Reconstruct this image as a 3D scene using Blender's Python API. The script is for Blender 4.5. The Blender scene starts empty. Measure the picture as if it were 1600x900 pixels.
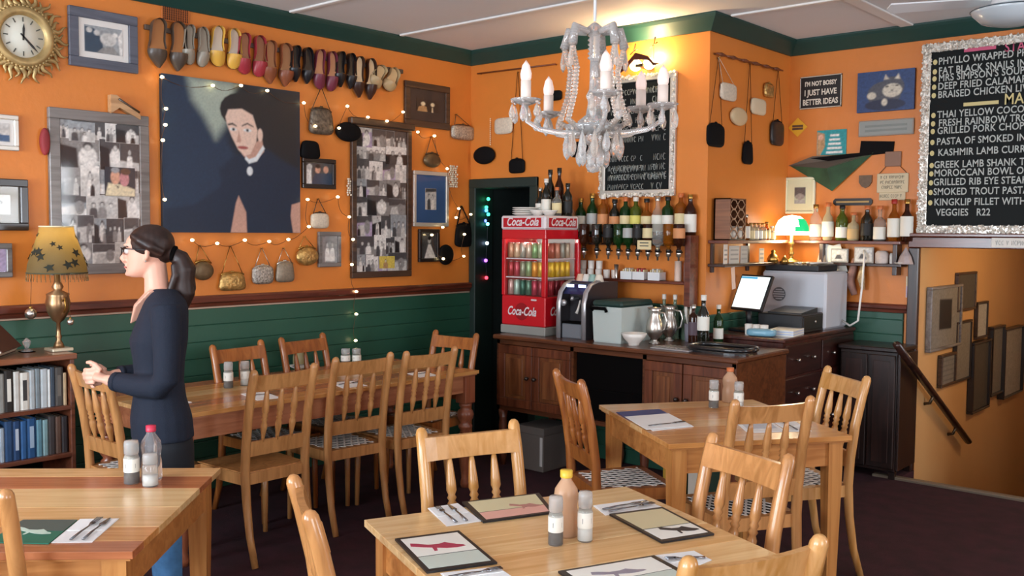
import bpy, bmesh, math, random
from mathutils import Matrix, Vector
random.seed(7)
PI = math.pi
SC = bpy.context.scene
COL = SC.collection

# ------------------------------------------------------------------ camera
HC = 1.65
FPX, YAW, PITCH, ROLL = 1504.0, 0.71844, 0.058515, 0.007497
CF = Vector((-math.sin(YAW)*math.cos(PITCH), math.cos(YAW)*math.cos(PITCH), -math.sin(PITCH)))
_r0 = Vector((math.cos(YAW), math.sin(YAW), 0)); _u0 = _r0.cross(CF)
CR = _r0*math.cos(ROLL) + _u0*math.sin(ROLL); CU = CR.cross(CF)
CC = Vector((0, 0, HC))
cam_d = bpy.data.cameras.new('camera'); cam_d.sensor_width = 36; cam_d.lens = FPX/1600*36
cam_d.clip_start = 0.02
cam = bpy.data.objects.new('camera', cam_d); COL.objects.link(cam)
cam.matrix_world = Matrix(((CR.x, CU.x, -CF.x, 0), (CR.y, CU.y, -CF.y, 0), (CR.z, CU.z, -CF.z, HC), (0, 0, 0, 1)))
SC.camera = cam
# photograph pixel (1600x900) -> point on a wall, floor or table plane
def ray(x, y): return CF + CR*((x-800)/FPX) - CU*((y-450)/FPX)
def onX(x, y, X): d = ray(x, y); return CC + d*(X/d.x)
def onY(x, y, Y): d = ray(x, y); return CC + d*(Y/d.y)
def onZ(x, y, Z): d = ray(x, y); return CC + d*((Z-HC)/d.z)

# ------------------------------------------------------------------ world, exposure
SC.view_settings.view_transform = 'Standard'
SC.view_settings.look = 'None'
SC.view_settings.gamma = 1
SC.view_settings.use_curve_mapping = False
SC.view_settings.exposure = 0.18
W = bpy.data.worlds.new('sky'); SC.world = W; W.use_nodes = True
W.node_tree.nodes['Background'].inputs[0].default_value = (0.72, 0.85, 1.0, 1)
W.node_tree.nodes['Background'].inputs[1].default_value = 1.6

# room planes (metres)
XL, YB, Y2, X1 = -5.429, 5.688, 6.886, -3.256      # left wall, bar wall, recess wall, chimney side face
XR, YN = 3.2, -2.6                                 # walls behind the camera
HCEIL = 3.085
XS = -2.26                                         # stairwell side wall
YS = 6.55                                          # edge of the floor at the stairs
WIN = [('y', -4.9, -2.9), ('y', -2.2, -0.2), ('x', -1.6, 0.6), ('x', 4.1, 6.4)]   # daylight windows behind the camera

def area(name, loc, direction, sx, sy, power, col):
    l = bpy.data.lights.new(name, 'AREA'); l.shape = 'RECTANGLE'; l.size = sx; l.size_y = sy
    l.energy = power; l.color = col
    o = bpy.data.objects.new(name, l); COL.objects.link(o); o.location = loc
    o.rotation_euler = Vector(direction).to_track_quat('-Z', 'Y').to_euler()
    return o
for i, (ax, a, b) in enumerate(WIN):               # daylight entering through each window
    if ax == 'y': area('window_daylight', ((a+b)/2, YN-0.13, 1.75), (0, 1, 0.16), b-a, 1.7, [270, 160][i], (0.80, 0.90, 1.0))
    else: area('window_daylight', (XR+0.13, (a+b)/2, 1.75), (-1, 0, 0.16), b-a, 1.7, [150, 105][i-2], (0.88, 0.94, 1.0))

# ------------------------------------------------------------------ helpers
def lin(c):
    if isinstance(c, str): c = tuple(int(c[i:i+2], 16) for i in (0, 2, 4))
    return tuple(((x/255)/12.92 if x/255 <= 0.04045 else ((x/255+0.055)/1.055)**2.4) for x in c)
MATS = {}
def mat(name, col='808080', rough=0.5, metal=0.0, var=0.0, vscale=6.0, bump=0.0, bscale=60.0, emit=0.0, ecol=None,
        trans=0.0, ior=1.45, alpha=1.0, coat=0.0, sheen=0.0, stretch=(1, 1, 1), spec=None):
    if name in MATS: return MATS[name]
    m = bpy.data.materials.new(name); m.use_nodes = True; MATS[name] = m
    nt = m.node_tree; b = nt.nodes['Principled BSDF']; c = lin(col)
    b.inputs['Base Color'].default_value = (*c, 1); b.inputs['Roughness'].default_value = rough
    b.inputs['Metallic'].default_value = metal; b.inputs['IOR'].default_value = ior
    b.inputs['Transmission Weight'].default_value = trans; b.inputs['Alpha'].default_value = alpha
    b.inputs['Coat Weight'].default_value = coat; b.inputs['Coat Roughness'].default_value = 0.12
    b.inputs['Sheen Weight'].default_value = sheen
    if spec is not None: b.inputs['Specular IOR Level'].default_value = spec
    if emit:
        b.inputs['Emission Color'].default_value = (*lin(ecol or col), 1); b.inputs['Emission Strength'].default_value = emit
    if var or bump:
        tc = nt.nodes.new('ShaderNodeTexCoord'); mp = nt.nodes.new('ShaderNodeMapping'); mp.inputs['Scale'].default_value = stretch
        nt.links.new(tc.outputs['Object'], mp.inputs[0])
    if var:
        n = nt.nodes.new('ShaderNodeTexNoise'); n.inputs['Scale'].default_value = vscale; n.inputs['Detail'].default_value = 5
        nt.links.new(mp.outputs[0], n.inputs[0])
        r = nt.nodes.new('ShaderNodeMapRange'); r.inputs[1].default_value = 0.3; r.inputs[2].default_value = 0.7
        r.inputs[3].default_value = 1-var; r.inputs[4].default_value = 1+var
        nt.links.new(n.outputs[0], r.inputs[0])
        x = nt.nodes.new('ShaderNodeMix'); x.data_type = 'RGBA'; x.blend_type = 'MULTIPLY'; x.inputs[0].default_value = 1
        x.inputs[6].default_value = (*c, 1); nt.links.new(r.outputs[0], x.inputs[7]); nt.links.new(x.outputs[2], b.inputs['Base Color'])
    if bump:
        n2 = nt.nodes.new('ShaderNodeTexNoise'); n2.inputs['Scale'].default_value = bscale; n2.inputs['Detail'].default_value = 4
        nt.links.new(mp.outputs[0], n2.inputs[0]); bn = nt.nodes.new('ShaderNodeBump'); bn.inputs['Strength'].default_value = bump
        bn.inputs['Distance'].default_value = 0.01
        nt.links.new(n2.outputs[0], bn.inputs['Height']); nt.links.new(bn.outputs[0], b.inputs['Normal'])
    return m
def wood(name, light='808080', dark='404040', rough=0.35, axis=0, scale=1.0, coat=0.3):
    """grain running along one local axis"""
    if name in MATS: return MATS[name]
    m = bpy.data.materials.new(name); m.use_nodes = True; MATS[name] = m
    nt = m.node_tree; b = nt.nodes['Principled BSDF']; N = nt.nodes.new
    tc = N('ShaderNodeTexCoord'); mp = N('ShaderNodeMapping')
    s = [9*scale]*3; s[axis] = 0.7*scale; mp.inputs['Scale'].default_value = s
    oi = N('ShaderNodeObjectInfo'); ad = N('ShaderNodeVectorMath'); ad.operation = 'ADD'
    ms = N('ShaderNodeMath'); ms.operation = 'MULTIPLY'; ms.inputs[1].default_value = 37.0
    nt.links.new(oi.outputs['Random'], ms.inputs[0])
    nt.links.new(tc.outputs['Object'], ad.inputs[0]); nt.links.new(ms.outputs[0], ad.inputs[1]); nt.links.new(ad.outputs[0], mp.inputs[0])
    n = N('ShaderNodeTexNoise'); n.inputs['Scale'].default_value = 2.2; n.inputs['Detail'].default_value = 6; n.inputs['Distortion'].default_value = 1.6
    nt.links.new(mp.outputs[0], n.inputs[0])
    cr = N('ShaderNodeValToRGB'); cr.color_ramp.elements[0].position = 0.33; cr.color_ramp.elements[1].position = 0.62
    cr.color_ramp.elements[0].color = (*lin(dark), 1); cr.color_ramp.elements[1].color = (*lin(light), 1)
    nt.links.new(n.outputs[0], cr.inputs[0]); nt.links.new(cr.outputs[0], b.inputs['Base Color'])
    b.inputs['Roughness'].default_value = rough; b.inputs['Coat Weight'].default_value = coat; b.inputs['Coat Roughness'].default_value = 0.15
    return m

def pane(name):
    """thin window or picture glass: see-through with a mirror-like sheen"""
    if name in MATS: return MATS[name]
    m = bpy.data.materials.new(name); m.use_nodes = True; MATS[name] = m; nt = m.node_tree; nt.nodes.remove(nt.nodes['Principled BSDF'])
    tr = nt.nodes.new('ShaderNodeBsdfTransparent'); gl = nt.nodes.new('ShaderNodeBsdfGlossy'); gl.inputs['Roughness'].default_value = 0.06
    lw = nt.nodes.new('ShaderNodeLayerWeight'); pw = nt.nodes.new('ShaderNodeMath'); pw.operation = 'POWER'; pw.inputs[1].default_value = 5
    fr = nt.nodes.new('ShaderNodeMath'); fr.operation = 'MULTIPLY_ADD'; fr.inputs[1].default_value = 0.9; fr.inputs[2].default_value = 0.03
    lw.inputs[0].default_value = 0.5; nt.links.new(lw.outputs['Facing'], pw.inputs[0]); nt.links.new(pw.outputs[0], fr.inputs[0]); mx = nt.nodes.new('ShaderNodeMixShader')
    nt.links.new(fr.outputs[0], mx.inputs[0]); nt.links.new(tr.outputs[0], mx.inputs[1]); nt.links.new(gl.outputs[0], mx.inputs[2]); nt.links.new(mx.outputs[0], nt.nodes['Material Output'].inputs[0])
    return m

class MB:
    """collects shapes; build() links them as one mesh object (several material slots allowed)"""
    def __init__(s): s.v = []; s.f = []; s.mi = []; s.sm = []; s.mats = []; s.cur = 0; s.T = None
    def use(s, m):
        if m not in s.mats: s.mats.append(m)
        s.cur = s.mats.index(m); return s
    def add(s, vs, fs, smooth=False):
        k = len(s.v)
        for p in vs:
            p = Vector(p); s.v.append(tuple(s.T @ p) if s.T else tuple(p))
        for f in fs: s.f.append([i+k for i in f]); s.mi.append(s.cur); s.sm.append(smooth)
        return s
    def box(s, x0, x1, y0, y1, z0, z1, c=0.0):
        if c <= 0:
            vs = [(x, y, z) for x in (x0, x1) for y in (y0, y1) for z in (z0, z1)]
            return s.add(vs, [(0, 1, 3, 2), (4, 6, 7, 5), (0, 4, 5, 1), (2, 3, 7, 6), (0, 2, 6, 4), (1, 5, 7, 3)])
        c = min(c, (x1-x0)*.45, (y1-y0)*.45, (z1-z0)*.45)
        X = (x0, x1); Y = (y0, y1); Z = (z0, z1); vs = []; ix = {}
        for i in (0, 1):
            for j in (0, 1):
                for k in (0, 1):
                    cx = X[i]+(c if i == 0 else -c); cy = Y[j]+(c if j == 0 else -c); cz = Z[k]+(c if k == 0 else -c)
                    ix[i, j, k, 0] = len(vs); vs.append((X[i], cy, cz))
                    ix[i, j, k, 1] = len(vs); vs.append((cx, Y[j], cz))
                    ix[i, j, k, 2] = len(vs); vs.append((cx, cy, Z[k]))
        fs = []
        for i in (0, 1): fs.append([ix[i, a, b, 0] for a, b in ((0, 0), (1, 0), (1, 1), (0, 1))])
        for j in (0, 1): fs.append([ix[a, j, b, 1] for a, b in ((0, 0), (1, 0), (1, 1), (0, 1))])
        for k in (0, 1): fs.append([ix[a, b, k, 2] for a, b in ((0, 0), (1, 0), (1, 1), (0, 1))])
        for a in (0, 1):
            for b in (0, 1):
                fs.append([ix[a, b, 0, 0], ix[a, b, 1, 0], ix[a, b, 1, 1], ix[a, b, 0, 1]])
                fs.append([ix[a, 0, b, 0], ix[a, 1, b, 0], ix[a, 1, b, 2], ix[a, 0, b, 2]])
                fs.append([ix[0, a, b, 1], ix[1, a, b, 1], ix[1, a, b, 2], ix[0, a, b, 2]])
                for k in (0, 1): fs.append([ix[a, b, k, 0], ix[a, b, k, 1], ix[a, b, k, 2]])
        return s.add(vs, fs)
    def lathe(s, prof, n=16, c=(0, 0, 0), sx=1.0, sy=1.0, smooth=True, M=None):
        vs = []; fs = []; rows = []
        for r, z in prof:
            if r < 1e-5: rows.append([len(vs)]); vs.append((c[0], c[1], c[2]+z))
            else:
                rows.append(list(range(len(vs), len(vs)+n)))
                for k in range(n):
                    a = 2*PI*k/n; vs.append((c[0]+sx*r*math.cos(a), c[1]+sy*r*math.sin(a), c[2]+z))
        for A, B in zip(rows, rows[1:]):
            for k in range(n):
                k2 = (k+1) % n
                if len(A) == 1 and len(B) == 1: continue
                if len(A) == 1: fs.append([A[0], B[k2], B[k]])
                elif len(B) == 1: fs.append([A[k], A[k2], B[0]])
                else: fs.append([A[k], A[k2], B[k2], B[k]])
        if len(rows[0]) > 1: fs.append(rows[0][::-1])
        if len(rows[-1]) > 1: fs.append(rows[-1])
        if M is not None: vs = [M @ Vector(p) for p in vs]
        return s.add(vs, fs, smooth)
    def sphere(s, c, r, n=12, m=8):
        r = (r, r, r) if not hasattr(r, '__len__') else r
        prof = [(math.sin(PI*i/m), -math.cos(PI*i/m)) for i in range(m+1)]; prof[0] = (0, -1); prof[-1] = (0, 1)
        M = Matrix.Translation(c) @ Matrix.Diagonal((*r, 1))
        return s.lathe(prof, n, M=M)
    def tube(s, pts, r, n=8, flat=1.0, up=None, cap=True, smooth=True, square=False):
        """sweep a round (or square) section along a path; flat squashes it along the up axis"""
        pts = [Vector(p) for p in pts]; L = len(pts)
        rs = r if hasattr(r, '__len__') else [r]*L
        vs = []; fs = []; prev = Vector(up) if up else None
        for i, p in enumerate(pts):
            d = (pts[min(i+1, L-1)] - pts[max(i-1, 0)])
            d = d.normalized() if d.length > 1e-9 else Vector((0, 0, 1))
            if prev is None:
                a = Vector((0, 0, 1)) if abs(d.z) < 0.9 else Vector((1, 0, 0))
                prev = a
            u = (prev - d*prev.dot(d)); u = u.normalized() if u.length > 1e-6 else d.orthogonal().normalized()
            w = d.cross(u); prev = u if up is None else Vector(up)
            for k in range(n):
                a = 2*PI*(k+(0.5 if square else 0))/n; q = 1.0
                if square and n == 4: q = 1.4142
                vs.append(p + (w*math.cos(a) + u*math.sin(a)*flat)*(rs[i]*q))
        for i in range(L-1):
            for k in range(n):
                k2 = (k+1) % n; fs.append([i*n+k, i*n+k2, (i+1)*n+k2, (i+1)*n+k])
        if cap: fs.append(list(range(n))[::-1]); fs.append([(L-1)*n+k for k in range(n)])
        return s.add(vs, fs, smooth and not square)
    def prism(s, poly, d0, d1, plane='xz', smooth=False):
        """polygon in a plane pushed through a depth"""
        n = len(poly)
        def P(a, b, d): return {'xz': (a, d, b), 'xy': (a, b, d), 'yz': (d, a, b)}[plane]
        vs = [P(a, b, d0) for a, b in poly] + [P(a, b, d1) for a, b in poly]
        s.add(vs, [list(range(n)), list(range(n, 2*n))[::-1]])
        k = len(s.v)-2*n
        for i in range(n):
            j = (i+1) % n; s.f.append([k+i, k+n+i, k+n+j, k+j]); s.mi.append(s.cur); s.sm.append(smooth)
        return s
    def quad(s, a, b, c, d): return s.add([a, b, c, d], [(0, 1, 2, 3)])
    def build(s, name, m=None, parent=None, loc=None, rot=None):
        me = bpy.data.meshes.new(name); me.from_pydata(s.v, [], s.f)
        for mm in (s.mats or [m]): me.materials.append(mm)
        if s.mats: me.polygons.foreach_set('material_index', s.mi)
        me.polygons.foreach_set('use_smooth', s.sm)
        bm = bmesh.new(); bm.from_mesh(me); bmesh.ops.recalc_face_normals(bm, faces=bm.faces); bm.to_mesh(me); bm.free()
        me.update()
        o = bpy.data.objects.new(name, me); COL.objects.link(o)
        if parent: o.parent = parent
        if loc is not None: o.location = loc
        if rot is not None: o.rotation_euler = rot
        return o
def tag(o, label=None, cat=None, group=None, kind=None):
    if label: o['label'] = label
    if cat: o['category'] = cat
    if group: o['group'] = group
    if kind: o['kind'] = kind
    return o
def thing(name, label, cat, loc=(0, 0, 0), rz=0.0, group=None):
    o = bpy.data.objects.new(name, None); COL.objects.link(o); o.empty_display_size = 0.05
    o.location = loc; o.rotation_euler = (0, 0, rz)
    return tag(o, label, cat, group)
def dup(root, loc=None, rz=None, label=None, group=None):
    def cp(o, parent):
        c = o.copy(); COL.objects.link(c); c.parent = parent
        for ch in KIDS.get(o.name) or [x for x in o.children]: cp(ch, c)
        return c
    r = cp(root, None)
    if loc is not None: r.location = loc
    if rz is not None: r.rotation_euler = (0, 0, rz)
    if label: r['label'] = label
    if group: r['group'] = group
    return r
KIDS = {}
def struct(o): o['kind'] = 'structure'; return o
def lamp(name, loc, power, col, radius=0.03, parent=None):
    l = bpy.data.lights.new(name, 'POINT'); l.energy = power; l.color = col; l.shadow_soft_size = radius
    o = bpy.data.objects.new(name, l); COL.objects.link(o); o.location = loc
    if parent: o.parent = parent
    return o
# ------------------------------------------------------------------ the room shell
M_OR = mat('orange_paint', 'd27d34', 0.40, var=0.05, vscale=1.5, bump=0.12, bscale=25)
M_GR = mat('green_paint', '285240', 0.42, var=0.08, vscale=2.0, bump=0.05, bscale=40)
M_GD = mat('green_cornice_paint', '1d3f39', 0.45, var=0.06)
M_CE = mat('ceiling_board', 'e2e4e6', 0.7, var=0.03, vscale=1.0)
M_BAT = mat('white_batten', 'ecebe8', 0.6)
M_CARPET = mat('maroon_carpet', '330f1a', 0.95, var=0.35, vscale=9, bump=0.6, bscale=260)
M_MAHOG = wood('red_brown_wood', '6b3322', '451c12', 0.32, axis=0)
M_MAHOGY = wood('red_brown_wood_y', '6b3322', '451c12', 0.32, axis=1)
M_DARKW = wood('dark_wood', '3a2018', '1d0f0b', 0.35, axis=2)
M_BLACKHOLE = mat('dark_passage_shade', '17211f', 0.8)  # near-black walls: the darkness of the unlit passage is put into the colour
T = 0.18
def wallbox(name, x0, x1, y0, y1, z0, z1, m): return struct(MB().box(x0, x1, y0, y1, z0, z1).build(name, m))
# floor with the stair hole left open
fb = MB()
fb.box(XL, XR, YN, YS, -0.2, 0)
fb.box(XL, XS, YS, Y2, -0.2, 0)
struct(fb.build('floor', M_CARPET))
struct(MB().box(XL-T, XR+T, YN-T, Y2+4.2, HCEIL, HCEIL+0.15).build('ceiling', M_CE))
# ceiling battens
DZ = 0.012
n = 2
for i, y in enumerate((-1.55, -0.65, 0.25, 1.15, 2.05, 2.95, 3.87, 4.84)):
    struct(MB().box(XL+0.1, XR, y-0.02, y+0.02, HCEIL-DZ, HCEIL, 0.004).build('trim_%d' % (20+i), M_BAT))
struct(MB().box(X1+0.1, XR, 5.77, 5.81, HCEIL-DZ, HCEIL, 0.004).build('trim_30', M_BAT))
struct(MB().box(-2.42, -2.33, YB-0.3, Y2-0.08, HCEIL-DZ, HCEIL, 0.004).build('trim_31', M_BAT))
wl = struct(MB().box(XL-T, XL, YN-T, YB+T, 0, HCEIL).build('wall_left', M_OR))
# the bar wall with its doorway
DX0, DX1, DZT = XL+0.07, -4.78, 2.0
wb = MB()
wb.box(XL, DX0, YB, YB+T, 0, HCEIL); wb.box(DX0, DX1, YB, YB+T, DZT, HCEIL)
wb.box(DX1, X1, YB, YB+T, 0, HCEIL); wb.box(X1-T, X1, YB+T, Y2, 0, HCEIL)
wbo = struct(wb.build('wall_back', M_OR))
# recess wall: solid up to the stair opening, header above the stairs
OPZ = onY(1500, 388, Y2).z
wr = MB(); wr.box(X1-T, XS-.15, Y2, Y2+T, 0, HCEIL); wr.box(XS-.15, XS, Y2, Y2+.001, 0, HCEIL); wr.box(XS, XR+T, Y2, Y2+T, OPZ, HCEIL); wr.box(-0.9, XR+T, Y2, Y2+T, -1.5, OPZ)
struct(wr.build('wall_recess', M_OR))
# stairwell
M_PEACH = mat('stairwell_paint', 'c79a66', 0.4, var=0.05, vscale=1.5)
struct(MB().box(XS-0.15, XS, Y2+.001, Y2+4.2, 0, HCEIL).box(XS-0.15, XS-.001, YS, Y2+4.2, -2.6, -.2).box(XS-0.15, XS, Y2+.001, Y2+4.2, -.2, 0).build('wall_stair_side', M_PEACH))
struct(MB().box(-0.9, -0.75, Y2+T, Y2+4.2, -2.6, HCEIL).build('wall_stair_far_side', M_PEACH))
struct(MB().box(XS-0.15, -0.75, Y2+4.2, Y2+4.35, -2.6, HCEIL).build('wall_stair_end', M_PEACH))
stairs = MB()
for k in range(12): stairs.box(XS, -0.9, YS+0.02+k*0.26, YS+0.02+(k+1)*0.26, -2.6, -0.19*(k+1))
stairs.box(XS, -0.9, YS+0.02+12*.26, Y2+4.2, -2.6, -2.4)
so = struct(stairs.build('stair_flight', M_CARPET)); 
struct(MB().box(-2.42, XR, YS-0.03, YS+0.03, -0.03, 0.018, 0.006).build('trim_32', mat('stair_nosing', '8f8474', 0.4, metal=0.5)))
# walls behind the camera, with window openings
for nm, ax in (('wall_near', 'y'), ('wall_right', 'x')):
    b = MB(); spans = [(a, c) for q, a, c in WIN if q == ax]; lo, hi = (XL-T, XR+T) if ax == 'y' else (YN, Y2)
    def put(a, c, z0, z1):
        if ax == 'y': b.box(a, c, YN-T, YN, z0, z1)
        else: b.box(XR, XR+T, a, c, z0, z1)
    cur = lo
    for a, c in spans: put(cur, a, 0, HCEIL); put(a, c, 0, 0.9); put(a, c, 2.6, HCEIL); cur = c
    put(cur, hi, 0, HCEIL); struct(b.build(nm, M_OR))
for i, (ax, a, c) in enumerate(WIN):
    fr = MB()
    for q in (a+0.03, (a+c)/2, c-0.03):
        if ax == 'y': fr.box(q-0.03, q+0.03, YN-0.10, YN-0.02, 0.9, 2.6)
        else: fr.box(XR+0.02, XR+0.10, q-0.03, q+0.03, 0.9, 2.6)
    for z in (0.93, 2.1, 2.57):
        if ax == 'y': fr.box(a, c, YN-0.10, YN-0.02, z-0.03, z+0.03)
        else: fr.box(XR+0.02, XR+0.10, a, c, z-0.03, z+0.03)
    struct(fr.build('window_%d' % (i+1), mat('window_paint', 'e6e4de', 0.4)))
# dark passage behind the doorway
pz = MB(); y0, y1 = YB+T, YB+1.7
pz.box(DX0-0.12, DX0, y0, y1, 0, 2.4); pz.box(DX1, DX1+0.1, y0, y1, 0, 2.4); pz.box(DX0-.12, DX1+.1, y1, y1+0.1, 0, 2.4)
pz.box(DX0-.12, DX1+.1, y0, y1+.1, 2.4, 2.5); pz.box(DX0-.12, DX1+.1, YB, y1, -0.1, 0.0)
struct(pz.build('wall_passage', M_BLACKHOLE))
df = MB(); w = 0.07
df.box(DX0-0.065, DX0+0.005, YB-0.025, YB+T+.01, 0, DZT+w, .006); df.box(DX1-0.005, DX1+w, YB-0.025, YB+T+.01, 0, DZT+w, .006); df.box(DX0-.065, DX1+w, YB-0.027, YB+T+.01, DZT-.005, DZT+w, .006)
struct(df.build('trim_1', mat('door_frame_paint', '1c2a25', 0.5)))
# cornice: sloping green moulding, one length for each wall
def cornice(name, a, b, nx, ny):
    """a, b: plan points on the wall; n: direction into the room"""
    prof = [(0, -0.105), (0.015, -0.105), (0.03, -0.085), (0.075, -0.03), (0.085, -0.012), (0.085, 0), (0, 0)]
    vs = []; L = len(prof)
    for p, mit in ((a, 0), (b, 1)):
        for d, z in prof: vs.append((p[0]+nx*d + p[2]*d, p[1]+ny*d + p[3]*d, HCEIL+z-0.001))
    fs = [[i, (i+1) % L, L+(i+1) % L, L+i] for i in range(L)] + [list(range(L)), list(range(L, 2*L))]
    struct(MB().add(vs, fs).build(name, M_GD))
cornice('trim_2', (XL, YN, 0, 0), (XL, YB, 0, -1), 1, 0)
cornice('trim_3', (XL, YB, 1, 0), (X1, YB, 1, 0), 0, -1)
cornice('trim_4', (X1, YB, 0, -1), (X1, Y2, 0, -1), 1, 0)
cornice('trim_5', (X1, Y2, 1, 0), (XR, Y2, 0, 0), 0, -1)
# green boarded dado; every board a piece of its wall
ZR0, ZR1 = 1.165, 1.235
def dado(wall, fix, a, b, axis, ztop, inv=False):
    k = 0; z = 0.0; bk = MB()
    if axis == 'y': bk.box(fix, fix+0.012, a, b, 0, ztop)
    else: bk.box(a, b, fix-0.012, fix, 0, ztop)
    bk.build('plank_backing', M_GR, wall)
    while z < ztop-0.02:
        h = min(0.105, ztop-z); bx = MB()
        if axis == 'y': bx.box(fix, fix+0.022, a, b, z+0.001, z+h-0.001, 0.0035)
        else: bx.box(a, b, fix-0.022, fix, z+0.001, z+h-0.001, 0.0035)
        o = bx.build('plank', M_GR, wall); z += h
dado(wl, XL, YN, YB, 'y', ZR0)
dado(wbo, YB, DX1+0.07, X1, 'x', 1.16)
dado(wbo, X1, YB, Y2, 'y', 1.10)
dwr = bpy.data.objects['wall_recess']
dado(dwr, Y2, X1, XS-0.1, 'x', 1.10)
def rail(name, axis, fix, a, b, s, z0=ZR0, z1=ZR1):
    prof = [(0, z0), (0.03, z0), (0.034, z0+0.02), (0.048, z0+0.03), (0.05, z1-0.012), (0.04, z1), (0, z1)]
    m = MB()
    if axis == 'y': m.prism([(fix+s*d, z) for d, z in prof], a, b, 'xz'); m2 = M_MAHOGY
    else: m.prism([(fix+s*d, z) for d, z in prof], a, b, 'yz'); m2 = M_MAHOG
    return struct(m.build(name, m2))
rail('trim_6', 'y', XL, YN, YB-0.03, 1)
struct(MB().box(XL, XL+.026, YN, YB-.03, ZR0-.012, ZR0, .002).build('trim_10', mat('pale_bead', 'b59a86', .5)))
rail('trim_7', 'x', Y2, X1+0.1, XS-0.07, -1, 1.10, 1.16)
# stair opening surround
sj = MB(); jx = XS
sj.box(jx-0.07, jx+0.0, Y2-0.05, Y2, 0, OPZ, .006)
struct(sj.build('trim_8', M_DARKW))
sj = MB(); sj.box(jx-0.07, XR, Y2-0.06, Y2+T, OPZ, OPZ+0.075, .006); sj.box(jx-0.10, XR, Y2-0.11, Y2, OPZ+0.075, OPZ+0.10, .006)
struct(sj.build('trim_9', M_MAHOG))
# ------------------------------------------------------------------ tables and chairs
WT = [wood('pine_honey', 'cf9456', 'b87a3e', 0.26), wood('pine_gold', 'dcb07a', 'c89a60', 0.26), wood('pine_red', 'b57048', '9c5a36', 0.26), wood('pine_pale', 'e0bc88', 'd0a870', 0.26)]
M_LEG = wood('pine_leg', 'c68a4c', 'ad6f36', 0.35, axis=2)
M_APR = wood('pine_apron', 'c4864a', 'a86a34', 0.35, axis=0)
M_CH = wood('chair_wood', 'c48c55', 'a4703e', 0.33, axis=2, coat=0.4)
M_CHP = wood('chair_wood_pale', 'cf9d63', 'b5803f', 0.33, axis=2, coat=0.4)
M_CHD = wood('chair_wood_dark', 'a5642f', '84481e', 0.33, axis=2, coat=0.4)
def table(label, loc, rz, lx, ly, boards, mats, h=0.76, turned=False, group=None, inset=0.05, name='dining_table', legm=None, aprm=None):
    t = thing(name, label, 'table', (loc[0], loc[1], 0), rz, group)
    th = 0.03; legm = legm or M_LEG; aprm = aprm or M_APR
    top = MB().box(-lx/2+.01, lx/2-.01, -ly/2+.01, ly/2-.01, h-th, h-th+0.008).build('table_top', aprm, t)
    y = -ly/2
    for i, w in enumerate(boards):
        w = w*ly; ee = 0.0006
        b = MB()
        b.box(-lx/2, lx/2, y+ee, y+w-ee, h-th+0.008, h, 0.0012)
        b.build('plank', mats[i % len(mats)], top); y += w
    a = lx/2-inset; c = ly/2-inset; ah = 0.11
    for sgn in (-1, 1):
        MB().box(-a, a, sgn*c-.011, sgn*c+.011, h-th-ah, h-th).build('apron', aprm, t)
        MB().box(sgn*a-.011, sgn*a+.011, -c, c, h-th-ah, h-th).build('apron', aprm, t)
    for sx in (-1, 1):
        for sy in (-1, 1):
            l = MB(); px, py = sx*(a-.012), sy*(c-.012)
            if not turned:
                l.add([(px+dx*r, py+dy*r, z) for z, r in ((0, .022), (h-th-ah-.02, .034), (h-th-.001, .034)) for dx, dy in ((-1, -1), (1, -1), (1, 1), (-1, 1))],
                      [(3, 2, 1, 0)] + [(k*4+i, k*4+(i+1) % 4, k*4+4+(i+1) % 4, k*4+4+i) for k in (0, 1) for i in range(4)] + [(8, 9, 10, 11)])
            else:
                l.box(px-.045, px+.045, py-.045, py+.045, h-th-.18, h-th-.001, .004)
                l.lathe([(.0, 0), (.028, 0), (.034, .03), (.026, .06), (.03, .1), (.044, .2), (.05, .27), (.046, .33), (.032, .37), (.045, .39), (.045, .405), (.03, .42),
                         (.05, .45), (.054, .475), (.048, .5), (.03, .515), (.042, .53), (.04, .55)], 16, (px, py, 0))
            l.build('leg', legm, t)
    return t
def corner_table(label, p_far, p_side, depth, boards, mats, along=True, **k):
    """two pixel corners of one edge of the top, and how far the top runs towards the camera"""
    a = onZ(*p_far, 0.76); b = onZ(*p_side, 0.76); d = (b-a); L = d.length; d.normalize()
    nrm = Vector((d.y, -d.x, 0))
    c = (a+b)/2 + nrm*(depth/2)
    return table(label, c, math.atan2(d.y, d.x), L, depth, boards, mats, **k), c, math.atan2(d.y, d.x), L

# near table, right table, left table, long table by the wall
TN, cN, aN, lN = corner_table('square honey pine table set with shoe-print menu boards beside the bare floor', (569, 812), (978, 760), 0.95, [.17, .16, .18, .16, .17, .16], [WT[3], WT[3], WT[1], WT[3]])
_a = onZ(1045, 694, .76); _b = onZ(1332, 681, .76); _d = (_b-_a).normalized(); _n = Vector((-_d.y, _d.x, 0))
aR = math.atan2(_d.y, _d.x); cR = (_a+_b)/2 + _n*0.47
TR = table('square reddish pine table in front of the bar counter', cR, aR, (_b-_a).length, 0.94, [.18, .16, .16, .17, .16, .17], [WT[0], WT[0], WT[1]])
_a = onZ(207, 862, .76); _b = onZ(345, 731, .76); _d = (_b-_a).normalized(); aL = math.atan2(_d.y, _d.x)-PI/2
_u = Vector((math.cos(aL), math.sin(aL), 0)); lL = 1.5
cL = (_a+_b)/2 - _u*(lL/2)
TL = table('striped pine table with a fizzy drink bottle and a grinder standing on it', cL, aL, lL, (_b-_a).length, [.10, .14, .22, .24, .17, .13], [WT[2], WT[0], WT[1], WT[3], WT[2], WT[1]])
LX0, LX1, LY0, LY1 = -5.06, -4.20, 2.37, 4.49
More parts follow.
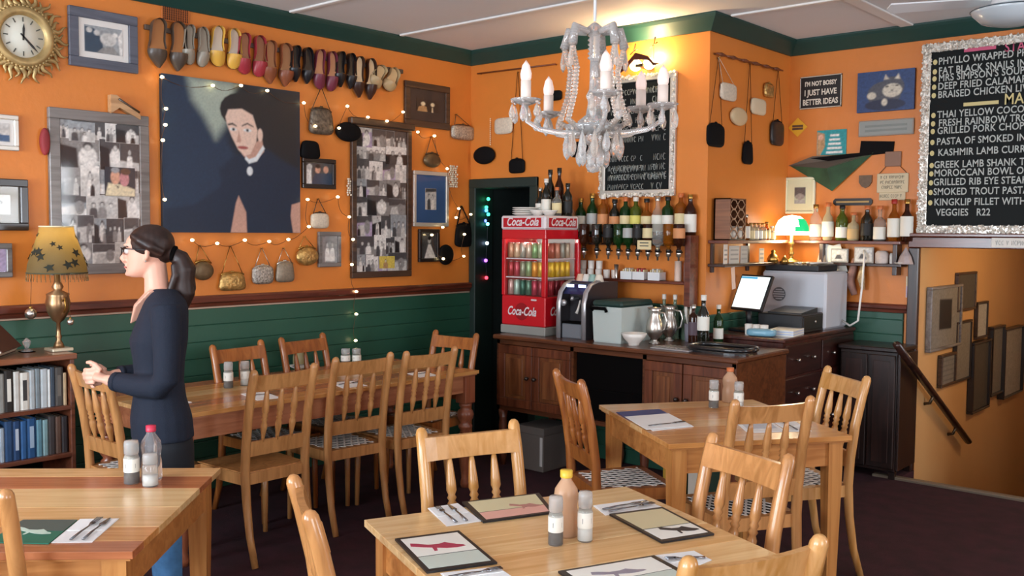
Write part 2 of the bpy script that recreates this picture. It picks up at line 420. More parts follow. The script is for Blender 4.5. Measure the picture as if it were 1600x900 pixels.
TG = table('long pine banquet table with turned legs set along the boarded wall', ((LX0+LX1)/2, (LY0+LY1)/2), PI/2, LY1-LY0, LX1-LX0, [.16, .17, .17, .16, .17, .17], [WT[0], WT[2], WT[0], WT[1], WT[0], WT[2]], turned=True,
           legm=wood('long_table_leg', '9a5a3c', '7a3f28', .35, axis=2), aprm=wood('long_table_apron', 'b37450', '96583a', .35, axis=0), name='banquet_table')

M_STRAP = mat('white_seat_strap', 'd9d4cc', 0.6)
M_WEAVE = mat('dark_seat_weave', '1c1718', 0.8)
def make_chair(name, label, m, woven=True):
    t = thing(name, label, 'chair')
    hw = 0.178
    ypath = [(0.265, 0), (0.222, .14), (.196, .30), (.185, .45), (.192, .58), (.215, .74), (.247, .88), (.268, .955)]
    for s in (-1, 1):
        p = MB(); pts = [(s*hw, y, z) for y, z in ypath] + [(s*hw, .272, .968), (s*hw, .274, .975)]
        rr = [.017, .019, .0215, .0235, .0235, .023, .0225, .0215, .0165, .007]
        p.tube(pts, rr, n=8, up=(1, 0, 0)); p.build('back_post', m, t)
    # top rail, bowed backwards
    r = MB(); N = 8; vs = []
    for i in range(N+1):
        x = -hw + 2*hw*i/N; bow = 0.016*(1-(x/hw)**2)
        for (y, z) in ((.229, .866), (.250, .944)):
            crown = -0.004*(1-(x/hw)**2) if z > .9 else 0
            vs += [(x, y+bow-.010, z+crown), (x, y+bow+.010, z+crown)]
    fs = []
    for i in range(N):
        a = i*4; b = a+4; fs += [(a, b, b+1, a+1), (a+2, a+3, b+3, b+2), (a, a+2, b+2, b), (a+1, b+1, b+3, a+3)]
    fs += [(0, 1, 3, 2), (N*4, N*4+2, N*4+3, N*4+1)]
    r.add(vs, fs, False); ro = r.build('top_rail', m, t)
    MB().add([(x, y+dy, z) for x in (-hw, hw) for (y, z) in ((.186, .535), (.196, .61)) for dy in (-.009, .009)],
             [(0, 1, 3, 2), (4, 6, 7, 5), (0, 2, 6, 4), (1, 5, 7, 3), (0, 4, 5, 1), (2, 3, 7, 6)]).build('lower_back_rail', m, t)
    for x in (-.085, 0, .085):
        sp = MB(); prof = [(.008, 0), (.010, .03), (.016, .07), (.017, .09), (.011, .105), (.017, .115), (.011, .125), (.017, .135), (.012, .145), (.0185, .16), (.017, .19), (.011, .25), (.007, .275)]
        bow = 0.016*(1-(x/hw)**2)
        a = Vector((x, .196, .60)); b = Vector((x, .230+bow, .875)); d = b-a
        M = Matrix.Translation(a) @ d.to_track_quat('Z', 'Y').to_matrix().to_4x4()
        sp.lathe(prof, 10, M=M); sp.build('spindle', m, t)
    # seat frame
    fw, bw, yf, yb, z0, z1 = .215, .185, -.215, .19, .395, .452
    sf = MB()
    def bar(p, q, wdt):
        p = Vector(p); q = Vector(q); d = (q-p).normalized(); nn = Vector((-d.y, d.x))*wdt
        sf.prism([tuple(p), tuple(q), tuple(q+nn), tuple(p+nn)], z0, z1, 'xy')
    bar((-fw, yf), (fw, yf), .05); bar((fw, yf), (bw, yb), .045); bar((bw, yb), (-bw, yb), .04); bar((-bw, yb), (-fw, yf), .045)
    sfo = sf.build('seat_frame', m, t)
    if woven:
        MB().prism([(-.175, -.168), (.175, -.168), (.148, .152), (-.148, .152)], .436, .449, 'xy').build('seat_panel', M_WEAVE, t)
        sw = MB(); step = .046; zt = .4535
        def half(y): return .172 - (y+.168)/.32*.027
        for dirn in (1, -1):
            k = -14
            while k < 15:
                c = k*step; pts = []
                y = -.172
                while y <= .1561:
                    x = dirn*(y*0.62)+c
                    if abs(x) <= half(y)+.004: pts.append((x, y, zt + (.0015 if dirn > 0 else 0)))
                    y += .008
                if len(pts) > 1:
                    p, q = Vector(pts[0]), Vector(pts[-1]); d = (q-p).normalized(); nn = Vector((-d.y, d.x, 0))*.0048
                    sw.add([p-nn, p+nn, q+nn, q-nn, p-nn-Vector((0, 0, .003)), p+nn-Vector((0, 0, .003)), q+nn-Vector((0, 0, .003)), q-nn-Vector((0, 0, .003))],
                           [(0, 1, 2, 3), (0, 4, 5, 1), (1, 5, 6, 2), (2, 6, 7, 3), (3, 7, 4, 0)])
                k += 1
        tag(sw.build('seat_webbing', M_STRAP, t), 'white straps crossing in diamonds over a dark seat', kind='stuff')
    else:
        MB().prism([(-.205, -.205), (.205, -.205), (.178, .18), (-.178, .18)], .445, .457, 'xy').build('seat_panel', m, t)
    for s in (-1, 1):
        MB().tube([(s*.195, -.195, 0), (s*.193, -.192, .2), (s*.19, -.19, .396)], [.0135, .0165, .0195], n=8, square=False).build('leg', m, t)
    return t
CHAIRS = {}
def chair(pl, pr, label, style='mid', woven=True, group=None, h=.968, flip=False):
    """pixels of the two post tops; the sitter's back lies towards the viewer unless flip"""
    a = onZ(*pl, h); b = onZ(*pr, h); d = (b-a).normalized(); c = (a+b)/2
    # local +x runs from a to b when the seat lies on the near side (front = -y)
    if not flip: d = -d
    rz = math.atan2(d.y, d.x); back = Vector((-math.sin(rz), math.cos(rz), 0))
    o = c - back*0.272
    key = (style, woven)
    if key not in CHAIRS:
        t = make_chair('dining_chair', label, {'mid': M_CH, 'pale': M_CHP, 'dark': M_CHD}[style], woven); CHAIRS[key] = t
        KIDS[t.name] = list(t.children)
        t.location = (o.x, o.y, 0); t.rotation_euler = (0, 0, rz)
    else: t = dup(CHAIRS[key], (o.x, o.y, 0), rz, label)
    if group: t['group'] = group
    return t
# flip=True: seat between us and the back (the chair faces us); False: we see its back first
chair((660, 671), (800, 658), 'pale pine chair at the square table, between it and the long table', 'pale', flip=True)
chair((457, 746), (482, 801), 'pine chair drawn up to the square table on the side of the striped table', 'mid', flip=False)
chair((1089, 873), (1273, 842), 'golden pine chair with its back turned at the square table, beside the shoe-print menu boards', 'pale')
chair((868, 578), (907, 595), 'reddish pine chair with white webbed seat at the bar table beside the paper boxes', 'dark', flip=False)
chair((1150, 627), (1267, 621), 'pine chair with webbed seat, its spindles in front of a place setting', 'mid')
chair((1120, 680), (1228, 711), 'pine chair with webbed seat standing between the square table and the bar table', 'mid', flip=True)
chair((1293, 573), (1357, 590), 'pale pine chair at the bar table beside the dark cabinet of the stairs', 'pale', flip=True)
chair((395, 581), (494, 569), 'pine chair with a plain wooden seat at the long table', 'mid', woven=False)
chair((527, 560), (609, 552), 'pine chair with a webbed seat, the middle one of three along the long table', 'mid')
chair((639, 550), (708, 543), 'pine chair with a webbed seat at the long table, beside the turned leg', 'mid')
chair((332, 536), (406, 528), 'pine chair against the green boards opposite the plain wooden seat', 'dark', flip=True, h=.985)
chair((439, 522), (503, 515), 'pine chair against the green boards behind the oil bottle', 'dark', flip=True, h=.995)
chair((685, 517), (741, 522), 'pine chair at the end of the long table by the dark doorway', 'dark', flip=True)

_p = onZ(120, 570, .968); _o = dup(CHAIRS[('mid', True)], (_p.x+.178, _p.y+.242, 0), PI, 'pine chair at the end of the long table in front of the bookcase')
_q = onZ(8, 769, .968); _u2 = Vector((math.cos(aL), math.sin(aL), 0)); _b2 = Vector((-_u2.y, _u2.x, 0))
dup(CHAIRS[('mid', True)], (_q.x-_u2.x*.178+_b2.x*.272, _q.y-_u2.y*.178+_b2.y*.272, 0), aL+PI, 'pine chair tucked against the striped table beside the green menu')
import numpy as np
# ------------------------------------------------------------------ things hung on the walls
def wall_uv(wall, x, y):
    """pixel -> (along, up) on a wall"""
    if wall == 'L': p = onX(x, y, XL); return p.y, p.z
    if wall == 'A': p = onX(x, y, X1); return p.y, p.z
    if wall == 'S': p = onX(x, y, XS); return p.y, p.z
    if wall == 'B': p = onY(x, y, YB); return p.x, p.z
    if wall == 'R': p = onY(x, y, Y2); return p.x, p.z
def wall_pt(wall, u, v, off=0.0):
    return {'L': (XL+off, u, v), 'A': (X1+off, u, v), 'S': (XS+off, u, v), 'B': (u, YB-off, v), 'R': (u, Y2-off, v)}[wall]
WROT = {'L': PI/2, 'A': PI/2, 'S': PI/2, 'B': 0.0, 'R': 0.0}
def hang(wall, name, label, cat, x0, y0, x1, y1, group=None, off=0.002):
    """a thing on a wall from its pixel box; local x along the wall, z up from its foot, -y out of the wall"""
    xm, ym = (x0+x1)/2, (y0+y1)/2
    u0 = wall_uv(wall, x0, ym)[0]; u1 = wall_uv(wall, x1, ym)[0]; v1 = wall_uv(wall, xm, y0)[1]; v0 = wall_uv(wall, xm, y1)[1]
    t = thing(name, label, cat, wall_pt(wall, (u0+u1)/2, v0, off), WROT[wall], group)
    return t, abs(u1-u0), v1-v0
def ell(cx, cz, rx, rz, n=14, a0=0, a1=2*PI):
    return [(cx+rx*math.cos(a0+(a1-a0)*k/n), cz+rz*math.sin(a0+(a1-a0)*k/n)) for k in range(n)]
def mcol(m):
    return tuple(m.node_tree.nodes['Principled BSDF'].inputs['Base Color'].default_value)[:3]
def print_mat():
    if 'printed_picture' in MATS: return MATS['printed_picture']
    m = mat('printed_picture', '808080', .45); nt = m.node_tree; at = nt.nodes.new('ShaderNodeAttribute'); at.attribute_name = 'ink'
    nt.links.new(at.outputs['Color'], nt.nodes['Principled BSDF'].inputs['Base Color']); return m
PSEED = [0]
def printed(name, parent, x0, x1, z0, z1, y, shapes, base, label=None, soft=None, n=None, grain=.10):
    """a flat print: soft-edged colour shapes in 0..1 coordinates inked onto a sheet"""
    w, h = x1-x0, z1-z0; big = max(w, h)
    n = n or int(min(150, max(14, big/.006))); nx = max(6, int(n*w/big)); nz = max(6, int(n*h/big)); soft = soft or .022
    U, V = np.meshgrid(np.linspace(0, 1, nx+1), np.linspace(0, 1, nz+1)); col = np.empty(U.shape+(3,)); col[:] = mcol(base)
    for item in shapes:
        m, poly = item[:2]; sf = item[2] if len(item) > 2 else soft; P = np.array(poly, float); Q = np.roll(P, -1, 0); d = np.full(U.shape, 9.0); ins = np.zeros(U.shape, bool)
        for (ax, ay), (bx, by) in zip(P, Q):
            ex, ey = bx-ax, by-ay; L = ex*ex+ey*ey+1e-12; t = np.clip(((U-ax)*ex+(V-ay)*ey)/L, 0, 1)
            d = np.minimum(d, np.hypot(U-ax-t*ex, V-ay-t*ey)); c = ((ay > V) != (by > V)) & (U < (bx-ax)*(V-ay)/((by-ay) if abs(by-ay) > 1e-12 else 1e-12)+ax); ins ^= c
        sd = np.where(ins, d, -d); al = np.clip(sd/(2*sf)+.5, 0, 1); al = al*al*(3-2*al); col = col*(1-al[..., None])+np.array(mcol(m))*al[..., None]
    PSEED[0] += 1; rg = np.random.RandomState(PSEED[0]); g = rg.normal(0, 1, U.shape); g = (g+np.roll(g, 1, 0)+np.roll(g, 1, 1)+np.roll(g, (1, 1), (0, 1)))/2; col = np.clip(col*(1+grain*g[..., None]), 0, 1)
    b = MB(); b.use(base); b.box(x0, x1, y-0.001, y+0.001, z0, z1); b.use(print_mat()); k0 = len(b.v)
    vs = [(x0+w*u, y-.0013, z0+h*v) for u, v in zip(U.ravel(), V.ravel())]; fs = [(j*(nx+1)+i, j*(nx+1)+i+1, (j+1)*(nx+1)+i+1, (j+1)*(nx+1)+i) for j in range(nz) for i in range(nx)]
    b.add(vs, fs); o = b.build(name, None, parent); at = o.data.color_attributes.new('ink', 'FLOAT_COLOR', 'POINT')
    full = np.ones((len(o.data.vertices), 4)); full[k0:, :3] = col.reshape(-1, 3); at.data.foreach_set('color', full.ravel())
    if label: o['label'] = label
    return o
def bars(name, parent, w, h, b, d, m, z0=0.0, label=None, c=0.004, y0=0.0):
    f = MB(); f.box(-w/2, w/2, -d+y0, y0, z0, z0+b, c); f.box(-w/2, w/2, -d+y0, y0, z0+h-b, z0+h, c)
    f.box(-w/2, -w/2+b, -d+y0, y0, z0+b*.98, z0+h-b*.98, c); f.box(w/2-b, w/2, -d+y0, y0, z0+b*.98, z0+h-b*.98, c)
    o = f.build(name, m, parent)
    if label: o['label'] = label
    return o
G = {k: mat('print_'+k, v, 0.45) for k, v in dict(white='e9e7e2', pale='c9c8c4', mid='8e8d8b', dark='4a4a4c', black='1c1c1f', cream='e3d6b4', skin='d8a48a', navy='28405a', blue='3f6488', slate='2b4257',
     sage='a7b3a0', pink='c78a8f', brown='5d4030', tan='b58f62', lilac='b3a3c0', yellow='d8c25a', ink='23303c', teal='1f8f94', gold='e0a92a', deepblue='27477d', grey='9aa0a4', green='2f5a3c', red='b03038', wine='7a2436', plum='6a3a4a').items()}
M_GLASS = mat('picture_glass', 'ffffff', 0.03, trans=1.0, ior=1.1, alpha=0.12)
def person_shapes(u, s, v0, coat, skin, hair, leg=None):
    """a small standing figure in a photo"""
    return [(coat, [(u-.16*s, v0), (u+.16*s, v0), (u+.13*s, v0+.42*s), (u+.07*s, v0+.5*s), (u-.07*s, v0+.5*s), (u-.13*s, v0+.42*s)]),
            (hair, ell(u, v0+.63*s, .085*s, .125*s, 10)), (skin, ell(u, v0+.605*s, .065*s, .095*s, 10))]
def bw(kind, rnd):
    sh = []
    if kind == 0: sh = person_shapes(.5, 1.1, 0, G['white'], G['pale'], G['dark'])
    elif kind == 1: sh = person_shapes(.33, 1.0, 0, G['dark'], G['pale'], G['black']) + person_shapes(.66, .95, 0, G['white'], G['pale'], G['dark'])
    elif kind == 2: sh = person_shapes(.22, .9, 0, G['dark'], G['pale'], G['black']) + person_shapes(.5, .95, 0, G['mid'], G['pale'], G['black']) + person_shapes(.78, .9, 0, G['pale'], G['white'], G['dark'])
    elif kind == 3: sh = [(G['dark'], [(0, .55), (1, .62), (1, 1), (0, 1)]), (G['pale'], [(.1, 0), (.6, 0), (.5, .5), (.2, .45)]), (G['mid'], ell(.7, .4, .18, .3))]
    else: sh = [(G['black'], [(0, 0), (.45, 0), (.4, .7), (0, .8)]), (G['white'], ell(.66, .42, .22, .36)), (G['dark'], ell(.66, .78, .12, .14)), (G['pale'], ell(.66, .72, .08, .1))]
    return sh
F_BLUEGREY = wood('blue_grey_frame', '5b5f6c', '474b58', .5); F_BLACK = mat('black_frame', '241d1b', .35, coat=.3); F_BROWN = wood('brown_frame', '4c3626', '2f2018', .4)
F_SILVER = mat('silver_frame', 'cfcac0', .35, metal=.5); F_GREY = wood('grey_brown_frame', '7c7672', '5f5853', .5); F_GOLD = mat('dull_gold_frame', '9a7d4c', .4, metal=.5)
def framed(wall, box, label, fm, border, shapes, base, mount=None, mb=0.0, depth=.025, name='framed_photo', cat='picture', glass=True):
    t, w, h = hang(wall, name, label, cat, *box)
    bars('frame', t, w, h, border, depth, fm)
    ix, iz = w/2-border, border
    MB().box(-ix-.002, ix+.002, -.008, -.001, iz-.002, h-iz+.002).build('backing', G['dark'] if mount is None else mount, t)
    if mount is not None: MB().box(-ix, ix, -.011, -.008, iz, h-iz).build('mount', mount, t)
    printed('print', t, -ix+mb, ix-mb, iz+mb, h-iz-mb, -.0125, shapes, base)
    if glass: MB().box(-ix-.001, ix+.001, -.0195, -.0185, iz-.001, h-iz+.001).build('glass', pane('picture_pane'), t)
    return t, w, h
framed('L', (105, 18, 212.5, 109), 'blue-grey wooden frame with a group photograph, beside the sunburst clock', F_BLUEGREY, .055,
       [(G['slate'], [(0, 0), (.5, .0), (.45, .55), (.25, .9), (0, .95)]), (G['pale'], ell(.12, .82, .08, .1)), (G['pale'], ell(.32, .75, .08, .1)), (G['pale'], ell(.62, .55, .22, .25)), (G['white'], ell(.8, .75, .07, .09)), (G['mid'], [(.3, 0), (.9, 0), (.75, .3), (.5, .25)]), (G['white'], [(.92, 0), (1, 0), (1, 1), (.88, .7)])], G['grey'], G['white'], .035)
framed('L', (-48, 178, 27, 234), 'small pale frame with a faded photograph below the sunburst clock', F_SILVER, .025, [(G['blue'], [(0, 0), (1, 0), (1, .35), (0, .5)])], G['pale'], G['white'], .02)
framed('L', (-62, 279, 40, 360), 'black and bronze deep frame with a pale photograph of a couple', F_BLACK, .04, bw(1, None), G['white'], mat('bronze_mount', '8b8170', .5), .045, depth=.04)
framed('L', (-50, 380, 17, 434), 'small grey frame with a purplish photograph beside the lamp shade', F_GREY, .03, person_shapes(.5, 1.0, 0, G['lilac'], G['skin'], G['dark']), G['lilac'], None, .0)
framed('L', (470, 248, 522, 295), 'dark frame with three people photographed, beside the large portrait', F_BLACK, .03,
       [(G['navy'], [(.2, 0), (1, 0), (1, .55), (.35, .5)]), (G['white'], [(0, 0), (.22, 0), (.2, .8), (.02, .85)]), (G['pale'], ell(.14, .8, .1, .14)), (G['skin'], ell(.45, .68, .1, .17)), (G['skin'], ell(.76, .7, .1, .17)), (G['black'], ell(.45, .84, .1, .1))], G['dark'], None, 0)
framed('L', (630, 131, 700, 200), 'thick dark brown frame with two cream figures in evening dress', F_BROWN, .05,
       [(G['tan'], [(.05, 0), (.5, 0), (.45, .4), (.3, .5), (.1, .35)]), (G['cream'], ell(.3, .62, .1, .15)), (G['black'], [(.5, 0), (.95, 0), (.9, .4), (.6, .45)]), (G['cream'], [(.68, .0), (.76, 0), (.74, .4), (.7, .4)]), (G['cream'], ell(.73, .62, .09, .15))], G['black'], mat('dark_mount', '2c2a2c', .6), .07)
t, w, h = framed('L', (643, 268, 698, 354), 'white-gilt frame with a blue mount and a wedding photograph', F_SILVER, .03, bw(1, None) + [(G['dark'], [(0, .8), (1, .85), (1, 1), (0, 1)])], G['pale'], mat('blue_mount', '33588a', .6), .10)
framed('L', (652, 358, 684, 409), 'small black frame with a dancer in a white gown', F_BLACK, .028, [(G['white'], [(.2, 0), (.95, 0), (.6, .55), (.45, .55)]), (G['pale'], ell(.52, .7, .1, .12)), (G['black'], ell(.52, .78, .1, .08))], G['dark'], None, 0)
framed('L', (495, 362, 530, 417), 'ornate grey frame with two figures in white', F_GREY, .03, person_shapes(.36, 1, .05, G['white'], G['pale'], G['dark']) + person_shapes(.68, 1, .05, G['white'], G['pale'], G['dark']), G['mid'], None, 0)
# the two tall collage frames: every photograph in them a piece of its own
def collage(box, label, fm, border, cols, rows, tint, seed, cap=None):
    R = random.Random(seed); t, w, h = hang('L', 'collage_frame', label, 'picture', *box)
    bars('frame', t, w, h, border, .03, fm)
    if cap: MB().box(-w/2-.02, w/2+.02, -.05, 0, h-.03, h+.02, .008).build('cornice', fm, t)
    ix, iz = w/2-border, border
    MB().box(-ix-.003, ix+.003, -.008, -.001, iz-.003, h-iz+.003).build('backing', G['dark'], t)
    hs = [R.uniform(.7, 1.3) for _ in range(rows)]; sc = (h-2*iz)/sum(hs); zc_ = iz
    for r in range(rows):
        k = cols+R.choice((-1, 0, 0, 1)); ws = [R.uniform(.6, 1.4) for _ in range(k)]; sw = 2*ix/sum(ws); xc = -ix
        for c in range(k):
            x0, x1 = max(-ix, xc-R.uniform(-.003, .012)), min(ix, xc+ws[c]*sw+R.uniform(-.006, .012)); z0, z1 = max(iz, zc_-R.uniform(-.003, .015)), min(h-iz, zc_+hs[r]*sc+R.uniform(-.006, .015)); xc += ws[c]*sw
            base = R.choice(tint); bgd = R.choice([G['dark'], G['mid'], G['pale'], G['white'], G['grey']]); cut = R.uniform(.3, .7)
            sh_ = [(bgd, [(-.1, cut), (1.1, cut+R.uniform(-.2, .2)), (1.1, 1.1), (-.1, 1.1)])] + bw(R.randrange(5), R)
            if R.random() < .4: sh_ += person_shapes(R.uniform(.1, .9), R.uniform(.5, .8), 0, R.choice([G['white'], G['black'], G['mid']]), G['pale'], G['black'])
            printed('photo', t, x0, x1, z0, z1, -.010-.0022*((r*2+c) % 4)-.0003*((r*cols+c) % 5), sh_, base, soft=.03)
        zc_ += hs[r]*sc
    MB().box(-ix-.001, ix+.001, -.0285, -.0275, iz-.001, h-iz+.001).build('glass', pane('picture_pane'), t)
    return t, w, h, ix, iz
t, w, h, ix, iz = collage((75, 175, 230.5, 428), 'tall grey frame packed with black and white wedding photographs', F_GREY, .06, 4, 6, [G['white'], G['pale'], G['white'], G['grey'], G['dark'], G['pale']], 3)
printed('photo', t, .02, ix-.03, iz+.42*h, iz+.60*h, -.022, [(G['ink'], [(0, .5), (1, .4), (1, 1), (0, 1)]), (G['cream'], [(0, 0), (1, 0), (1, .25), (.6, .4), (.1, .45)]), (G['skin'], ell(.34, .66, .16, .26)), (G['pink'], ell(.64, .6, .16, .26)), (G['grey'], ell(.34, .9, .14, .1)), (G['brown'], ell(.68, .86, .17, .12)), (G['black'], [(.36, .38), (.46, .32), (.42, .26)])], G['ink'], 'large colour photograph of a couple cheek to cheek')
t, w, h, ix, iz = collage((546, 193, 639.5, 433), 'tall dark wooden frame packed with old family photographs', F_BROWN, .045, 4, 8, [G['pale'], G['mid'], G['white'], G['lilac'], G['dark'], G['pale'], G['mid'], G['black']], 11, cap=True)
printed('photo', t, -.03, .12, iz+.02, iz+.11, -.022, person_shapes(.4, 1, 0, G['tan'], G['cream'], G['brown']), G['yellow'])
# the large portrait (a plain stand-in figure in the same colours)
t, w, h = hang('L', 'portrait_painting', 'large unframed portrait of a dark-haired woman in navy with pearls', 'painting', 249.5, 130, 464, 363.5)
MB().box(-w/2, w/2, -.03, 0, 0, h, .003).build('stretcher_canvas', mat('canvas_edge', '20262d', .6), t)
PN = mat('paint_navy', '14263c', .5, var=.12, vscale=3); PB = mat('paint_blue_grey', '1d3149', .5, var=.15, vscale=2); PS = mat('paint_sage', '9aa79b', .5, var=.12, vscale=3); PK = mat('paint_dark', '191d24', .5, var=.1)
PF = mat('paint_skin', 'dcbfae', .5, var=.05); PF2 = mat('paint_skin_shade', 'bd9483', .5); PH = mat('paint_hair', '1b1d22', .5); PL = mat('paint_lips', '9c4a48', .5); PP = mat('paint_pearl', 'd9e0e2', .4)
sh = [(PB, [(0, 0), (.5, 0), (.5, .55), (.32, .78), (.2, .88), (.17, 1), (0, 1)]), (PS, [(.17, 1), (.2, .86), (.28, .76), (.36, .62), (.42, .7), (.52, .92), (.52, 1)]), (PK, [(.5, 1), (.46, .6), (.6, .4), (1, .35), (1, 1)]),
      (PN, [(.42, .25), (.38, .42), (.47, .50), (.56, .54), (.66, .56), (.74, .58), (.88, .50), (1, .45), (1, 0), (.42, 0)]), (PN, [(.0, 0), (.6, 0), (.55, .3), (.45, .4), (.38, .3), (.2, .18), (0, .15)]) ,
      (PF2, [(.56, .62), (.70, .64), (.715, .56), (.66, .50), (.58, .50), (.55, .53)]), (PH, ell(.545, .82, .155, .12, 18)), (PH, ell(.64, .74, .055, .13, 12)), (PF, [(.43, .77), (.45, .82), (.55, .835), (.63, .80), (.665, .70), (.655, .62), (.61, .535), (.565, .52), (.52, .56), (.475, .64), (.44, .72)]), (PF, ell(.685, .67, .02, .045)),
      (PH, [(.445, .725), (.48, .735), (.51, .72), (.51, .712), (.48, .722), (.45, .715)]), (PH, [(.55, .725), (.59, .745), (.635, .725), (.635, .718), (.59, .735), (.55, .717)]), (PP, ell(.485, .692, .025, .010)), (PP, ell(.59, .694, .03, .010)), (PH, ell(.487, .692, .010, .010)), (PH, ell(.59, .694, .010, .010)),
      (PF2, [(.525, .69), (.545, .62), (.53, .605), (.51, .61)]), (PL, ell(.555, .575, .04, .011)), (PP, [(.57, .50), (.60, .47), (.66, .49), (.72, .58), (.705, .60), (.65, .52), (.60, .50), (.575, .52)]), (PP, ell(.605, .42, .022, .03)),
      (PF2, [(.46, 0), (.58, 0), (.575, .14), (.52, .25), (.50, .2)]), (PF2, [(.94, 0), (1, 0), (1, .22), (.93, .2), (.92, .12)])]
sh = [(m_, p_, .045) if i_ in (0, 1, 2) else (m_, p_, .02) if i_ in (3, 4) else (m_, p_) for i_, (m_, p_) in enumerate(sh)]
printed('picture', t, -w/2, w/2, 0, h, -.0312, sh, PN, soft=.007, n=190, grain=.04)
# air brick
t, w, h = hang('L', 'air_vent', 'terracotta air brick with rows of small slots under the cornice', 'vent', 251, 11, 295, 36)
MB().box(-w/2, w/2, -.008, 0, 0, h, .002).build('plate', mat('terracotta_paint', 'b5652c', .7), t)
sl = MB()
for r in range(6):
    for c in range(14): sl.box(-w/2+.012+c*(w-.02)/14, -w/2+.018+c*(w-.02)/14, -.0095, -.007, .01+r*(h-.015)/6, .022+r*(h-.015)/6)
tag(sl.build('slot', mat('vent_slot', '3a1d12', .9), t), kind='stuff')
# sunburst clock
t, w, h = hang('L', 'sunburst_clock', 'gilt sunburst wall clock with a pale dial and twisted rays', 'clock', -46, -19, 106, 134)
cz = h/2; rr = w/2; M_GILT = mat('worn_gilt', 'b39a68', .45, metal=.55, var=.25, vscale=18)
MX = lambda: Matrix.Translation((0, 0, cz)) @ Matrix.Rotation(PI/2, 4, 'X')
MB().lathe([(0, 0), (rr*.66, 0), (rr*.68, .02), (rr*.62, .045), (rr*.50, .05), (rr*.46, .03), (rr*.44, .022), (0, .022)], 48, M=MX()).build('rim', M_GILT, t)
bd = MB()
for k in range(48):
    a = 2*PI*k/48; bd.sphere((rr*.645*math.cos(a), -.036, cz+rr*.645*math.sin(a)), .009, 6, 4)
bd.build('beading', M_GILT, t)
fc = MB().lathe([(0, 0), (rr*.445, 0), (rr*.445, .004), (0, .004)], 40, M=Matrix.Translation((0, -.022, 0)) @ MX()).build('dial', mat('clock_dial', 'dfe0d2', .4), t)
for k in range(12):
    mk = MB()
    a = 2*PI*k/12; M = Matrix.Translation((rr*.36*math.sin(a), -.0275, cz+rr*.36*math.cos(a))) @ Matrix.Rotation(a, 4, 'Y')
    mk.T = M; mk.box(-.003, .003, -.001, .001, -.012, .012); mk.T = None
    mk.build('hour_mark', mat('clock_ink', '55564e', .5), fc)
for nm, a, L in (('hour_hand', 0.05, .07), ('minute_hand', 2.36, .11)):
    q = MB(); q.T = Matrix.Translation((0, -.031, cz)) @ Matrix.Rotation(a, 4, 'Y'); q.prism([(-.004, -.02), (.004, -.02), (.006, L*.6), (0, L), (-.006, L*.6)], -.001, .001); q.build(nm, mat('clock_hand', '2b2a28', .4), t)
for k in range(40):
    a = 2*PI*k/40; L0, L1 = rr*.62, rr*(1.0 if k % 2 == 0 else .88); pts = []; rad = []
    for j in range(6):
        f = j/5; r = L0+(L1-L0)*f; s = math.sin(f*2*PI+k)*.012
        pts.append((r*math.cos(a)-s*math.sin(a), -.016, cz+r*math.sin(a)+s*math.cos(a))); rad.append(.016*(1-f)+.003)
    MB().tube(pts, rad, n=6).build('ray', M_GILT, t)
# ---------------------------------------------------------------- shoes on the picture rail
rl0, rl1 = wall_uv('L', 224, 38), wall_uv('L', 628, 120)
sr = MB().box(XL, XL+.018, rl0[0], rl1[0], rl0[1]-.03, rl0[1]-.0, .003)
tag(sr.build('shoe_rail', mat('rail_paint', '5a4a3e', .6)), 'thin batten along the wall holding the row of shoes', 'rail')
def shoe(parent, L, wd, point, m_in, m_toe, heel, mir):
    K_t = [0, .03, .08, .16, .30, .45, .60, .70, .80, .90, .96, 1.0]
    K_w = [.22, .48, .66, .76, .72, .74, .92, 1.0, .86 if point else .98, .50 if point else .84, .26 if point else .62, .06 if point else .22]
    def hw(t): return float(np.interp(t, K_t, K_w))*wd/2
    N = 22; ts = [k/N for k in range(N+1)]; lean = lambda t: mir*.012*math.sin(PI*t)
    right = [(hw(t)+lean(t), -t*L) for t in ts]; left = [(-hw(t)+lean(t), -t*L) for t in ts]
    out = right+left[::-1]
    MB().prism(out, -.028, -.016).build('sole', M_SOLE, parent)
    MB().prism([(x*.86, z*.985-.003) for x, z in out], -.031, -.027).build('insole', m_in, parent)
    up = MB(); vs = []; fs = []; st = [t for t in ts if t >= .60]; K = 8
    for t in st:
        hgt = .045*math.sin(PI*min(1, (1-t)*1.6+.12)*.5)+.006
        for k in range(K+1):
            a = PI*k/K; vs.append((lean(t)+hw(t)*1.04*math.cos(a), -.018-hgt*math.sin(a)-.008, -t*L))
    for i in range(len(st)-1):
        for k in range(K): a = i*(K+1)+k; fs.append((a, a+1, a+K+2, a+K+1))
    up.add(vs, fs, True); up.build('vamp', m_toe, parent)
    ct = MB(); cs = [t for t in ts if t <= .62]
    path = [(hw(t)+lean(t), -t*L) for t in cs[::-1]]+[(-hw(t)+lean(t), -t*L) for t in cs]
    vs = []; fs = []
    for i, (x, z) in enumerate(path):
        e = abs(i-len(path)/2)/(len(path)/2); hg = .042-.02*e
        vs += [(x, -.017, z), (x*1.03, -.020-hg, z)]
    for i in range(len(path)-1): fs.append((2*i, 2*i+1, 2*i+3, 2*i+2))
    ct.add(vs, fs, True); ct.build('quarter', m_toe, parent)
    MB().lathe([(0, 0), (.010, 0), (.013, .008), (.018, .016), (0, .016)], 10, M=Matrix.Translation((0, 0, -.1*L)) @ Matrix.Rotation(PI/2, 4, 'X')).build('heel', M_SOLE, parent)
M_SOLE = mat('shoe_sole', '6a4a34', .6)
S = lambda k, c, r=.4, **kw: mat('leather_'+k, c, r, **kw)
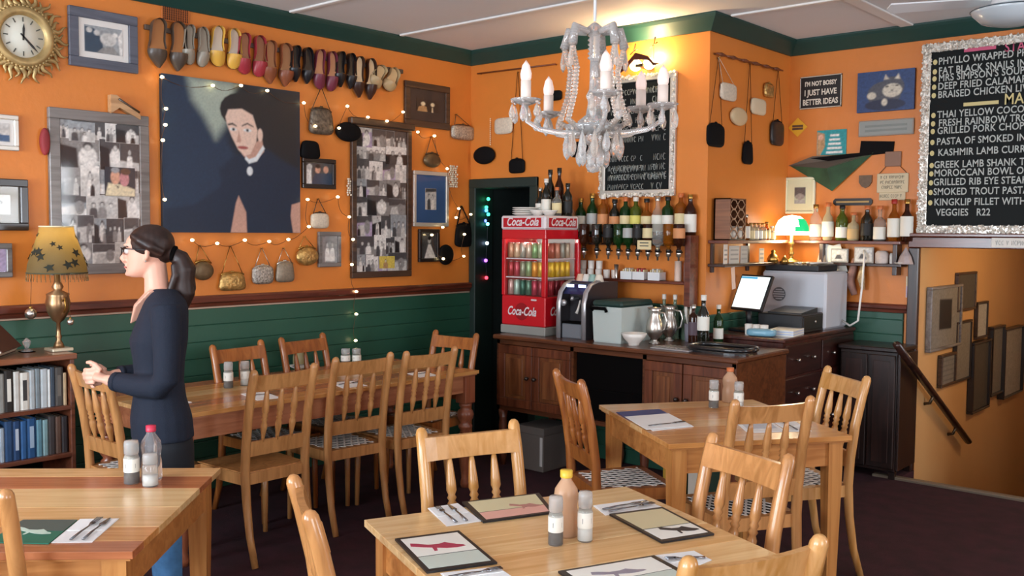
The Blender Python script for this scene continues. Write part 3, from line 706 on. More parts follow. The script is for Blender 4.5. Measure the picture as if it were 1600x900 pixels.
SH = [((244, 273), 33, 105, 'tan leather insoles and dark pointed toes', 'a9703f', '4b4037', 1), ((292, 311), 42, 100, 'grey satin', '9c9282', '8d8475', 0), ((337, 360), 44, 103, 'pale insoles and gathered yellow toes', 'cbbfae', 'd6a646', 0),
      ((378, 400), 55, 115, 'brown insoles and rounded red toes', '9b6a4c', '9a2f3a', 0), ((418, 441), 67, 130, 'brown leather with long pointed toes', 'a4744f', '82492f', 1), ((458, 475), 74, 127, 'plain black satin with square-cut toes', '1d1b1d', '18161a', 1),
      ((496, 513), 80, 138, 'pinkish insoles and wine-coloured toes', 'bb8765', '6e2c3e', 0), ((528, 543), 83, 135, 'black suede with pointed toes', '1f1c1d', '1a181a', 1), ((557, 574), 91, 151, 'cream insoles and dark brown pointed toes', 'd8c3a0', '382018', 1), ((594, 613), 107, 143, 'beige strappy sandal leather', 'cdb48a', 'b39a72', 0)]
for i, (xs, y0, y1, desc, ci, ctoe, pt) in enumerate(SH):
    spc = abs(wall_uv('L', xs[1], (y0+y1)/2)[0]-wall_uv('L', xs[0], (y0+y1)/2)[0])
    for j, x in enumerate(xs):
        yy = (y0+y1)/2; u, v = wall_uv('L', x, y0+ (x-sum(xs)/2)*.18); u2, v2 = wall_uv('L', x, y1+(x-sum(xs)/2)*.18)
        t = thing('shoe', 'shoe hung toe down on the wall rail, %s' % desc, 'shoe', wall_pt('L', u, v, .0), PI/2, 'pair of shoes on the rail, %s' % desc)
        shoe(t, (v-v2)*1.06, min(.118, spc*.98), pt, S('in%d' % i, ci), S('toe%d' % i, ctoe, .35), 0, 1 if j else -1)
        if i == 9: t.rotation_euler = (0, .5, PI/2)
# ---------------------------------------------------------------- evening bags
def pillow(b, outline, d, y0=0.0):
    n = len(outline); cx = sum(p[0] for p in outline)/n; cz = sum(p[1] for p in outline)/n
    lay = [(0, .86), (.25, .97), (.5, 1.0), (.75, .95), (.93, .75), (1.0, .4)]; vs = []; fs = []
    for f, s in lay:
        for x, z in outline: vs.append((cx+(x-cx)*s, y0-d*f, cz+(z-cz)*s))
    for i in range(len(lay)-1):
        for k in range(n): fs.append((i*n+k, i*n+(k+1) % n, (i+1)*n+(k+1) % n, (i+1)*n+k))
    fs += [list(range(n))[::-1], [(len(lay)-1)*n+k for k in range(n)]]
    return b.add(vs, fs, True)
def outline(kind, w, h, n=28):
    if kind == 'round': return ell(0, h/2, w/2, h/2, n)
    pts = []
    for k in range(n):
        a = 2*PI*k/n; c, s = math.cos(a), math.sin(a); e = .45 if kind in ('rect', 'trap', 'bell') else .8
        x = math.copysign(abs(c)**e, c)*w/2; z = math.copysign(abs(s)**e, s)*h/2
        if kind == 'trap': x *= 1-.22*(z/h+.5)
        if kind == 'bell': x *= 1-.32*max(0, z/h+.15)
        pts.append((x, z+h/2))
    return pts
def bag(wall, box, label, kind, body, trim=None, d=.035, hook=None, chain=None, name='evening_bag', group=None, sheen_rows=0):
    t, w, h = hang(wall, name, label, 'handbag', *box, group=group)
    pillow(MB(), outline(kind, w, h), d).build('pouch', body, t)
    if trim is not None:
        q = MB(); tw = w*.40; q.tube([(-tw, -d*.5, h*.90), (-tw*.6, -d*.52, h*1.0), (0, -d*.52, h*1.03), (tw*.6, -d*.52, h*1.0), (tw, -d*.5, h*.90)], .0055, n=6); q.sphere((-.006, -d*.52, h*1.06), .007, 8, 5); q.sphere((.006, -d*.52, h*1.06), .007, 8, 5); q.build('clasp', trim, t)
    if hook is not None:
        u, v = wall_uv(wall, *hook); base = Vector(t.location); lx = (u-(base.y if WROT[wall] else base.x)); lz = v-base.z
        MB().tube([(-w*.36, -d*.5, h*.94), (lx-.004, -.012, lz), (lx+.004, -.012, lz), (w*.36, -d*.5, h*.94)], chain or .0028, n=5).build('strap', trim or body, t)
        MB().tube([(lx, 0, lz), (lx, -.02, lz), (lx, -.022, lz+.008)], .003, n=5).build('hook', M_BRASS, t)
    return t
M_BRASS = mat('brass', 'b08a48', .3, metal=.9); M_SILV = mat('silver_metal', 'c8c4bc', .28, metal=.95); M_DKMET = mat('dark_bronze', '5a4a38', .35, metal=.7)
B_SEQ = mat('silver_sequins', 'b5b0a6', .3, metal=.7, var=.5, vscale=90, bump=.8, bscale=120); B_GOLD = mat('gold_lame', 'bf9a5c', .32, metal=.7, var=.35, vscale=40, bump=.5, bscale=60)
B_DKBEAD = mat('dark_beaded', '6a5f52', .35, metal=.4, var=.5, vscale=50, bump=.7, bscale=90); B_GREY = mat('grey_mesh', '8f8371', .45, metal=.4, var=.2, vscale=60); B_BLACK = mat('black_velvet', '0b0a0c', .8, spec=.2)
B_CREAM = mat('cream_beads', 'd3c6b2', .5, var=.12, vscale=80, bump=.4, bscale=120); B_BRONZE = mat('bronze_bag', '6d5a40', .4, metal=.5, var=.3, vscale=20); B_RED = mat('red_pouch_cloth', '8c3034', .7, var=.2)
bag('L', (478, 170, 518, 211), 'dark silver beaded bag hung on a long strap beside the portrait', 'trap', B_DKBEAD, M_DKMET, .05, (500, 138))
bag('L', (521, 191, 560, 222), 'round black bag hung over the corner of the dark collage frame', 'round', B_BLACK, None, .05)
bag('L', (466, 220, 497, 249), 'black velvet cap-shaped bag above the photograph of three people', 'bell', B_BLACK, None, .04)
bag('L', (483, 333, 511, 357), 'cream bag with a black edge hung on a fine chain', 'rect', B_CREAM, F_BLACK, .035, (495, 311))
bag('L', (459, 386, 493, 415), 'shiny gold round bag hung on a chain beside the ornate grey frame', 'round', B_GOLD, M_BRASS, .05, (474, 370))
bag('L', (427, 409, 458, 441), 'grey mesh bag hung on a thin chain below the portrait', 'trap', B_GREY, M_SILV, .035, (441, 388))
bag('L', (391, 415, 424, 444), 'silver sequinned bag below the portrait', 'rect', B_SEQ, M_SILV, .04, (407, 388))
bag('L', (337, 426, 382, 454), 'gold embroidered bag hung on a tall chain below the portrait', 'trap', B_GOLD, M_BRASS, .045, (358, 385))
bag('L', (298, 408, 330, 438), 'brown and gold bag hung on a chain beside the ponytail of the standing person', 'round', B_BRONZE, M_BRASS, .045, (310, 384))
bag('L', (659, 240, 685, 262), 'little dark bronze purse above the blue-mounted photograph', 'round', B_BRONZE, M_DKMET, .04, (672, 214))
bag('L', (707, 350, 736, 386), 'black tote bag hung on a wide handle near the doorway', 'trap', B_BLACK, B_BLACK, .04, (719, 322), .006)
bag('L', (682, 382, 705, 414), 'black oval bag beside the dancer photograph', 'round', B_BLACK, None, .04)
bag('L', (702, 196, 738, 219), 'silver and gold striped clutch with a square handle above the doorway corner', 'rect', B_SEQ, M_DKMET, .04, (711, 179))
bag('L', (60, 200, 75, 243), 'dark red pouch hung beside the tall grey collage frame', 'round', B_RED, None, .04)
t, w, h = hang('L', 'wooden_bracket', 'pale wooden bracket above the tall grey collage frame', 'bracket', 168, 151, 214, 180)
MB().prism([(-w/2, 0), (-w/2, h), (-w*.3, h), (w/2, h*.05), (w/2, -.02), (-w*.2, h*.35)], -.04, 0).build('plate', wood('pale_bracket', 'c49a6e', 'a97f55', .5), t)
MB().tube([(-w*.25, -.045, h*.8), (w*.45, -.045, .02)], .006, n=6).build('strip', F_BROWN, t)
for bx, n, lb in (((699, 260, 712, 296), 5, 'bunch of white bead strings hung beside the blue-mounted photograph'), ((539, 280, 546, 310), 2, 'short string of white beads hung beside the dark collage frame')):
    t, w, h = hang('L', 'bead_bunch', lb, 'beads', *bx); b = MB(); R = random.Random(5)
    for s in range(n):
        x = -w/2+(s+.5)*w/n
        for k in range(int(h/.016)): b.sphere((x+R.uniform(-.004, .004), -.012-R.uniform(0, .012), h-k*.016), .0085, 6, 4)
    b.build('strand', mat('white_bead', 'd8cdb8', .3), t)
# ------------------------------------------------------------------ lettering
DG = bpy.context.evaluated_depsgraph_get
def text(s, size, m, parent, loc, name='lettering', align='LEFT', shear=0.0, sx=1.0, roty=0.0, rotz=0.0, bold=0.0, flat=False, space=1.0):
    """text standing in the local xz plane facing -y (or lying flat)"""
    cu = bpy.data.curves.new('t', 'FONT'); cu.body = s; cu.size = size; cu.align_x = align; cu.shear = shear; cu.offset = bold; cu.space_character = space
    cu.resolution_u = 3
    o = bpy.data.objects.new('t', cu); COL.objects.link(o)
    bpy.context.view_layer.update()
    me = bpy.data.meshes.new_from_object(o.evaluated_get(DG())); bpy.data.objects.remove(o); bpy.data.curves.remove(cu)
    me.materials.clear(); me.materials.append(m); me.name = name
    M = Matrix.Diagonal((sx, 1, 1, 1))
    if not flat: M = Matrix.Rotation(roty, 4, 'Y') @ Matrix.Rotation(PI/2, 4, 'X') @ M
    else: M = Matrix.Rotation(rotz, 4, 'Z') @ M
    me.transform(M)
    q = bpy.data.objects.new(name, me); COL.objects.link(q); q.parent = parent; q.location = loc
    if name == 'chalk_writing': q['kind'] = 'stuff'
    return q
# ------------------------------------------------------------------ sideboard with doors, and the drawer chest beyond it
W_SB = wood('sideboard_oak', '6e3a22', '4c2414', .35, axis=2); W_SBX = wood('sideboard_oak_x', '64381f', '422012', .33, axis=0); W_SBP = wood('sideboard_panel', '7c4a29', '5a3019', .35, axis=2)
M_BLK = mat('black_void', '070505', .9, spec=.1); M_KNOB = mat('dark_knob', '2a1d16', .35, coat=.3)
ZT = .93; SX0, SX1, SY0 = -4.52, -2.66, 5.0; SY1 = YB-.03
t = thing('sideboard', 'long dark oak sideboard with panelled doors carrying the drinks fridge', 'sideboard', ((SX0+SX1)/2, (SY0+SY1)/2, 0))
ox, oy = (SX0+SX1)/2, (SY0+SY1)/2
def P_(b): b.T = Matrix.Translation((-ox, -oy, 0)); return b
P_(MB()).box(SX0-.015, SX1+.025, SY0-.02, SY1, ZT-.032, ZT, .008).build('worktop', W_SBX, t)
zb = .40
DV = [-4.50, -4.185, -3.855, -3.285, -3.005, -2.67]
b = P_(MB()); b.box(SX0, SX1, SY0+.02, SY1, zb, zb+.03); b.box(SX0, SX1, SY1-.02, SY1, zb, ZT-.032)
for x in (SX0, -3.87, -3.30, SX1-.025): b.box(x, x+.028, SY0+.015, SY1, zb, ZT-.032)
b.box(SX0, SX1, SY0+.015, SY0+.035, ZT-.065, ZT-.032); b.box(SX0, SX1, SY0+.015, SY0+.035, zb, zb+.03)
b.build('carcass', W_SBX, t)
for (x0, x1, knob) in ((-4.495, -4.19, 1), (-4.185, -3.86, -1), (-3.28, -3.01, 1), (-3.003, -2.67, -1)):
    z0, z1 = zb+.032, ZT-.068; y = SY0; fr = .06
    d = P_(MB()); d.box(x0, x1, y, y+.02, z0, z0+fr, .003); d.box(x0, x1, y, y+.02, z1-fr, z1, .003); d.box(x0, x0+fr, y, y+.02, z0+fr, z1-fr, .003); d.box(x1-fr, x1, y, y+.02, z0+fr, z1-fr, .003)
    do = d.build('door', W_SB, t)
    P_(MB()).box(x0+fr+.002, x1-fr-.002, y+.008, y+.016, z0+fr+.002, z1-fr-.002).build('panel', W_SBP, do)
    P_(MB()).box(x0+fr+.025, x1-fr-.025, y+.002, y+.010, z0+fr+.025, z1-fr-.025, .006).build('raised_panel', W_SBP, do)
    kx = x1-fr/2 if knob > 0 else x0+fr/2
    P_(MB()).lathe([(0, 0), (.008, 0), (.007, .012), (.015, .02), (.012, .03), (0, .033)], 12, M=Matrix.Translation((kx, y, (z0+z1)/2)) @ Matrix.Rotation(PI/2, 4, 'X')).build('knob', M_KNOB, do)
P_(MB()).box(-3.84, -3.30, SY0+.05, SY0+.06, zb+.03, ZT-.065).build('recess_shade', M_BLK, t)  # black sheet close to the front, standing in for shade in the open recess
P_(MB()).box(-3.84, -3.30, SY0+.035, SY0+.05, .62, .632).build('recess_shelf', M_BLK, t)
for x in (SX0+.03, -3.87, -3.30, SX1-.03):
    for y in (SY0+.05, SY1-.05): P_(MB()).lathe([(0, 0), (.018, 0), (.03, .08), (.022, .14), (.032, .28), (.026, .33), (.036, .40), (0, .40)], 12, (x, y, 0)).build('leg', W_SB, t)
# drawer chest in the recess, its drawers facing the stairs
ZC = .985; CX0, CX1, CY0, CY1 = X1+.03, -2.70, 5.70, Y2-.05
t = thing('drawer_chest', 'dark mahogany chest of drawers carrying the till beside the sideboard', 'chest', ((CX0+CX1)/2, (CY0+CY1)/2, 0)); ox, oy = (CX0+CX1)/2, (CY0+CY1)/2
W_CHEST = wood('chest_mahogany', '4a211a', '2c100d', .3, axis=2); W_DRW = wood('chest_drawer', '351713', '1f0b09', .3, axis=1)
P_(MB()).box(CX0, CX1, CY0, CY1, .06, ZC-.03).build('carcass', W_CHEST, t); P_(MB()).box(CX0, CX1+.02, CY0-.02, CY1, ZC-.03, ZC, .008).build('top', W_CHEST, t)
P_(MB()).box(CX0+.02, CX1-.02, CY0+.02, CY1-.02, 0, .06).build('plinth', M_BLK, t)
for c, (y0, y1) in enumerate(((CY0+.02, (CY0+CY1)/2-.01), ((CY0+CY1)/2+.01, CY1-.02))):
    for r in range(4):
        z0 = .09+r*.215; dd = P_(MB()).box(CX1-.002, CX1+.014, y0, y1, z0, z0+.2, .005).build('drawer', W_DRW, t)
        for ky in (y0+(y1-y0)*.28, y0+(y1-y0)*.72):
            P_(MB()).lathe([(0, 0), (.006, 0), (.006, .012), (.013, .018), (.011, .028), (0, .03)], 10, M=Matrix.Translation((CX1+.014, ky, z0+.1)) @ Matrix.Rotation(PI/2, 4, 'Y')).build('knob', M_SILV, dd)
# boxes and folders stored under the sideboard
M_CARD = mat('grey_card', '5a5450', .8)
for (x0, x1, y0, h, c, lb) in ((-4.36, -4.12, 5.05, .30, '6a625c', 'grey cardboard box with a white edge under the sideboard'), (-4.46, -4.385, 5.20, .24, '4c4843', 'dark grey folder box at the end of the sideboard on the floor')):
    tt = thing('storage_box', lb, 'box', ((x0+x1)/2, y0+.15, 0)); w = (x1-x0)/2
    MB().box(-w, w, -.15, .15, 0, h, .004).build('carton', mat('card_'+c, c, .8), tt); MB().box(-w-.004, w+.004, -.154, .154, h-.05, h+.004, .004).build('lid', mat('lid_'+c, c, .75, var=.1), tt)
    MB().box(w-.03, w-.008, -.1515, -.150, .04, h-.06).build('label_strip', G['pale'], tt)
for i, (x, c, lb) in enumerate(((-3.06, '1c4a34', 'green upright folder under the sideboard'), (-2.98, 'd9d3c4', 'white upright folder under the sideboard'), (-2.90, '1c3a30', 'dark green upright folder next to the white one under the sideboard'), (-3.16, 'b08a2c', 'yellow-edged upright folder under the sideboard'))):
    tt = thing('folder', lb, 'folder', (x, 5.22, 0)); m = mat('folder_'+c, c, .6)
    MB().box(-.032, -.028, -.12, .12, 0, .31).build('cover', m, tt); MB().box(.028, .032, -.12, .12, 0, .31).build('cover', m, tt); MB().box(-.032, .032, -.122, -.118, 0, .31).build('spine', m, tt); MB().box(-.027, .027, -.115, .118, .004, .30).build('pages', G['white'], tt)
# ------------------------------------------------------------------ drinks fridge
FX0, FX1, FY0, FY1, FZ0, FZ1 = -4.575, -4.174, 5.12, 5.49, ZT, 1.762
RED = mat('fridge_red', 'c0121f', .35, coat=.4); FWH = mat('fridge_white', 'd9cfd0', .4); FGR = mat('fridge_base_grey', '8a8a84', .45); M_FIN = mat('fridge_liner', 'c8c8c2', .5)
GLS = pane('fridge_pane'); GLS2 = mat('bottle_clear', 'f2f5f2', .05, trans=.9, ior=1.3)
t = thing('drinks_fridge', 'red countertop drinks fridge with glass doors full of cans', 'fridge', ((FX0+FX1)/2, (FY0+FY1)/2, FZ0)); ox, oy = (FX0+FX1)/2, (FY0+FY1)/2
def Q_(b): b.T = Matrix.Translation((-ox, -oy, -FZ0)); return b
zs = 1.665; zg0, zg1 = 1.20, 1.60
Q_(MB()).box(FX0-.005, FX1+.005, FY0-.005, FY1, FZ0, FZ0+.06, .005).build('base', FGR, t)
Q_(MB()).box(FX0, FX1, FY0, FY1, FZ0+.06, zg0, .008).build('lower_body', RED, t)
hd = Q_(MB()).box(FX0, FX1, FY0, FY1, zg1, zs, .004).build('head', RED, t)
Q_(MB()).box(FX0-.004, FX1+.004, FY0-.012, FY1, zs, FZ1, .012).build('sign_box', FWH, t)
sp = Q_(MB()).box(FX0+.025, FX1-.03, FY0-.0145, FY0-.011, zs+.016, FZ1-.016).build('front_sign', mat('sign_red', 'b01522', .4), t)
Q_(MB()).box(FX1+.003, FX1+.0065, FY0+.03, FY1-.03, zs+.016, FZ1-.016).build('side_sign', mat('sign_red'), t)
text('Coca-Cola', .082, FWH, t, ((FX0+FX1)/2-ox, FY0-.0155-oy, zs+.024-FZ0+.004), 'lettering', 'CENTER', .35, .82, bold=.002)
q = text('Coca-Cola', .082, FWH, t, (FX1+.0075-ox, (FY0+FY1)/2-oy, zs+.028-FZ0), 'lettering', 'CENTER', .35, .78, bold=.002); q.rotation_euler = (0, 0, PI/2)
text('Coca-Cola', .085, FWH, t, ((FX0+FX1)/2-.01-ox, FY0-.004-oy, 1.065-FZ0), 'lettering', 'CENTER', .35, .72, bold=.002)
q = MB(); q.T = Matrix.Translation((FX0+.19-ox, FY0-.001-oy, 1.09-FZ0)); q.prism(ell(0, 0, .062, .062, 24), -.0008, .001); q.build('badge', mat('badge_red', '8f0f18', .4), t)
q = text('Coca-Cola', .085, FWH, t, (FX1+.002-ox, (FY0+FY1)/2-oy, 1.07-FZ0), 'lettering', 'CENTER', .35, .72, bold=.002); q.rotation_euler = (0, 0, PI/2)
Q_(MB()).box(FX0+.28, FX0+.33, FY0-.012, FY0, zg0-.03, zg0-.018, .004).build('badge_plate', FWH, t)
for x, y in ((FX0, FY0), (FX1-.035, FY0), (FX0, FY1-.02), (FX1-.02, FY1-.02)): Q_(MB()).box(x, x+(.03 if x == FX0 else .035), y, y+.03, zg0, zg1, .003).build('door_post', RED, t)
Q_(MB()).box(FX0+.02, FX1-.02, FY1-.012, FY1-.002, zg0, zg1).build('back_panel', M_FIN, t)
Q_(MB()).box(FX0+.003, FX0+.01, FY0+.03, FY1-.02, zg0, zg1).build('side_panel', RED, t)
Q_(MB()).box(FX0+.03, FX1-.035, FY0+.004, FY0+.008, zg0, zg1).build('front_glass', GLS, t)
Q_(MB()).box(FX1-.008, FX1-.004, FY0+.03, FY1-.02, zg0, zg1).build('side_glass', GLS, t)
SHZ = [zg0+.002, zg0+.133, zg0+.264]
for z in SHZ[1:]:
    s = Q_(MB()); s.box(FX0+.012, FX1-.012, FY0+.014, FY0+.022, z-.008, z); s.box(FX0+.012, FX1-.012, FY1-.03, FY1-.02, z-.008, z)
    for k in range(9): s.box(FX0+.02+k*.044, FX0+.024+k*.044, FY0+.014, FY1-.02, z-.006, z-.001)
    s.box(FX1-.022, FX1-.014, FY0+.014, FY1-.02, z-.008, z); s.build('wire_shelf', FWH, t)
lamp('fridge_light', ((FX0+FX1)/2-ox, FY0+.06-oy, zg1-.02-FZ0), 1.6, (1, .97, .9), .02, t)
CAN = {}
def can(x, y, z, c, lab, grp):
    if c not in CAN:
        o = thing('drink_can', lab, 'can', (x, y, z), 0, grp)
        MB().lathe([(0, .002), (.022, .002), (.026, .008), (.026, .098), (.022, .106), (0, .106)], 14).build('can_body', mat('can_'+c, c, .3, metal=.35), o)
        MB().lathe([(0, .105), (.0215, .105), (.0225, .110), (.020, .110), (.019, .107), (0, .107)], 14).build('can_lid', M_SILV, o)
        CAN[c] = o; KIDS[o.name] = list(o.children); return o
    return dup(CAN[c], (x, y, z), 0, lab, grp)
rows = [(SHZ[2], ['b98a6a', 'c9a98a', '9a9a8c', 'b8a890', '7aa06a', 'a8b890'], ['b0604a', 'c98a70', '9a9a8c', 'b8a890'], 'top'), (SHZ[1], ['9a2a30', 'a8404a', '8a8a70', '8aa070', 'd08a30', 'c8a03a'], ['d8b02a', 'd8b02a', 'e0b830', 'd8b02a'], 'middle'), (SHZ[0], ['b08a80', '9ab0a0', '2f5a48', '50705a', 'a03040', '8a3038'], ['a03038', '8a3038', 'a03038', '7a2a30'], 'bottom')]
CN = {'b98a6a': 'copper', 'c9a98a': 'peach', '9a9a8c': 'silver-grey', 'b8a890': 'beige', '7aa06a': 'green', 'a8b890': 'pale green', 'b0604a': 'rust', 'c98a70': 'salmon', '9a2a30': 'dark red', 'a8404a': 'rose red', '8a8a70': 'olive grey', '8aa070': 'leaf green', 'd08a30': 'orange', 'c8a03a': 'mustard', 'd8b02a': 'yellow', 'e0b830': 'bright yellow', 'b08a80': 'dusty pink', '9ab0a0': 'mint', '2f5a48': 'dark green', '50705a': 'moss green', 'a03040': 'crimson', '8a3038': 'wine red', 'a03038': 'cherry red', '7a2a30': 'maroon'}
for z, fr, sd, nm in rows:
    for k, c in enumerate(fr): can(FX0+.048+k*.0545, FY0+.055, z, c, '%s drink can on the %s shelf of the red fridge' % (CN[c], nm), 'cans in the red fridge')
    for k, c in enumerate(sd): can(FX1-.042, FY0+.115+k*.058, z, c, '%s drink can on the %s shelf of the red fridge' % (CN[c], nm), 'cans in the red fridge')
# ------------------------------------------------------------------ bottles
GR = mat('green_glass', '1c4a1e', .06, trans=.6, ior=1.4); DKG = mat('dark_glass', '14160f', .06, coat=.5); BRN = mat('brown_glass', '3a1a0c', .06, trans=.35, ior=1.4); AMB = mat('amber_liquor', 'b06a1c', .05, trans=.7, ior=1.35); CLR = GLS2
GRN2 = mat('olive_glass', '5a6a1e', .06, trans=.5, ior=1.4)
PW = mat('label_white', 'dfddd2', .6); PC = mat('label_cream', 'd9c99a', .6); PY = mat('label_yellow', 'd8cf6a', .6); PBk = mat('label_black', '1a1a1a', .6); PO = mat('label_orange', 'c98a5a', .6); PGy = mat('label_grey', 'a9aaa6', .5)
CAPM = {'k': mat('cap_black', '151515', .4), 'w': mat('cap_white', 'dcd8cf', .4), 'g': M_BRASS, 's': M_SILV, 'r': mat('cap_red', 'a02a22', .4), 'o': mat('cap_orange', 'c06a3a', .4)}
PROF = {'wine': [(0, 0), (.95, 0), (1, .02), (1, .58), (.9, .65), (.45, .76), (.38, .80), (.38, .96), (.42, .97), (.42, 1), (0, 1)],
        'spirit': [(0, 0), (.95, 0), (1, .03), (1, .66), (.88, .72), (.42, .78), (.36, .82), (.36, 1), (0, 1)],
        'squat': [(0, 0), (.9, 0), (1, .05), (1, .5), (.85, .6), (.4, .66), (.33, .7), (.33, 1), (0, 1)],
        'curvy': [(0, 0), (.75, 0), (.8, .03), (.98, .35), (1, .48), (.8, .62), (.4, .72), (.34, .78), (.34, 1), (0, 1)],
        'sauce': [(0, 0), (.92, 0), (1, .04), (.98, .35), (.86, .45), (.98, .6), (.9, .72), (.5, .84), (.42, .86), (.42, 1), (0, 1)]}
def bottle(loc, label, kind, h, r, glass, lab=None, capm='k', lz=(.12, .5), group=None, inv=False, name='bottle', liquid=None, cat='bottle', rz=0):
    t = thing(name, label, cat, loc, rz, group); pr = [(a*r, z*h) for a, z in PROF[kind]]
    M = Matrix.Identity(4)
    if inv: M = Matrix.Translation((0, 0, h)) @ Matrix.Diagonal((1, 1, -1, 1))
    MB().lathe(pr, 14, M=M).build('glass', glass, t)
    rmax = max([a for a, z in PROF[kind] if lz[0] <= z <= lz[1]] or [1.0])*r
    if lab is not None: MB().lathe([(rmax*1.02, lz[0]*h), (rmax*1.03, lz[0]*h+.002), (rmax*1.03, lz[1]*h-.002), (rmax*1.02, lz[1]*h)], 16, M=M).build('paper_label', lab, t)
    rn = .42*r
    MB().lathe([(0, .90*h), (rn*1.12, .90*h), (rn*1.15, .91*h), (rn*1.15, 1.01*h), (0, 1.012*h)], 10, M=M).build('cap', CAPM[capm], t)
    return t
# shelves on the bar wall
sh1 = onY(1000, 367, YB-.06).z; bxl, bxr = onY(897, 367, YB).x, onY(1092, 372, YB).x
tag(MB().box(bxl-.02, bxr, YB-.11, YB-.001, sh1-.018, sh1, .003).build('upper_bottle_shelf', M_DARKW), 'narrow dark shelf of upright bottles below the bar chalkboard', 'shelf')
zl = onY(990, 436, YB-.06).z; lxl, lxr = onY(905, 436, YB).x, onY(1084, 440, YB).x
tag(MB().box(lxl, lxr, YB-.13, YB-.023, zl-.02, zl, .003).build('lower_glass_shelf', M_MAHOG), 'red-brown shelf of cups and cartons under the optics', 'shelf')
zo = onY(1000, 402, YB).z
UB = [(889, .23, 'spirit', CLR, PW, 'w', 'clear bottle with white label'), (907, .24, 'wine', GR, PW, 'g', 'green bottle with a tall white label'), (925, .27, 'wine', GR, PGy, 'g', 'green-necked bottle with a silver-grey label'), (942, .26, 'spirit', AMB, PO, 'w', 'pinkish bottle with a pale orange label'), (960, .23, 'wine', DKG, PO, 'k', 'black bottle with an orange label'),
      (977, .24, 'spirit', GR, PC, 'o', 'dark green bottle with a cream label'), (993, .24, 'spirit', GRN2, PY, 'w', 'olive bottle with a long yellow label'), (1010, .23, 'squat', AMB, PC, 'k', 'broad amber bottle with a parchment label'), (1027, .24, 'curvy', CLR, PW, 's', 'clear curvy bottle with a silver stopper'), (1043, .24, 'spirit', GR, PW, 'k', 'bottle-green square-shouldered bottle with a white label'),
      (1063, .26, 'spirit', AMB, PC, 'o', 'tan bottle with an orange cap'), (1078, .25, 'wine', BRN, PW, 'g', 'brown bottle with a gold cap and white label')]
for i, (px, h, k, g, lb, cp, d) in enumerate(UB):
    p = onY(px, 367, YB-.055); bottle((p.x, YB-.055, sh1), '%s on the narrow shelf under the chalkboard' % d, k, h*1.08, .041, g, lb, cp, (.08, .52), 'upright bottles under the chalkboard')
# inverted optics bottles
tag(MB().box(bxl+.02, bxr-.02, YB-.125, YB-.112, zo+.085, zo+.10, .002).build('optic_rail', M_DARKW), 'thin dark rail the upside-down optic bottles clip to', 'rail')
OB = [(912, BRN, None, 'brown'), (932, DKG, None, 'black'), (950, DKG, PBk, 'black-labelled'), (966, GR, None, 'bottle-green'), (981, GR, PGy, 'grey-labelled green'), (996, DKG, PBk, 'smoky'), (1012, BRN, PC, 'cream-labelled brown'), (1027, CLR, None, 'clear'), (1044, AMB, None, 'amber'), (1060, BRN, PO, 'orange-labelled')]
for i, (px, g, lb, d) in enumerate(OB):
    p = onY(px, 390, YB-.17); z0 = zo+.012
    t = bottle((p.x, YB-.165, z0+.03), '%s bottle hung upside down in the bar optics' % d, 'spirit', .19, .039, g, lb, 'k', (.15, .5), 'upside-down optic bottles', inv=True, name='optic_bottle')
    MB().lathe([(0, -.055), (.006, -.055), (.007, -.03), (.016, -.026), (.018, 0), (.013, .012), (.014, .03), (0, .03)], 12).build('dispenser', M_SILV, t)
    MB().box(-.004, .004, .0, .045, -.002, .008).build('bracket', M_DKMET, t)
p = onY(1006, 383, YB-.21); tt = thing('price_card', 'small cream price card hung in front of the optics', 'card', (p.x, YB-.205, p.z-.03)); MB().box(-.055, .055, -.002, .002, 0, .062).build('card', PC, tt)
for k in range(2): MB().box(-.035, .035, -.0026, -.0021, .022+k*.02, .028+k*.02).build('printed_line', G['ink'], tt)
# cups, cartons and glasses on the lower shelf
def tumbler(x, y, z, label, h=.06, r=.022, m=None, name='cup', grp=None, flare=1.12, cat='cup'):
    o = MB(); o.lathe([(0, 0), (r, 0), (r*1.02, .004), (r*flare, h), (r*flare-.003, h), (r*.9, .008), (0, .008)], 14)
    q = o.build(name, m or CUPW); q.location = (x, y, z); return tag(q, label, cat, grp)
CUPW = mat('white_china', 'e2ddd4', .25, coat=.4); PINKG = mat('pink_glass', 'cfa79a', .1, trans=.5)
for k in range(5): p = onY(911+k*12.5, 430, YB-.07); tumbler(p.x, YB-.075, zl, 'small white cup on the lower bar shelf, in the row left of the cartons', grp='white cups on the lower bar shelf')
for k in range(3): p = onY(912+k*12.5, 418, YB-.07); tumbler(p.x, YB-.075, zl+.061, 'small white cup stacked on top of the cup row', grp='stacked white cups on the lower bar shelf')
for k, (px, d) in enumerate(((983, 'with a pale top'), (1002, 'with red packets'), (1026, 'with white sachets'))):
    p = onY(px, 432, YB-.075); tt = thing('sachet_box', 'white open carton %s on the lower bar shelf' % d, 'box', (p.x, YB-.075, zl)); b = MB(); w = .047
    b.box(-w, w, -.04, -.037, 0, .055); b.box(-w, w, .037, .04, 0, .055); b.box(-w, -w+.003, -.037, .037, 0, .055); b.box(w-.003, w, -.037, .037, 0, .055); b.box(-w, w, -.037, .037, 0, .003); b.build('carton', mat('carton_white', 'dfe2e2', .6), tt)
    for j in range(5): MB().box(-w+.008+j*.017, -w+.018+j*.017, -.025, .025, .004, .07+.008*(j % 2), .002).build('packet', [PW, mat('packet_red', 'b5404a', .5), PW][k] if j % 2 else PC, tt)
p = onY(1060, 430, YB-.07); tumbler(p.x, YB-.075, zl, 'tall pale canister on the lower bar shelf', .135, .024, mat('pale_canister', 'd9bfae', .4), 'canister', flare=1.0, cat='canister')
p = onY(1075, 430, YB-.07); tumbler(p.x, YB-.075, zl, 'tall pink-tinted glass at the end of the lower bar shelf', .125, .026, PINKG, 'glass', flare=1.1, cat='glass')
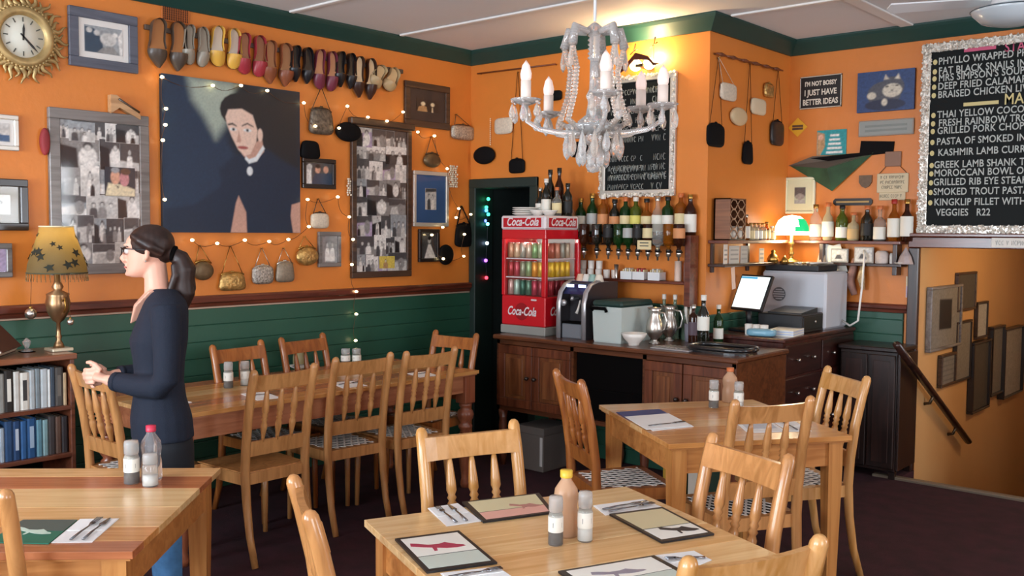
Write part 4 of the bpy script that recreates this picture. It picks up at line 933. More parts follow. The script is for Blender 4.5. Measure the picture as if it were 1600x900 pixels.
p = onY(965, 430, YB-.07); tumbler(p.x, YB-.085, zl, 'stemmed metal measure on the lower bar shelf', .1, .012, M_SILV, 'measure', flare=1.4, cat='measure')
tag(MB().box(onY(1085, 400, YB).x, onY(1094, 400, YB).x, YB-.13, YB-.023, 1.16, sh1, .003).build('shelf_upright', M_MAHOG), 'upright board at the end of the bar shelves', 'board')
# plates and bottles on top of the fridge
for k in range(4):
    z = FZ1+k*.014; o = MB(); o.lathe([(0, 0), (.06, 0), (.095, .012), (.102, .017), (.098, .018), (.06, .005), (0, .005)], 24); q = o.build('plate', CUPW); q.location = (FX0+.115, FY0+.13, z)
    tag(q, 'white plate stacked on top of the red fridge', 'plate', 'plates stacked on the fridge')
for x, y in ((FX0+.265, FY0+.08), (FX0+.35, FY0+.10)):
    q = MB().lathe([(0, 0), (.03, 0), (.055, .03), (.06, .038), (.055, .038), (.03, .006), (0, .006)], 20).build('saucer_bowl', CUPW); q.location = (x, y, FZ1); tag(q, 'small white bowl on top of the red fridge beside the bottles', 'bowl', 'white bowls on the fridge')
for (x, y, h, k, g, l, c, d) in ((-.245, .20, .20, 'squat', DKG, PW, 's', 'small dark bottle with a silver cap'), (-.22, .28, .33, 'wine', DKG, None, 'k', 'tall black wine bottle'), (-.175, .18, .26, 'wine', DKG, PW, 'w', 'dark bottle with a white neck'), (-.145, .29, .34, 'wine', BRN, None, 'k', 'tall brown bottle'), (-.095, .20, .20, 'squat', CLR, PC, 'o', 'pale squat bottle with a cream label'), (-.06, .28, .23, 'wine', DKG, PBk, 'k', 'short black bottle'), (-.27, .30, .25, 'wine', DKG, None, 'k', 'slim black bottle')):
    bottle((FX1+x+.03, FY0+y, FZ1), '%s on top of the red fridge' % d, k, h, .034, g, l, c, (.1, .45), 'bottles on top of the fridge')
# ------------------------------------------------------------------ things along the sideboard
M_MCH = mat('machine_dark', '2e2c30', .35, coat=.3); M_MSI = mat('machine_silver', 'b9babd', .3, metal=.6); M_MGR = mat('machine_grey', '70757b', .4)
KX0, KX1, KY0, KY1 = -4.085, -3.835, 5.14, 5.50
t = thing('coffee_machine', 'black and silver coffee machine with arched sides on the sideboard', 'coffee machine', ((KX0+KX1)/2, (KY0+KY1)/2, ZT)); w = (KX1-KX0)/2; d = (KY1-KY0)/2
side = [(-d, 0), (-d, .24), (-d+.02, .31), (-d+.07, .36), (-d+.14, .38), (d, .38), (d, 0)]
for s in (-1, 1):
    b = MB(); b.prism([(y, z) for y, z in side], s*(w-.03) if s > 0 else -w, w if s > 0 else -w+.03, 'yz'); b.build('side_arch', M_MCH, t)
    b = MB(); b.tube([(s*(w-.018), y, z) for y, z in ((-d-.004, .0), (-d-.004, .24), (-d+.016, .315), (-d+.068, .365), (-d+.14, .386), (-.02, .386))], .02, n=8, flat=.45, up=(0, -1, .3)); b.build('silver_trim', M_MSI, t)
MB().box(-w+.03, w-.03, -d+.1, d, 0, .38, .004).build('body', M_MCH, t)
MB().box(-w+.03, w-.03, -d+.015, -d+.11, 0, .10, .006).build('drip_tray', M_MGR, t); MB().box(-w+.035, w-.035, -d+.01, -d+.11, .10, .112, .003).build('grille', M_BLK, t)
MB().add([(-w+.03, -d+.03, .30), (w-.03, -d+.03, .30), (w-.03, -d+.12, .385), (-w+.03, -d+.12, .385), (-w+.03, -d+.12, .30), (w-.03, -d+.12, .30)], [(0, 1, 2, 3), (0, 3, 4), (1, 5, 2), (0, 4, 5, 1), (3, 2, 5, 4)]).build('control_panel', mat('panel_navy', '232a52', .3), t)
for x in (-.055, .045): MB().box(x-.03, x+.03, -d+.055, -d+.06, .345, .365).build('display', mat('display_glow', 'cfe0ff', .3, emit=1.5), t)
MB().tube([(-.02, -d+.1, .27), (-.02, -d+.03, .265), (.0, -d+.01, .275)], .012, n=8).build('group_spout', M_MSI, t); MB().lathe([(0, 0), (.022, 0), (.022, .02), (0, .02)], 14, M=Matrix.Translation((-.075, -d+.02, .24)) @ Matrix.Rotation(PI/2, 4, 'X')).build('steam_knob', M_MSI, t)
MB().tube([(.03, -d+.06, .26), (.02, -d+.05, .20), (.01, -d+.045, .17)], [.006, .008, .012], n=8).build('lever', CUPW, t)
for k in range(4):
    c = ['d8b8a0', 'd9d6cf', '8fb0a8', 'd9d0c0'][k]; q = MB().lathe([(0, .05), (.02, .05), (.022, .047), (.034, .004), (.034, 0), (.031, 0), (.019, .044), (0, .044)], 16).build('coffee_cup', mat('cup_'+c, c, .3)); q.location = (KX0+.05+k*.052, KY0+.20, ZT+.381)
    tag(q, '%s cup upside down on top of the coffee machine' % ['peach', 'white', 'pale green', 'cream'][k], 'cup', 'cups on the coffee machine')
t = thing('cooler_box', 'mint-grey cooler box with a dark green lid on the sideboard', 'cooler box', (-3.645, 5.29, ZT)); MINT = mat('cooler_mint', 'b9c4bf', .45); LIDG = mat('cooler_lid', '1f3a35', .45)
b = MB(); 
for z0, z1, e0, e1 in ((0, .235, .0, .012),): b.add([(sx*(.105+e), sy*(.17+e), z) for z, e in ((0, e0), (.01, e0+.004), (z1, e1)) for sx, sy in ((-1, -1), (1, -1), (1, 1), (-1, 1))], [(3, 2, 1, 0)] + [(k*4+i, k*4+(i+1) % 4, k*4+4+(i+1) % 4, k*4+4+i) for k in (0, 1) for i in range(4)] + [(8, 9, 10, 11)])
b.build('tub', MINT, t); MB().box(-.12, .12, -.185, .185, .235, .275, .014).build('lid', LIDG, t)
MB().tube([(-.118, -.15, .20), (-.11, -.205, .225), (0, -.205, .225), (.0, -.19, .205)], .012, n=8).build('handle', M_BLK, t)
q = MB().lathe([(0, 0), (.035, 0), (.037, .012), (.04, .016), (.07, .05), (.083, .078), (.079, .078), (.06, .045), (.03, .022), (0, .02)], 28).build('china_bowl', CUPW); q.location = (-3.445, 5.13, ZT); tag(q, 'white china bowl on the sideboard beside the cooler box', 'bowl')
def jug(x, y, label, h, rz):
    t = thing('silver_jug', label, 'jug', (x, y, ZT), rz); r = .058
    MB().lathe([(0, 0), (r*.62, 0), (r*.62, .008), (r*.35, .02), (r*.4, .03), (r*.9, h*.28), (r, h*.42), (r*.85, h*.62), (r*.6, h*.78), (r*.62, h*.9), (r*.78, h), (r*.72, h), (r*.5, h*.8), (0, h*.5)], 22).build('jug_body', M_SILV, t)
    MB().tube([(r*.6, 0, h*.88), (r*1.3, 0, h*.86), (r*1.55, 0, h*.66), (r*1.35, 0, h*.42), (r*.85, 0, h*.34)], .007, n=8).build('handle', M_SILV, t)
    MB().add([(-r*.55, -.02, h*.93), (-r*.55, .02, h*.93), (-r*1.12, 0, h*1.03), (-r*.6, 0, h*.72)], [(0, 2, 3), (1, 3, 2)]).build('spout', M_SILV, t)
jug(-3.40, 5.30, 'larger dented silver jug on the sideboard beside the china bowl', .235, 0); jug(-3.415, 5.50, 'slimmer silver jug behind the larger one on the sideboard', .235, .3)
for i, (x, y) in enumerate(((-3.58, 5.60), (-3.50, 5.61), (-3.42, 5.62))): bottle((x+.06, y, ZT), 'green-tinted oil bottle with a cork behind the silver jugs', 'wine', .30, .03, mat('pale_green_glass', '8fa890', .06, trans=.6), None, 'w', group='corked oil bottles behind the jugs')
t = thing('cutlery_holder', 'grey cutlery pot full of white spatulas and spoons on the sideboard', 'cutlery pot', (-3.30, 5.58, ZT)); MB().lathe([(0, 0), (.036, 0), (.042, .12), (.039, .12), (.033, .005), (0, .005)], 20).build('pot', mat('pot_grey', '8b8791', .4), t)
R_ = random.Random(2)
for k in range(9):
    a = R_.uniform(0, 2*PI); rr = R_.uniform(.008, .026); hh = R_.uniform(.19, .26); lean = R_.uniform(.3, 1.4)
    MB().tube([(rr*math.cos(a)*.4, rr*math.sin(a)*.4, .012), (rr*math.cos(a), rr*math.sin(a), .12), (rr*math.cos(a)*(1+lean), rr*math.sin(a)*(1+lean), hh-.04), (rr*math.cos(a)*(1.1+lean), rr*math.sin(a)*(1.1+lean), hh)], [.004, .004, .013, .008], n=6, flat=.5).build('utensil', CUPW if k % 3 else M_SILV, t)
bottle((-3.25, 5.53, ZT), 'brown sauce bottle with a dark label beside the cutlery pot', 'spirit', .25, .032, BRN, mat('label_plum', '5a4a52', .6), 's', (.2, .55)); bottle((-3.13, 5.45, ZT), 'dark green wine bottle with a white label beside the till', 'wine', .32, .038, DKG, PW, 'w', (.3, .58)); bottle((-3.115, 5.62, ZT), 'smaller green bottle with a white neck label behind the wine bottle', 'wine', .25, .032, GR, PW, 'w', (.12, .4))
t = thing('cutlery_tray', 'silver tray of cutlery on the edge of the sideboard', 'tray', (-3.14, 5.15, ZT)); MB().box(-.14, .14, -.09, .09, 0, .008, .003).build('tray', M_MSI, t)
for k in range(6): MB().tube([(-.11+.035*k, -.06, .013), (-.10+.035*k, .0, .015), (-.08+.035*k, .06, .013)], [.006, .003, .009], n=6, flat=.4).build('cutlery', M_SILV, t)
t = thing('serving_tray', 'black oval serving tray at the end of the sideboard', 'tray', (-2.86, 5.22, ZT)); pts = [(.20*math.copysign(abs(math.cos(a))**.6, math.cos(a)), .13*math.copysign(abs(math.sin(a))**.6, math.sin(a))) for a in [2*PI*k/32 for k in range(32)]]
MB().prism(pts, 0, .012, 'xy').build('tray_base', mat('tray_black', '17181a', .3, coat=.4), t); MB().tube([(x, y, .028) for x, y in pts]+[(pts[0][0], pts[0][1], .028)], .015, n=6).build('rim', mat('tray_black'), t)
for k in range(3): tumbler(-2.98+k*.055, 5.78, ZC, 'white paper cup in the row behind the blue packet', .07, .024, CUPW, 'paper_cup', 'white paper cups by the till')
t = thing('napkin_packet', 'blue plastic packet of napkins beside the till', 'packet', (-2.87, 5.74, ZC), .2); pillow(MB(), outline('rect', .19, .05), .10, .05).build('wrapper', mat('blue_plastic', '7fb2c8', .25, trans=.2), t)
t = thing('paper_stack', 'stack of white order pads beside the till', 'paper', (-2.80, 5.95, ZC), .15)
for k in range(5): MB().box(-.085, .085, -.12, .12, k*.008, k*.008+.007).build('pad', [PW, mat('paper_blue', 'b9c6e0', .6)][k % 2], t)
# till, screen, white cabinet
t = thing('cash_till', 'black cash drawer till with a keypad top on the chest of drawers', 'till', (-2.90, 6.23, ZC)); TB = mat('till_black', '15171b', .4)
MB().box(-.16, .16, -.17, .17, 0, .125, .008).build('case', TB, t); MB().box(.155, .164, -.15, .15, .02, .11, .003).build('drawer', TB, t); MB().lathe([(0, 0), (.01, 0), (.01, .006), (0, .008)], 12, M=Matrix.Translation((.164, .03, .07)) @ Matrix.Rotation(PI/2, 4, 'Y')).build('lock', M_SILV, t)
MB().add([(-.10, -.14, .125), (.14, -.14, .125), (.14, .12, .125), (-.10, .12, .125), (-.10, -.14, .135), (.14, -.14, .135), (.14, .12, .16), (-.10, .12, .16)], [(0, 1, 5, 4), (1, 2, 6, 5), (2, 3, 7, 6), (3, 0, 4, 7), (4, 5, 6, 7)]).build('keypad', mat('keypad_grey', '2a2d31', .3), t)
t = thing('till_screen', 'tilted till monitor with a white lit screen', 'monitor', (-3.10, 5.97, ZC), -.30)
M = Matrix.Translation((0, 0, .14)) @ Matrix.Rotation(-.42, 4, 'X'); b = MB(); b.T = M; b.box(-.145, .145, -.012, .012, 0, .26, .005); b.build('bezel', TB, t)
b = MB(); b.T = M; b.box(-.13, .13, -.0145, -.0125, .015, .245); b.build('screen', mat('screen_white', 'dfe9e6', .3, emit=.8), t); b = MB(); b.T = M; b.box(-.13, .02, -.0155, -.0147, .228, .242); b.build('title_bar', mat('screen_blue', '4aa0c8', .3, emit=.6), t)
MB().box(-.09, .09, -.08, .10, 0, .02, .005).build('foot', TB, t); MB().tube([(0, .03, .018), (0, .02, .16)], .02, n=8).build('stem', TB, t)
t = thing('white_cabinet', 'white metal computer cabinet with a round grille standing on the chest', 'cabinet', (-2.955, 6.60, ZC)); WC = mat('white_metal', 'c2c6cc', .4)
MB().box(-.255, .225, -.19, .19, 0, .40, .016).build('case', WC, t); MB().prism(ell(-.12, .235, .05, .05, 24), -.1925, -.1895).build('grille', mat('grille_grey', '6a6d72', .5), t)
for k in range(5): MB().box(-.12-.045*math.cos((k-2)*.5), -.12+.045*math.cos((k-2)*.5), -.1945, -.1925, .20+k*.016, .207+k*.016).build('grille_bar', WC, t)
MB().box(-.18, -.05, -.1925, -.1895, .085, .12).build('faded_sticker', mat('faded_red', 'b58a90', .6), t)
MB().tube([(.226, .10, .05), (.30, .06, .02), (.36, .05, .06), (.37, .08, .30), (.35, .16, .52), (.33, .2, .55)], .008, n=6).build('cable', CUPW, t)
# tray with lamp on top of the cabinet
t = thing('black_tray', 'black tray of odds and ends on top of the white cabinet', 'tray', (-2.98, 6.60, ZC+.40)); MB().box(-.22, .18, -.17, .17, 0, .05, .008).build('tray', TB, t)
for k in range(5): MB().tube([(.0+.03*k, -.16, .058), (.06+.02*k, -.05, .062), (.08+.025*k, .08, .058)], .006, n=6).build('odds_and_ends', [M_SILV, CUPW, M_BRASS][k % 3], t)
t = thing('brass_bell', 'small brass pot and bell beside the bankers lamp', 'ornament', (-3.15, 6.455, ZC+.45)); MB().lathe([(0, 0), (.03, 0), (.045, .03), (.03, .06), (.012, .075), (.016, .09), (0, .10)], 16).build('pot', M_BRASS, t); MB().lathe([(0, 0), (.022, 0), (.03, .02), (.01, .05), (0, .06)], 14, (.09, .0, 0)).build('bell', M_BRASS, t)
p = onX(1236, 356, -2.98); t = thing('bankers_lamp', 'lit bankers lamp with a white-green glass shade on a brass stem', 'lamp', (-3.07, 6.58, ZC+.45)); lz = 1.70-(ZC+.45)
MB().lathe([(0, 0), (.075, 0), (.078, .012), (.05, .024), (.016, .035), (.013, .06), (.024, .075), (.013, .09), (.013, .13), (.024, .145), (.012, .16), (.010, lz), (0, lz)], 20).build('stem', M_BRASS, t)
b = MB(); prof = [(.125, -.06), (.128, -.055), (.122, .0), (.10, .045), (.06, .075), (.0, .085)]; b.lathe(prof, 24, (0, 0, lz), sx=1.0, sy=.72); b.build('shade', mat('lamp_glass_white', 'f4f3e8', .3, emit=6.0, ecol='fff2d2', trans=.0), t)
b = MB(); b.lathe([(.126, -.035), (.1225, .0), (.1005, .045), (.085, .058)], 24, (0, 0, lz), sx=1.008, sy=.73); b.v = b.v; keep = [f for f in b.f if len(f) == 4 and all(b.v[i][0] > .06 and b.v[i][1] < .03 for i in f)]; b.f = keep; b.mi = [0]*len(keep); b.sm = [True]*len(keep); b.build('green_pane', mat('lamp_glass_green', '1fae6a', .3, emit=.9, ecol='12c070'), t)
lamp('bankers_lamp_light', (0, -.02, lz-.09), 9, (1, .78, .48), .05, t)
t = thing('paper_sheet', 'two white sheets of paper pinned beside the white cabinet', 'paper', (onY(1292, 440, 6.83).x, 6.83, 1.36)); b = MB(); b.T = Matrix.Rotation(.18, 4, 'Y'); b.box(-.09, .05, -.002, 0, 0, .21); b.build('sheet', PW, t); b = MB(); b.T = Matrix.Translation((.09, -.006, .0)) @ Matrix.Rotation(-.3, 4, 'Y'); b.box(-.05, .07, -.002, 0, 0, .21); b.build('sheet', PW, t)
# ------------------------------------------------------------------ bar chalkboard and sconce
M_SLATE = mat('chalkboard_slate', '0f1415', .6, var=.1, vscale=2, spec=.2); M_CHALK = mat('chalk_white', 'b4b9b4', .9); M_CHP = mat('chalk_pink', 'c8607e', .9); M_CHY = mat('chalk_yellow', 'cfc28a', .9)
M_TINSEL = mat('tinsel_silver', 'e6e0d4', .3, metal=.45, var=.3, vscale=60, bump=1.0, bscale=90)
def tinsel(parent, w, h, b, seed, z0=0.0, y=-.03):
    """sequin trim: many tiny discs standing on the frame"""
    R = random.Random(seed); m = MB()
    def chip(x, z):
        a = R.uniform(0, PI); s = R.uniform(.007, .013); n = Vector((R.uniform(-.7, .7), -1, R.uniform(-.7, .7))).normalized(); u = n.orthogonal().normalized(); v = n.cross(u)
        u, v = u*math.cos(a)+v*math.sin(a), v*math.cos(a)-u*math.sin(a); c = Vector((x, y-R.uniform(.001, .008), z)); m.add([c+u*s, c+v*s, c-u*s, c-v*s], [(0, 1, 2, 3)])
    k = int((w+h)*2*b/.00013)
    for _ in range(k):
        t = R.random()*(2*w+2*h); o = R.uniform(0, b)
        if t < w: chip(-w/2+t, z0+o)
        elif t < 2*w: chip(-w/2+t-w, z0+h-o)
        elif t < 2*w+h: chip(-w/2+o, z0+t-2*w)
        else: chip(w/2-o, z0+t-2*w-h)
    return tag(m.build('sequin_trim', M_TINSEL, parent), 'glittering silver sequin trim', kind='stuff')
t, w, h = hang('B', 'bar_chalkboard', 'tall chalkboard in a silver sequinned frame above the bar bottles', 'chalkboard', 941, 118, 1058, 307)
MB().box(-w/2+.03, w/2-.03, -.016, -.002, .03, h-.03).build('slate', M_SLATE, t); bars('frame', t, w, h, .045, .028, F_SILVER); tinsel(t, w, h, .022, 4, 0, -.029)
def scribble(parent, x0, x1, z, y, size, m, seed, name='chalk_writing', tilt=0.0):
    """a line of writing too faint to read: letter-sized pen strokes"""
    R = random.Random(seed); b = MB(); x = x0; wd = size*.5; th = size*.045
    while x < x1:
        if R.random() < .18: x += wd*.8; continue
        k = R.randrange(4); zz = z+(x-x0)*tilt
        pts = {0: [(0, 0), (0, 1), (.7, .9), (.75, .55), (.1, .5)], 1: [(.75, .9), (.3, 1), (0, .5), (.3, 0), (.75, .1)], 2: [(0, 1), (.35, 0), (.7, 1)], 3: [(0, 0), (0, 1), (.7, 0), (.7, 1)]}[k]
        b.tube([(x+u*wd, y, zz+v*size*R.uniform(.85, 1.0)) for u, v in pts], th, n=4); x += wd*1.12
    return tag(b.build(name, m, parent), kind='stuff')
for k in range(11):
    if k not in (6,): scribble(t, -w/2+.07, w/2-(.26 if k % 3 else .14), h-.13-k*.066, -.0175, .04, M_CHALK, 30+k); scribble(t, w/2-.19, w/2-.08, h-.13-k*.066, -.0175, .045, M_CHALK, 60+k)
scribble(t, -w/2+.06, w/2-.12, .165, -.0175, .042, M_CHALK, 91, tilt=.04); scribble(t, -w/2+.09, w/2-.07, .115, -.0175, .042, M_CHALK, 92, tilt=.03)
t, w, h = hang('B', 'wall_sconce', 'lit wall uplighter with a dark leaf-edged cover above the chalkboard', 'lamp', 986, 86, 1048, 116)
pts = [(-w*.5, 0), (-w*.40, h*.42), (-w*.25, h*.6), (-w*.08, h*.98), (w*.08, h*.86), (w*.22, h*.75), (w*.36, h*.38), (w*.5, h*.28), (w*.36, h*.22), (w*.25, h*.5), (w*.05, h*.6), (-w*.12, h*.62), (-w*.3, h*.25)]
b = MB(); b.prism(pts, -.15, -.14); b.build('leaf_cover', mat('leaf_metal', '4a1d0e', .5, metal=.4), t); MB().box(-.03, .03, -.14, 0, h*.25, h*.4).build('bracket', M_DKMET, t)
for x in (-.06, .05): MB().sphere((x, -.09, h*.42), (.045, .035, .04), 14, 10).build('bulb', mat('sconce_bulb', 'fff3d0', .4, emit=14, ecol='ffe2a0'), t)
for x, z in ((-.07, h*1.15), (.09, h*1.35)):
    q = MB(); q.tube([(x-.03, -.1, z-.02), (x, -.1, z), (x+.012, -.1, z+.05)], .004, n=5); q.tube([(x, -.1, z), (x+.03, -.1, z+.012)], .004, n=5); q.tube([(x, -.1, z-.01), (x, -.10, h*.6)], .002, n=4); q.build('wire_twig', mat('leaf_metal'), t)
lamp('sconce_light', (0, -.12, h*.95), 15, (1, .72, .36), .04, t)
# small things left on the bar wall
def rod(wall, p, q, label, dash=False, r=.006):
    a = wall_pt(wall, *wall_uv(wall, *p), .03); c = wall_pt(wall, *wall_uv(wall, *q), .03)
    t = thing('hanging_rod', label, 'rod', a); v = Vector(c)-Vector(a); MB().tube([(0, 0, 0), v], r, n=8).build('rod', wood('rod_wood', '7a3f1e', '5a2a12', .5), t)
    if dash:
        for k in range(6): MB().tube([v*(k*.168+.01), v*(k*.168+.07), v*(k*.168+.13)], [.006, .014, .006], n=8).build('binding', wood('rod_wood'), t)
    for f in (.02, .98):
        e = v*f; n = Vector((-.03, 0, 0)) if WROT[wall] else Vector((0, .03, 0)); MB().tube([e, e+n], .004, n=6).build('bracket', M_DKMET, t)
rod('B', (750, 116), (872, 101), 'thin wooden rod above the doorway from which bags hang')
BG = 'black velvet'
bag('B', (743, 229, 776, 257), 'round black bag hung above the doorway on a bead string', 'round', B_BLACK, None, .04)
bag('B', (775, 184, 803, 210), 'white beaded oval bag beside a string of pearls', 'rect', B_CREAM, None, .03)
bag('B', (797, 249, 822, 271), 'square black bag hung on two long strings above the fridge', 'rect', B_BLACK, B_BLACK, .025, (811, 113), .0022)
bag('B', (853, 142, 880, 158), 'small flat black clutch half behind the chandelier', 'rect', B_BLACK, None, .03)
bag('B', (893, 221, 931, 246), 'wide black cap-shaped bag under the chandelier arms', 'bell', B_BLACK, None, .04)
t, w, h = hang('B', 'pearl_string', 'string of small pearls hanging beside the white oval bag', 'beads', 765, 186, 770, 226)
for k in range(14): MB().sphere((0, -.008, h*k/13), .006, 8, 5).build('pearl', mat('pearl', 'e2cfae', .3), t)
# chimney side face: bags on a rod
rod('A', (1113, 84), (1217, 111), 'bound wooden rod on the chimney side with bags hanging from it', True)
bag('A', (1122, 130, 1147, 158), 'white beaded bag hung from the bound rod', 'rect', B_CREAM, None, .03, (1120, 90), .002)
bag('A', (1138, 168, 1163, 197), 'round cream bag with a fold, hung from the bound rod', 'round', mat('cream_satin', 'cbb48e', .5), None, .035)
bag('A', (1170, 154, 1193, 180), 'plain cream square bag hung from the bound rod', 'rect', mat('cream_plain', 'd6c5a6', .55), None, .03)
bag('A', (1191, 131, 1205, 153), 'tiny gold bag with shiny knobs near the wall corner', 'rect', B_GOLD, M_BRASS, .03)
bag('A', (1101, 194, 1128, 230), 'black rounded bag hung on long strings beside the bar chalkboard', 'rect', B_BLACK, B_BLACK, .03, (1120, 92), .002)
bag('A', (1157, 223, 1173, 257), 'narrow black phone-shaped bag hung on long strings', 'trap', B_BLACK, B_BLACK, .03, (1169, 100), .002)
bag('A', (1201, 190, 1221, 228), 'black beaded bag with a grey sheen hung near the wall corner', 'rect', mat('black_beaded', '2a2624', .35, var=.4, vscale=30), B_BLACK, .03, (1213, 110), .002)
tag(MB().tube([wall_pt('R', wall_uv('R', 1228, 95)[0], wall_uv('R', 1228, 95)[1], .012), wall_pt('R', wall_uv('R', 1222, 332)[0], wall_uv('R', 1222, 332)[1], .012)], .008, n=8).build('cable_conduit', mat('conduit_dark', '3a2a1a', .6)), 'thin dark cable conduit running down the recess corner', 'conduit')
# shelves wrapping the recess: along the chimney side and the recess wall
zsh = 1.603; zs2 = 1.445
def shelfbox(name, label, x0, x1, y0, y1, z, th, m=M_MAHOG): return tag(MB().box(x0, x1, y0, y1, z-th, z, .003).build(name, m), label, 'shelf')
shelfbox('bottle_shelf', 'red-brown shelf along the chimney side with jars and a lattice box', X1+.001, X1+.15, YB+.02, Y2-.17, zsh, .022, M_MAHOGY)
shelfbox('bottle_shelf', 'red-brown shelf on the recess wall carrying eight bottles', X1+.001, XS-.09, Y2-.16, Y2-.001, zsh, .022)
shelfbox('lower_shelf', 'dark lower shelf along the chimney side with papers and cups', X1+.001, X1+.13, YB+.02, Y2-.17, zs2, .02, M_DARKW)
shelfbox('lower_shelf', 'dark lower shelf on the recess wall with photos and ornaments', X1+.4, XS-.09, Y2-.13, Y2-.001, zs2, .02, M_DARKW)
for y in (YB+.05, YB+.55): tag(MB().box(X1+.001, X1+.02, y, y+.03, zs2-.06, zsh-.022, .003).build('shelf_bracket', M_DARKW), 'dark upright joining the two chimney-side shelves', 'bracket', 'chimney shelf uprights')
for x in (-2.95, -2.42): tag(MB().box(x, x+.03, Y2-.1, Y2-.001, zs2-.08, zsh-.022, .003).build('shelf_bracket', M_DARKW), 'dark bracket joining the recess wall shelves', 'bracket', 'recess shelf brackets')
# lattice box
yy0 = YB+.06; t = thing('lattice_box', 'dark lattice-sided box of miniatures on the chimney shelf', 'box', (X1+.08, yy0+.11, zsh)); LD = mat('lattice_dark', '2a1a14', .6); LB = wood('lattice_wood', '8a5a3a', '6a4028', .5)
MB().box(-.06, -.05, -.11, .11, 0, .28).build('back', LD, t); MB().box(-.06, .06, -.11, .11, 0, .008).build('floor', LD, t); MB().box(-.06, .06, -.11, -.102, 0, .28).build('side', LB, t); MB().box(-.06, .06, .102, .11, 0, .28).build('side', LB, t); MB().box(-.06, .06, -.11, .11, .272, .28).build('top', LB, t)
lt = MB()
for k in range(4):
    for j in range(2):
        y0, z0 = -.10+j*.10, .01+k*.0655
        for (a, c) in (((y0, z0+.033), (y0+.03, z0+.062)), ((y0+.03, z0+.062), (y0+.07, z0+.062)), ((y0+.07, z0+.062), (y0+.10, z0+.033)), ((y0+.10, z0+.033), (y0+.07, z0+.004)), ((y0+.07, z0+.004), (y0+.03, z0+.004)), ((y0+.03, z0+.004), (y0, z0+.033))): lt.tube([(.055, a[0], a[1]), (.055, c[0], c[1])], .0045, n=4)
tag(lt.build('lattice', mat('lattice_pale', 'b08a6a', .5), t), 'pale hexagon lattice front', kind='stuff')
JW = mat('jar_white', 'd8d2c4', .35); JG = mat('jar_glass', 'd9c9a0', .1, trans=.5)
for k in range(3): tumbler(X1+.105, yy0+.035+k*.075, zsh+.009, 'white miniature jar standing inside the lattice box', .085, .026, JW, 'miniature_jar', 'miniatures in the lattice box', 1.0, 'jar')
for k, (dy, h, kind, g, lb, c, d) in enumerate(((.30, .16, 'squat', JG, PW, 's', 'glass jar with a white label and steel cap'), (.36, .175, 'squat', AMB, PW, 's', 'amber jar with a tall white label'), (.43, .12, 'spirit', JG, PC, 'g', 'small jar with a brass lid and cream label'), (.49, .12, 'spirit', JG, PW, 'g', 'small jar with a brass lid'), (.55, .12, 'squat', CLR, PW, 'g', 'little clear jar'), (.61, .12, 'spirit', CLR, PC, 'g', 'little clear jar with cream label'), (.67, .13, 'curvy', AMB, PC, 'g', 'little amber bottle'), (.75, .10, 'squat', JG, PC, 'w', 'white-capped spice jar'))):
    bottle((X1+.085, YB+dy+.03, zsh), '%s on the chimney-side shelf' % d, kind, h, .028, g, lb, c, (.08, .55), 'jars on the chimney shelf')
for (y, z0, zt, wd, c, d) in ((YB+.10, zs2, .13, .05, 'd9cfc4', 'white paper cone'), (YB+.22, zs2, .12, .14, 'b9b6b0', 'grey newspaper clipping'), (YB+.36, zs2, .12, .10, 'a8a6a2', 'second newspaper clipping'), (YB+.62, zs2, .10, .07, 'c9b9a4', 'cream envelope')):
    t = thing('pinned_paper', '%s standing on the lower chimney shelf' % d, 'paper', (X1+.09, y, z0)); MB().box(-.002, .002, -wd/2, wd/2, 0, zt).build('sheet', mat('paper_'+c, c, .7), t)
    for k in range(3): MB().box(.0022, .003, -wd*.38, wd*.38, .025+k*.03, .037+k*.03).build('printed_line', G['mid'], t)
t = thing('hanging_tag', 'pale paper tag hanging below the chimney shelf', 'tag', (X1+.12, YB+.17, zs2-.17)); b = MB(); b.T = Matrix.Rotation(.15, 4, 'X'); b.box(-.002, .002, -.022, .022, 0, .15); b.build('tag', mat('tag_pink', 'd8b8a4', .6), t)
# eight bottles on the recess shelf
for px, top, kind, g, lb, c, lz, d in ((1274, 320, 'wine', CLR, PW, 'g', (.1, .45), 'clear slim bottle with a round white label'), (1293, 317, 'curvy', JG, PW, 'o', (.1, .5), 'pale bottle with an orange stopper and white label'), (1315, 321, 'wine', GRN2, PW, 'k', (.08, .38), 'green-gold bottle with a white label'), (1333, 332, 'squat', JG, mat('label_sand', 'b99a6a', .6), 'o', (.06, .42), 'sandy squat bottle'), (1354, 322, 'wine', DKG, PBk, 'o', (.15, .5), 'black sparkling-wine bottle'),
        (1374, 322, 'squat', CLR, PW, 'o', (.05, .4), 'clear squat bottle with a long orange neck'), (1396, 312, 'curvy', AMB, PW, 'r', (.1, .55), 'waisted pale bottle with a red cap'), (1416, 312, 'curvy', BRN, PW, 'g', (.12, .6), 'waisted brown bottle with a tall white label')):
    p = onY(px, 372, Y2-.08); h = onY(px, top, Y2-.08).z-zsh
    bottle((p.x, Y2-.08, zsh), '%s on the recess shelf' % d, kind, h, .042, g, lb, c, lz, 'eight bottles on the recess shelf')
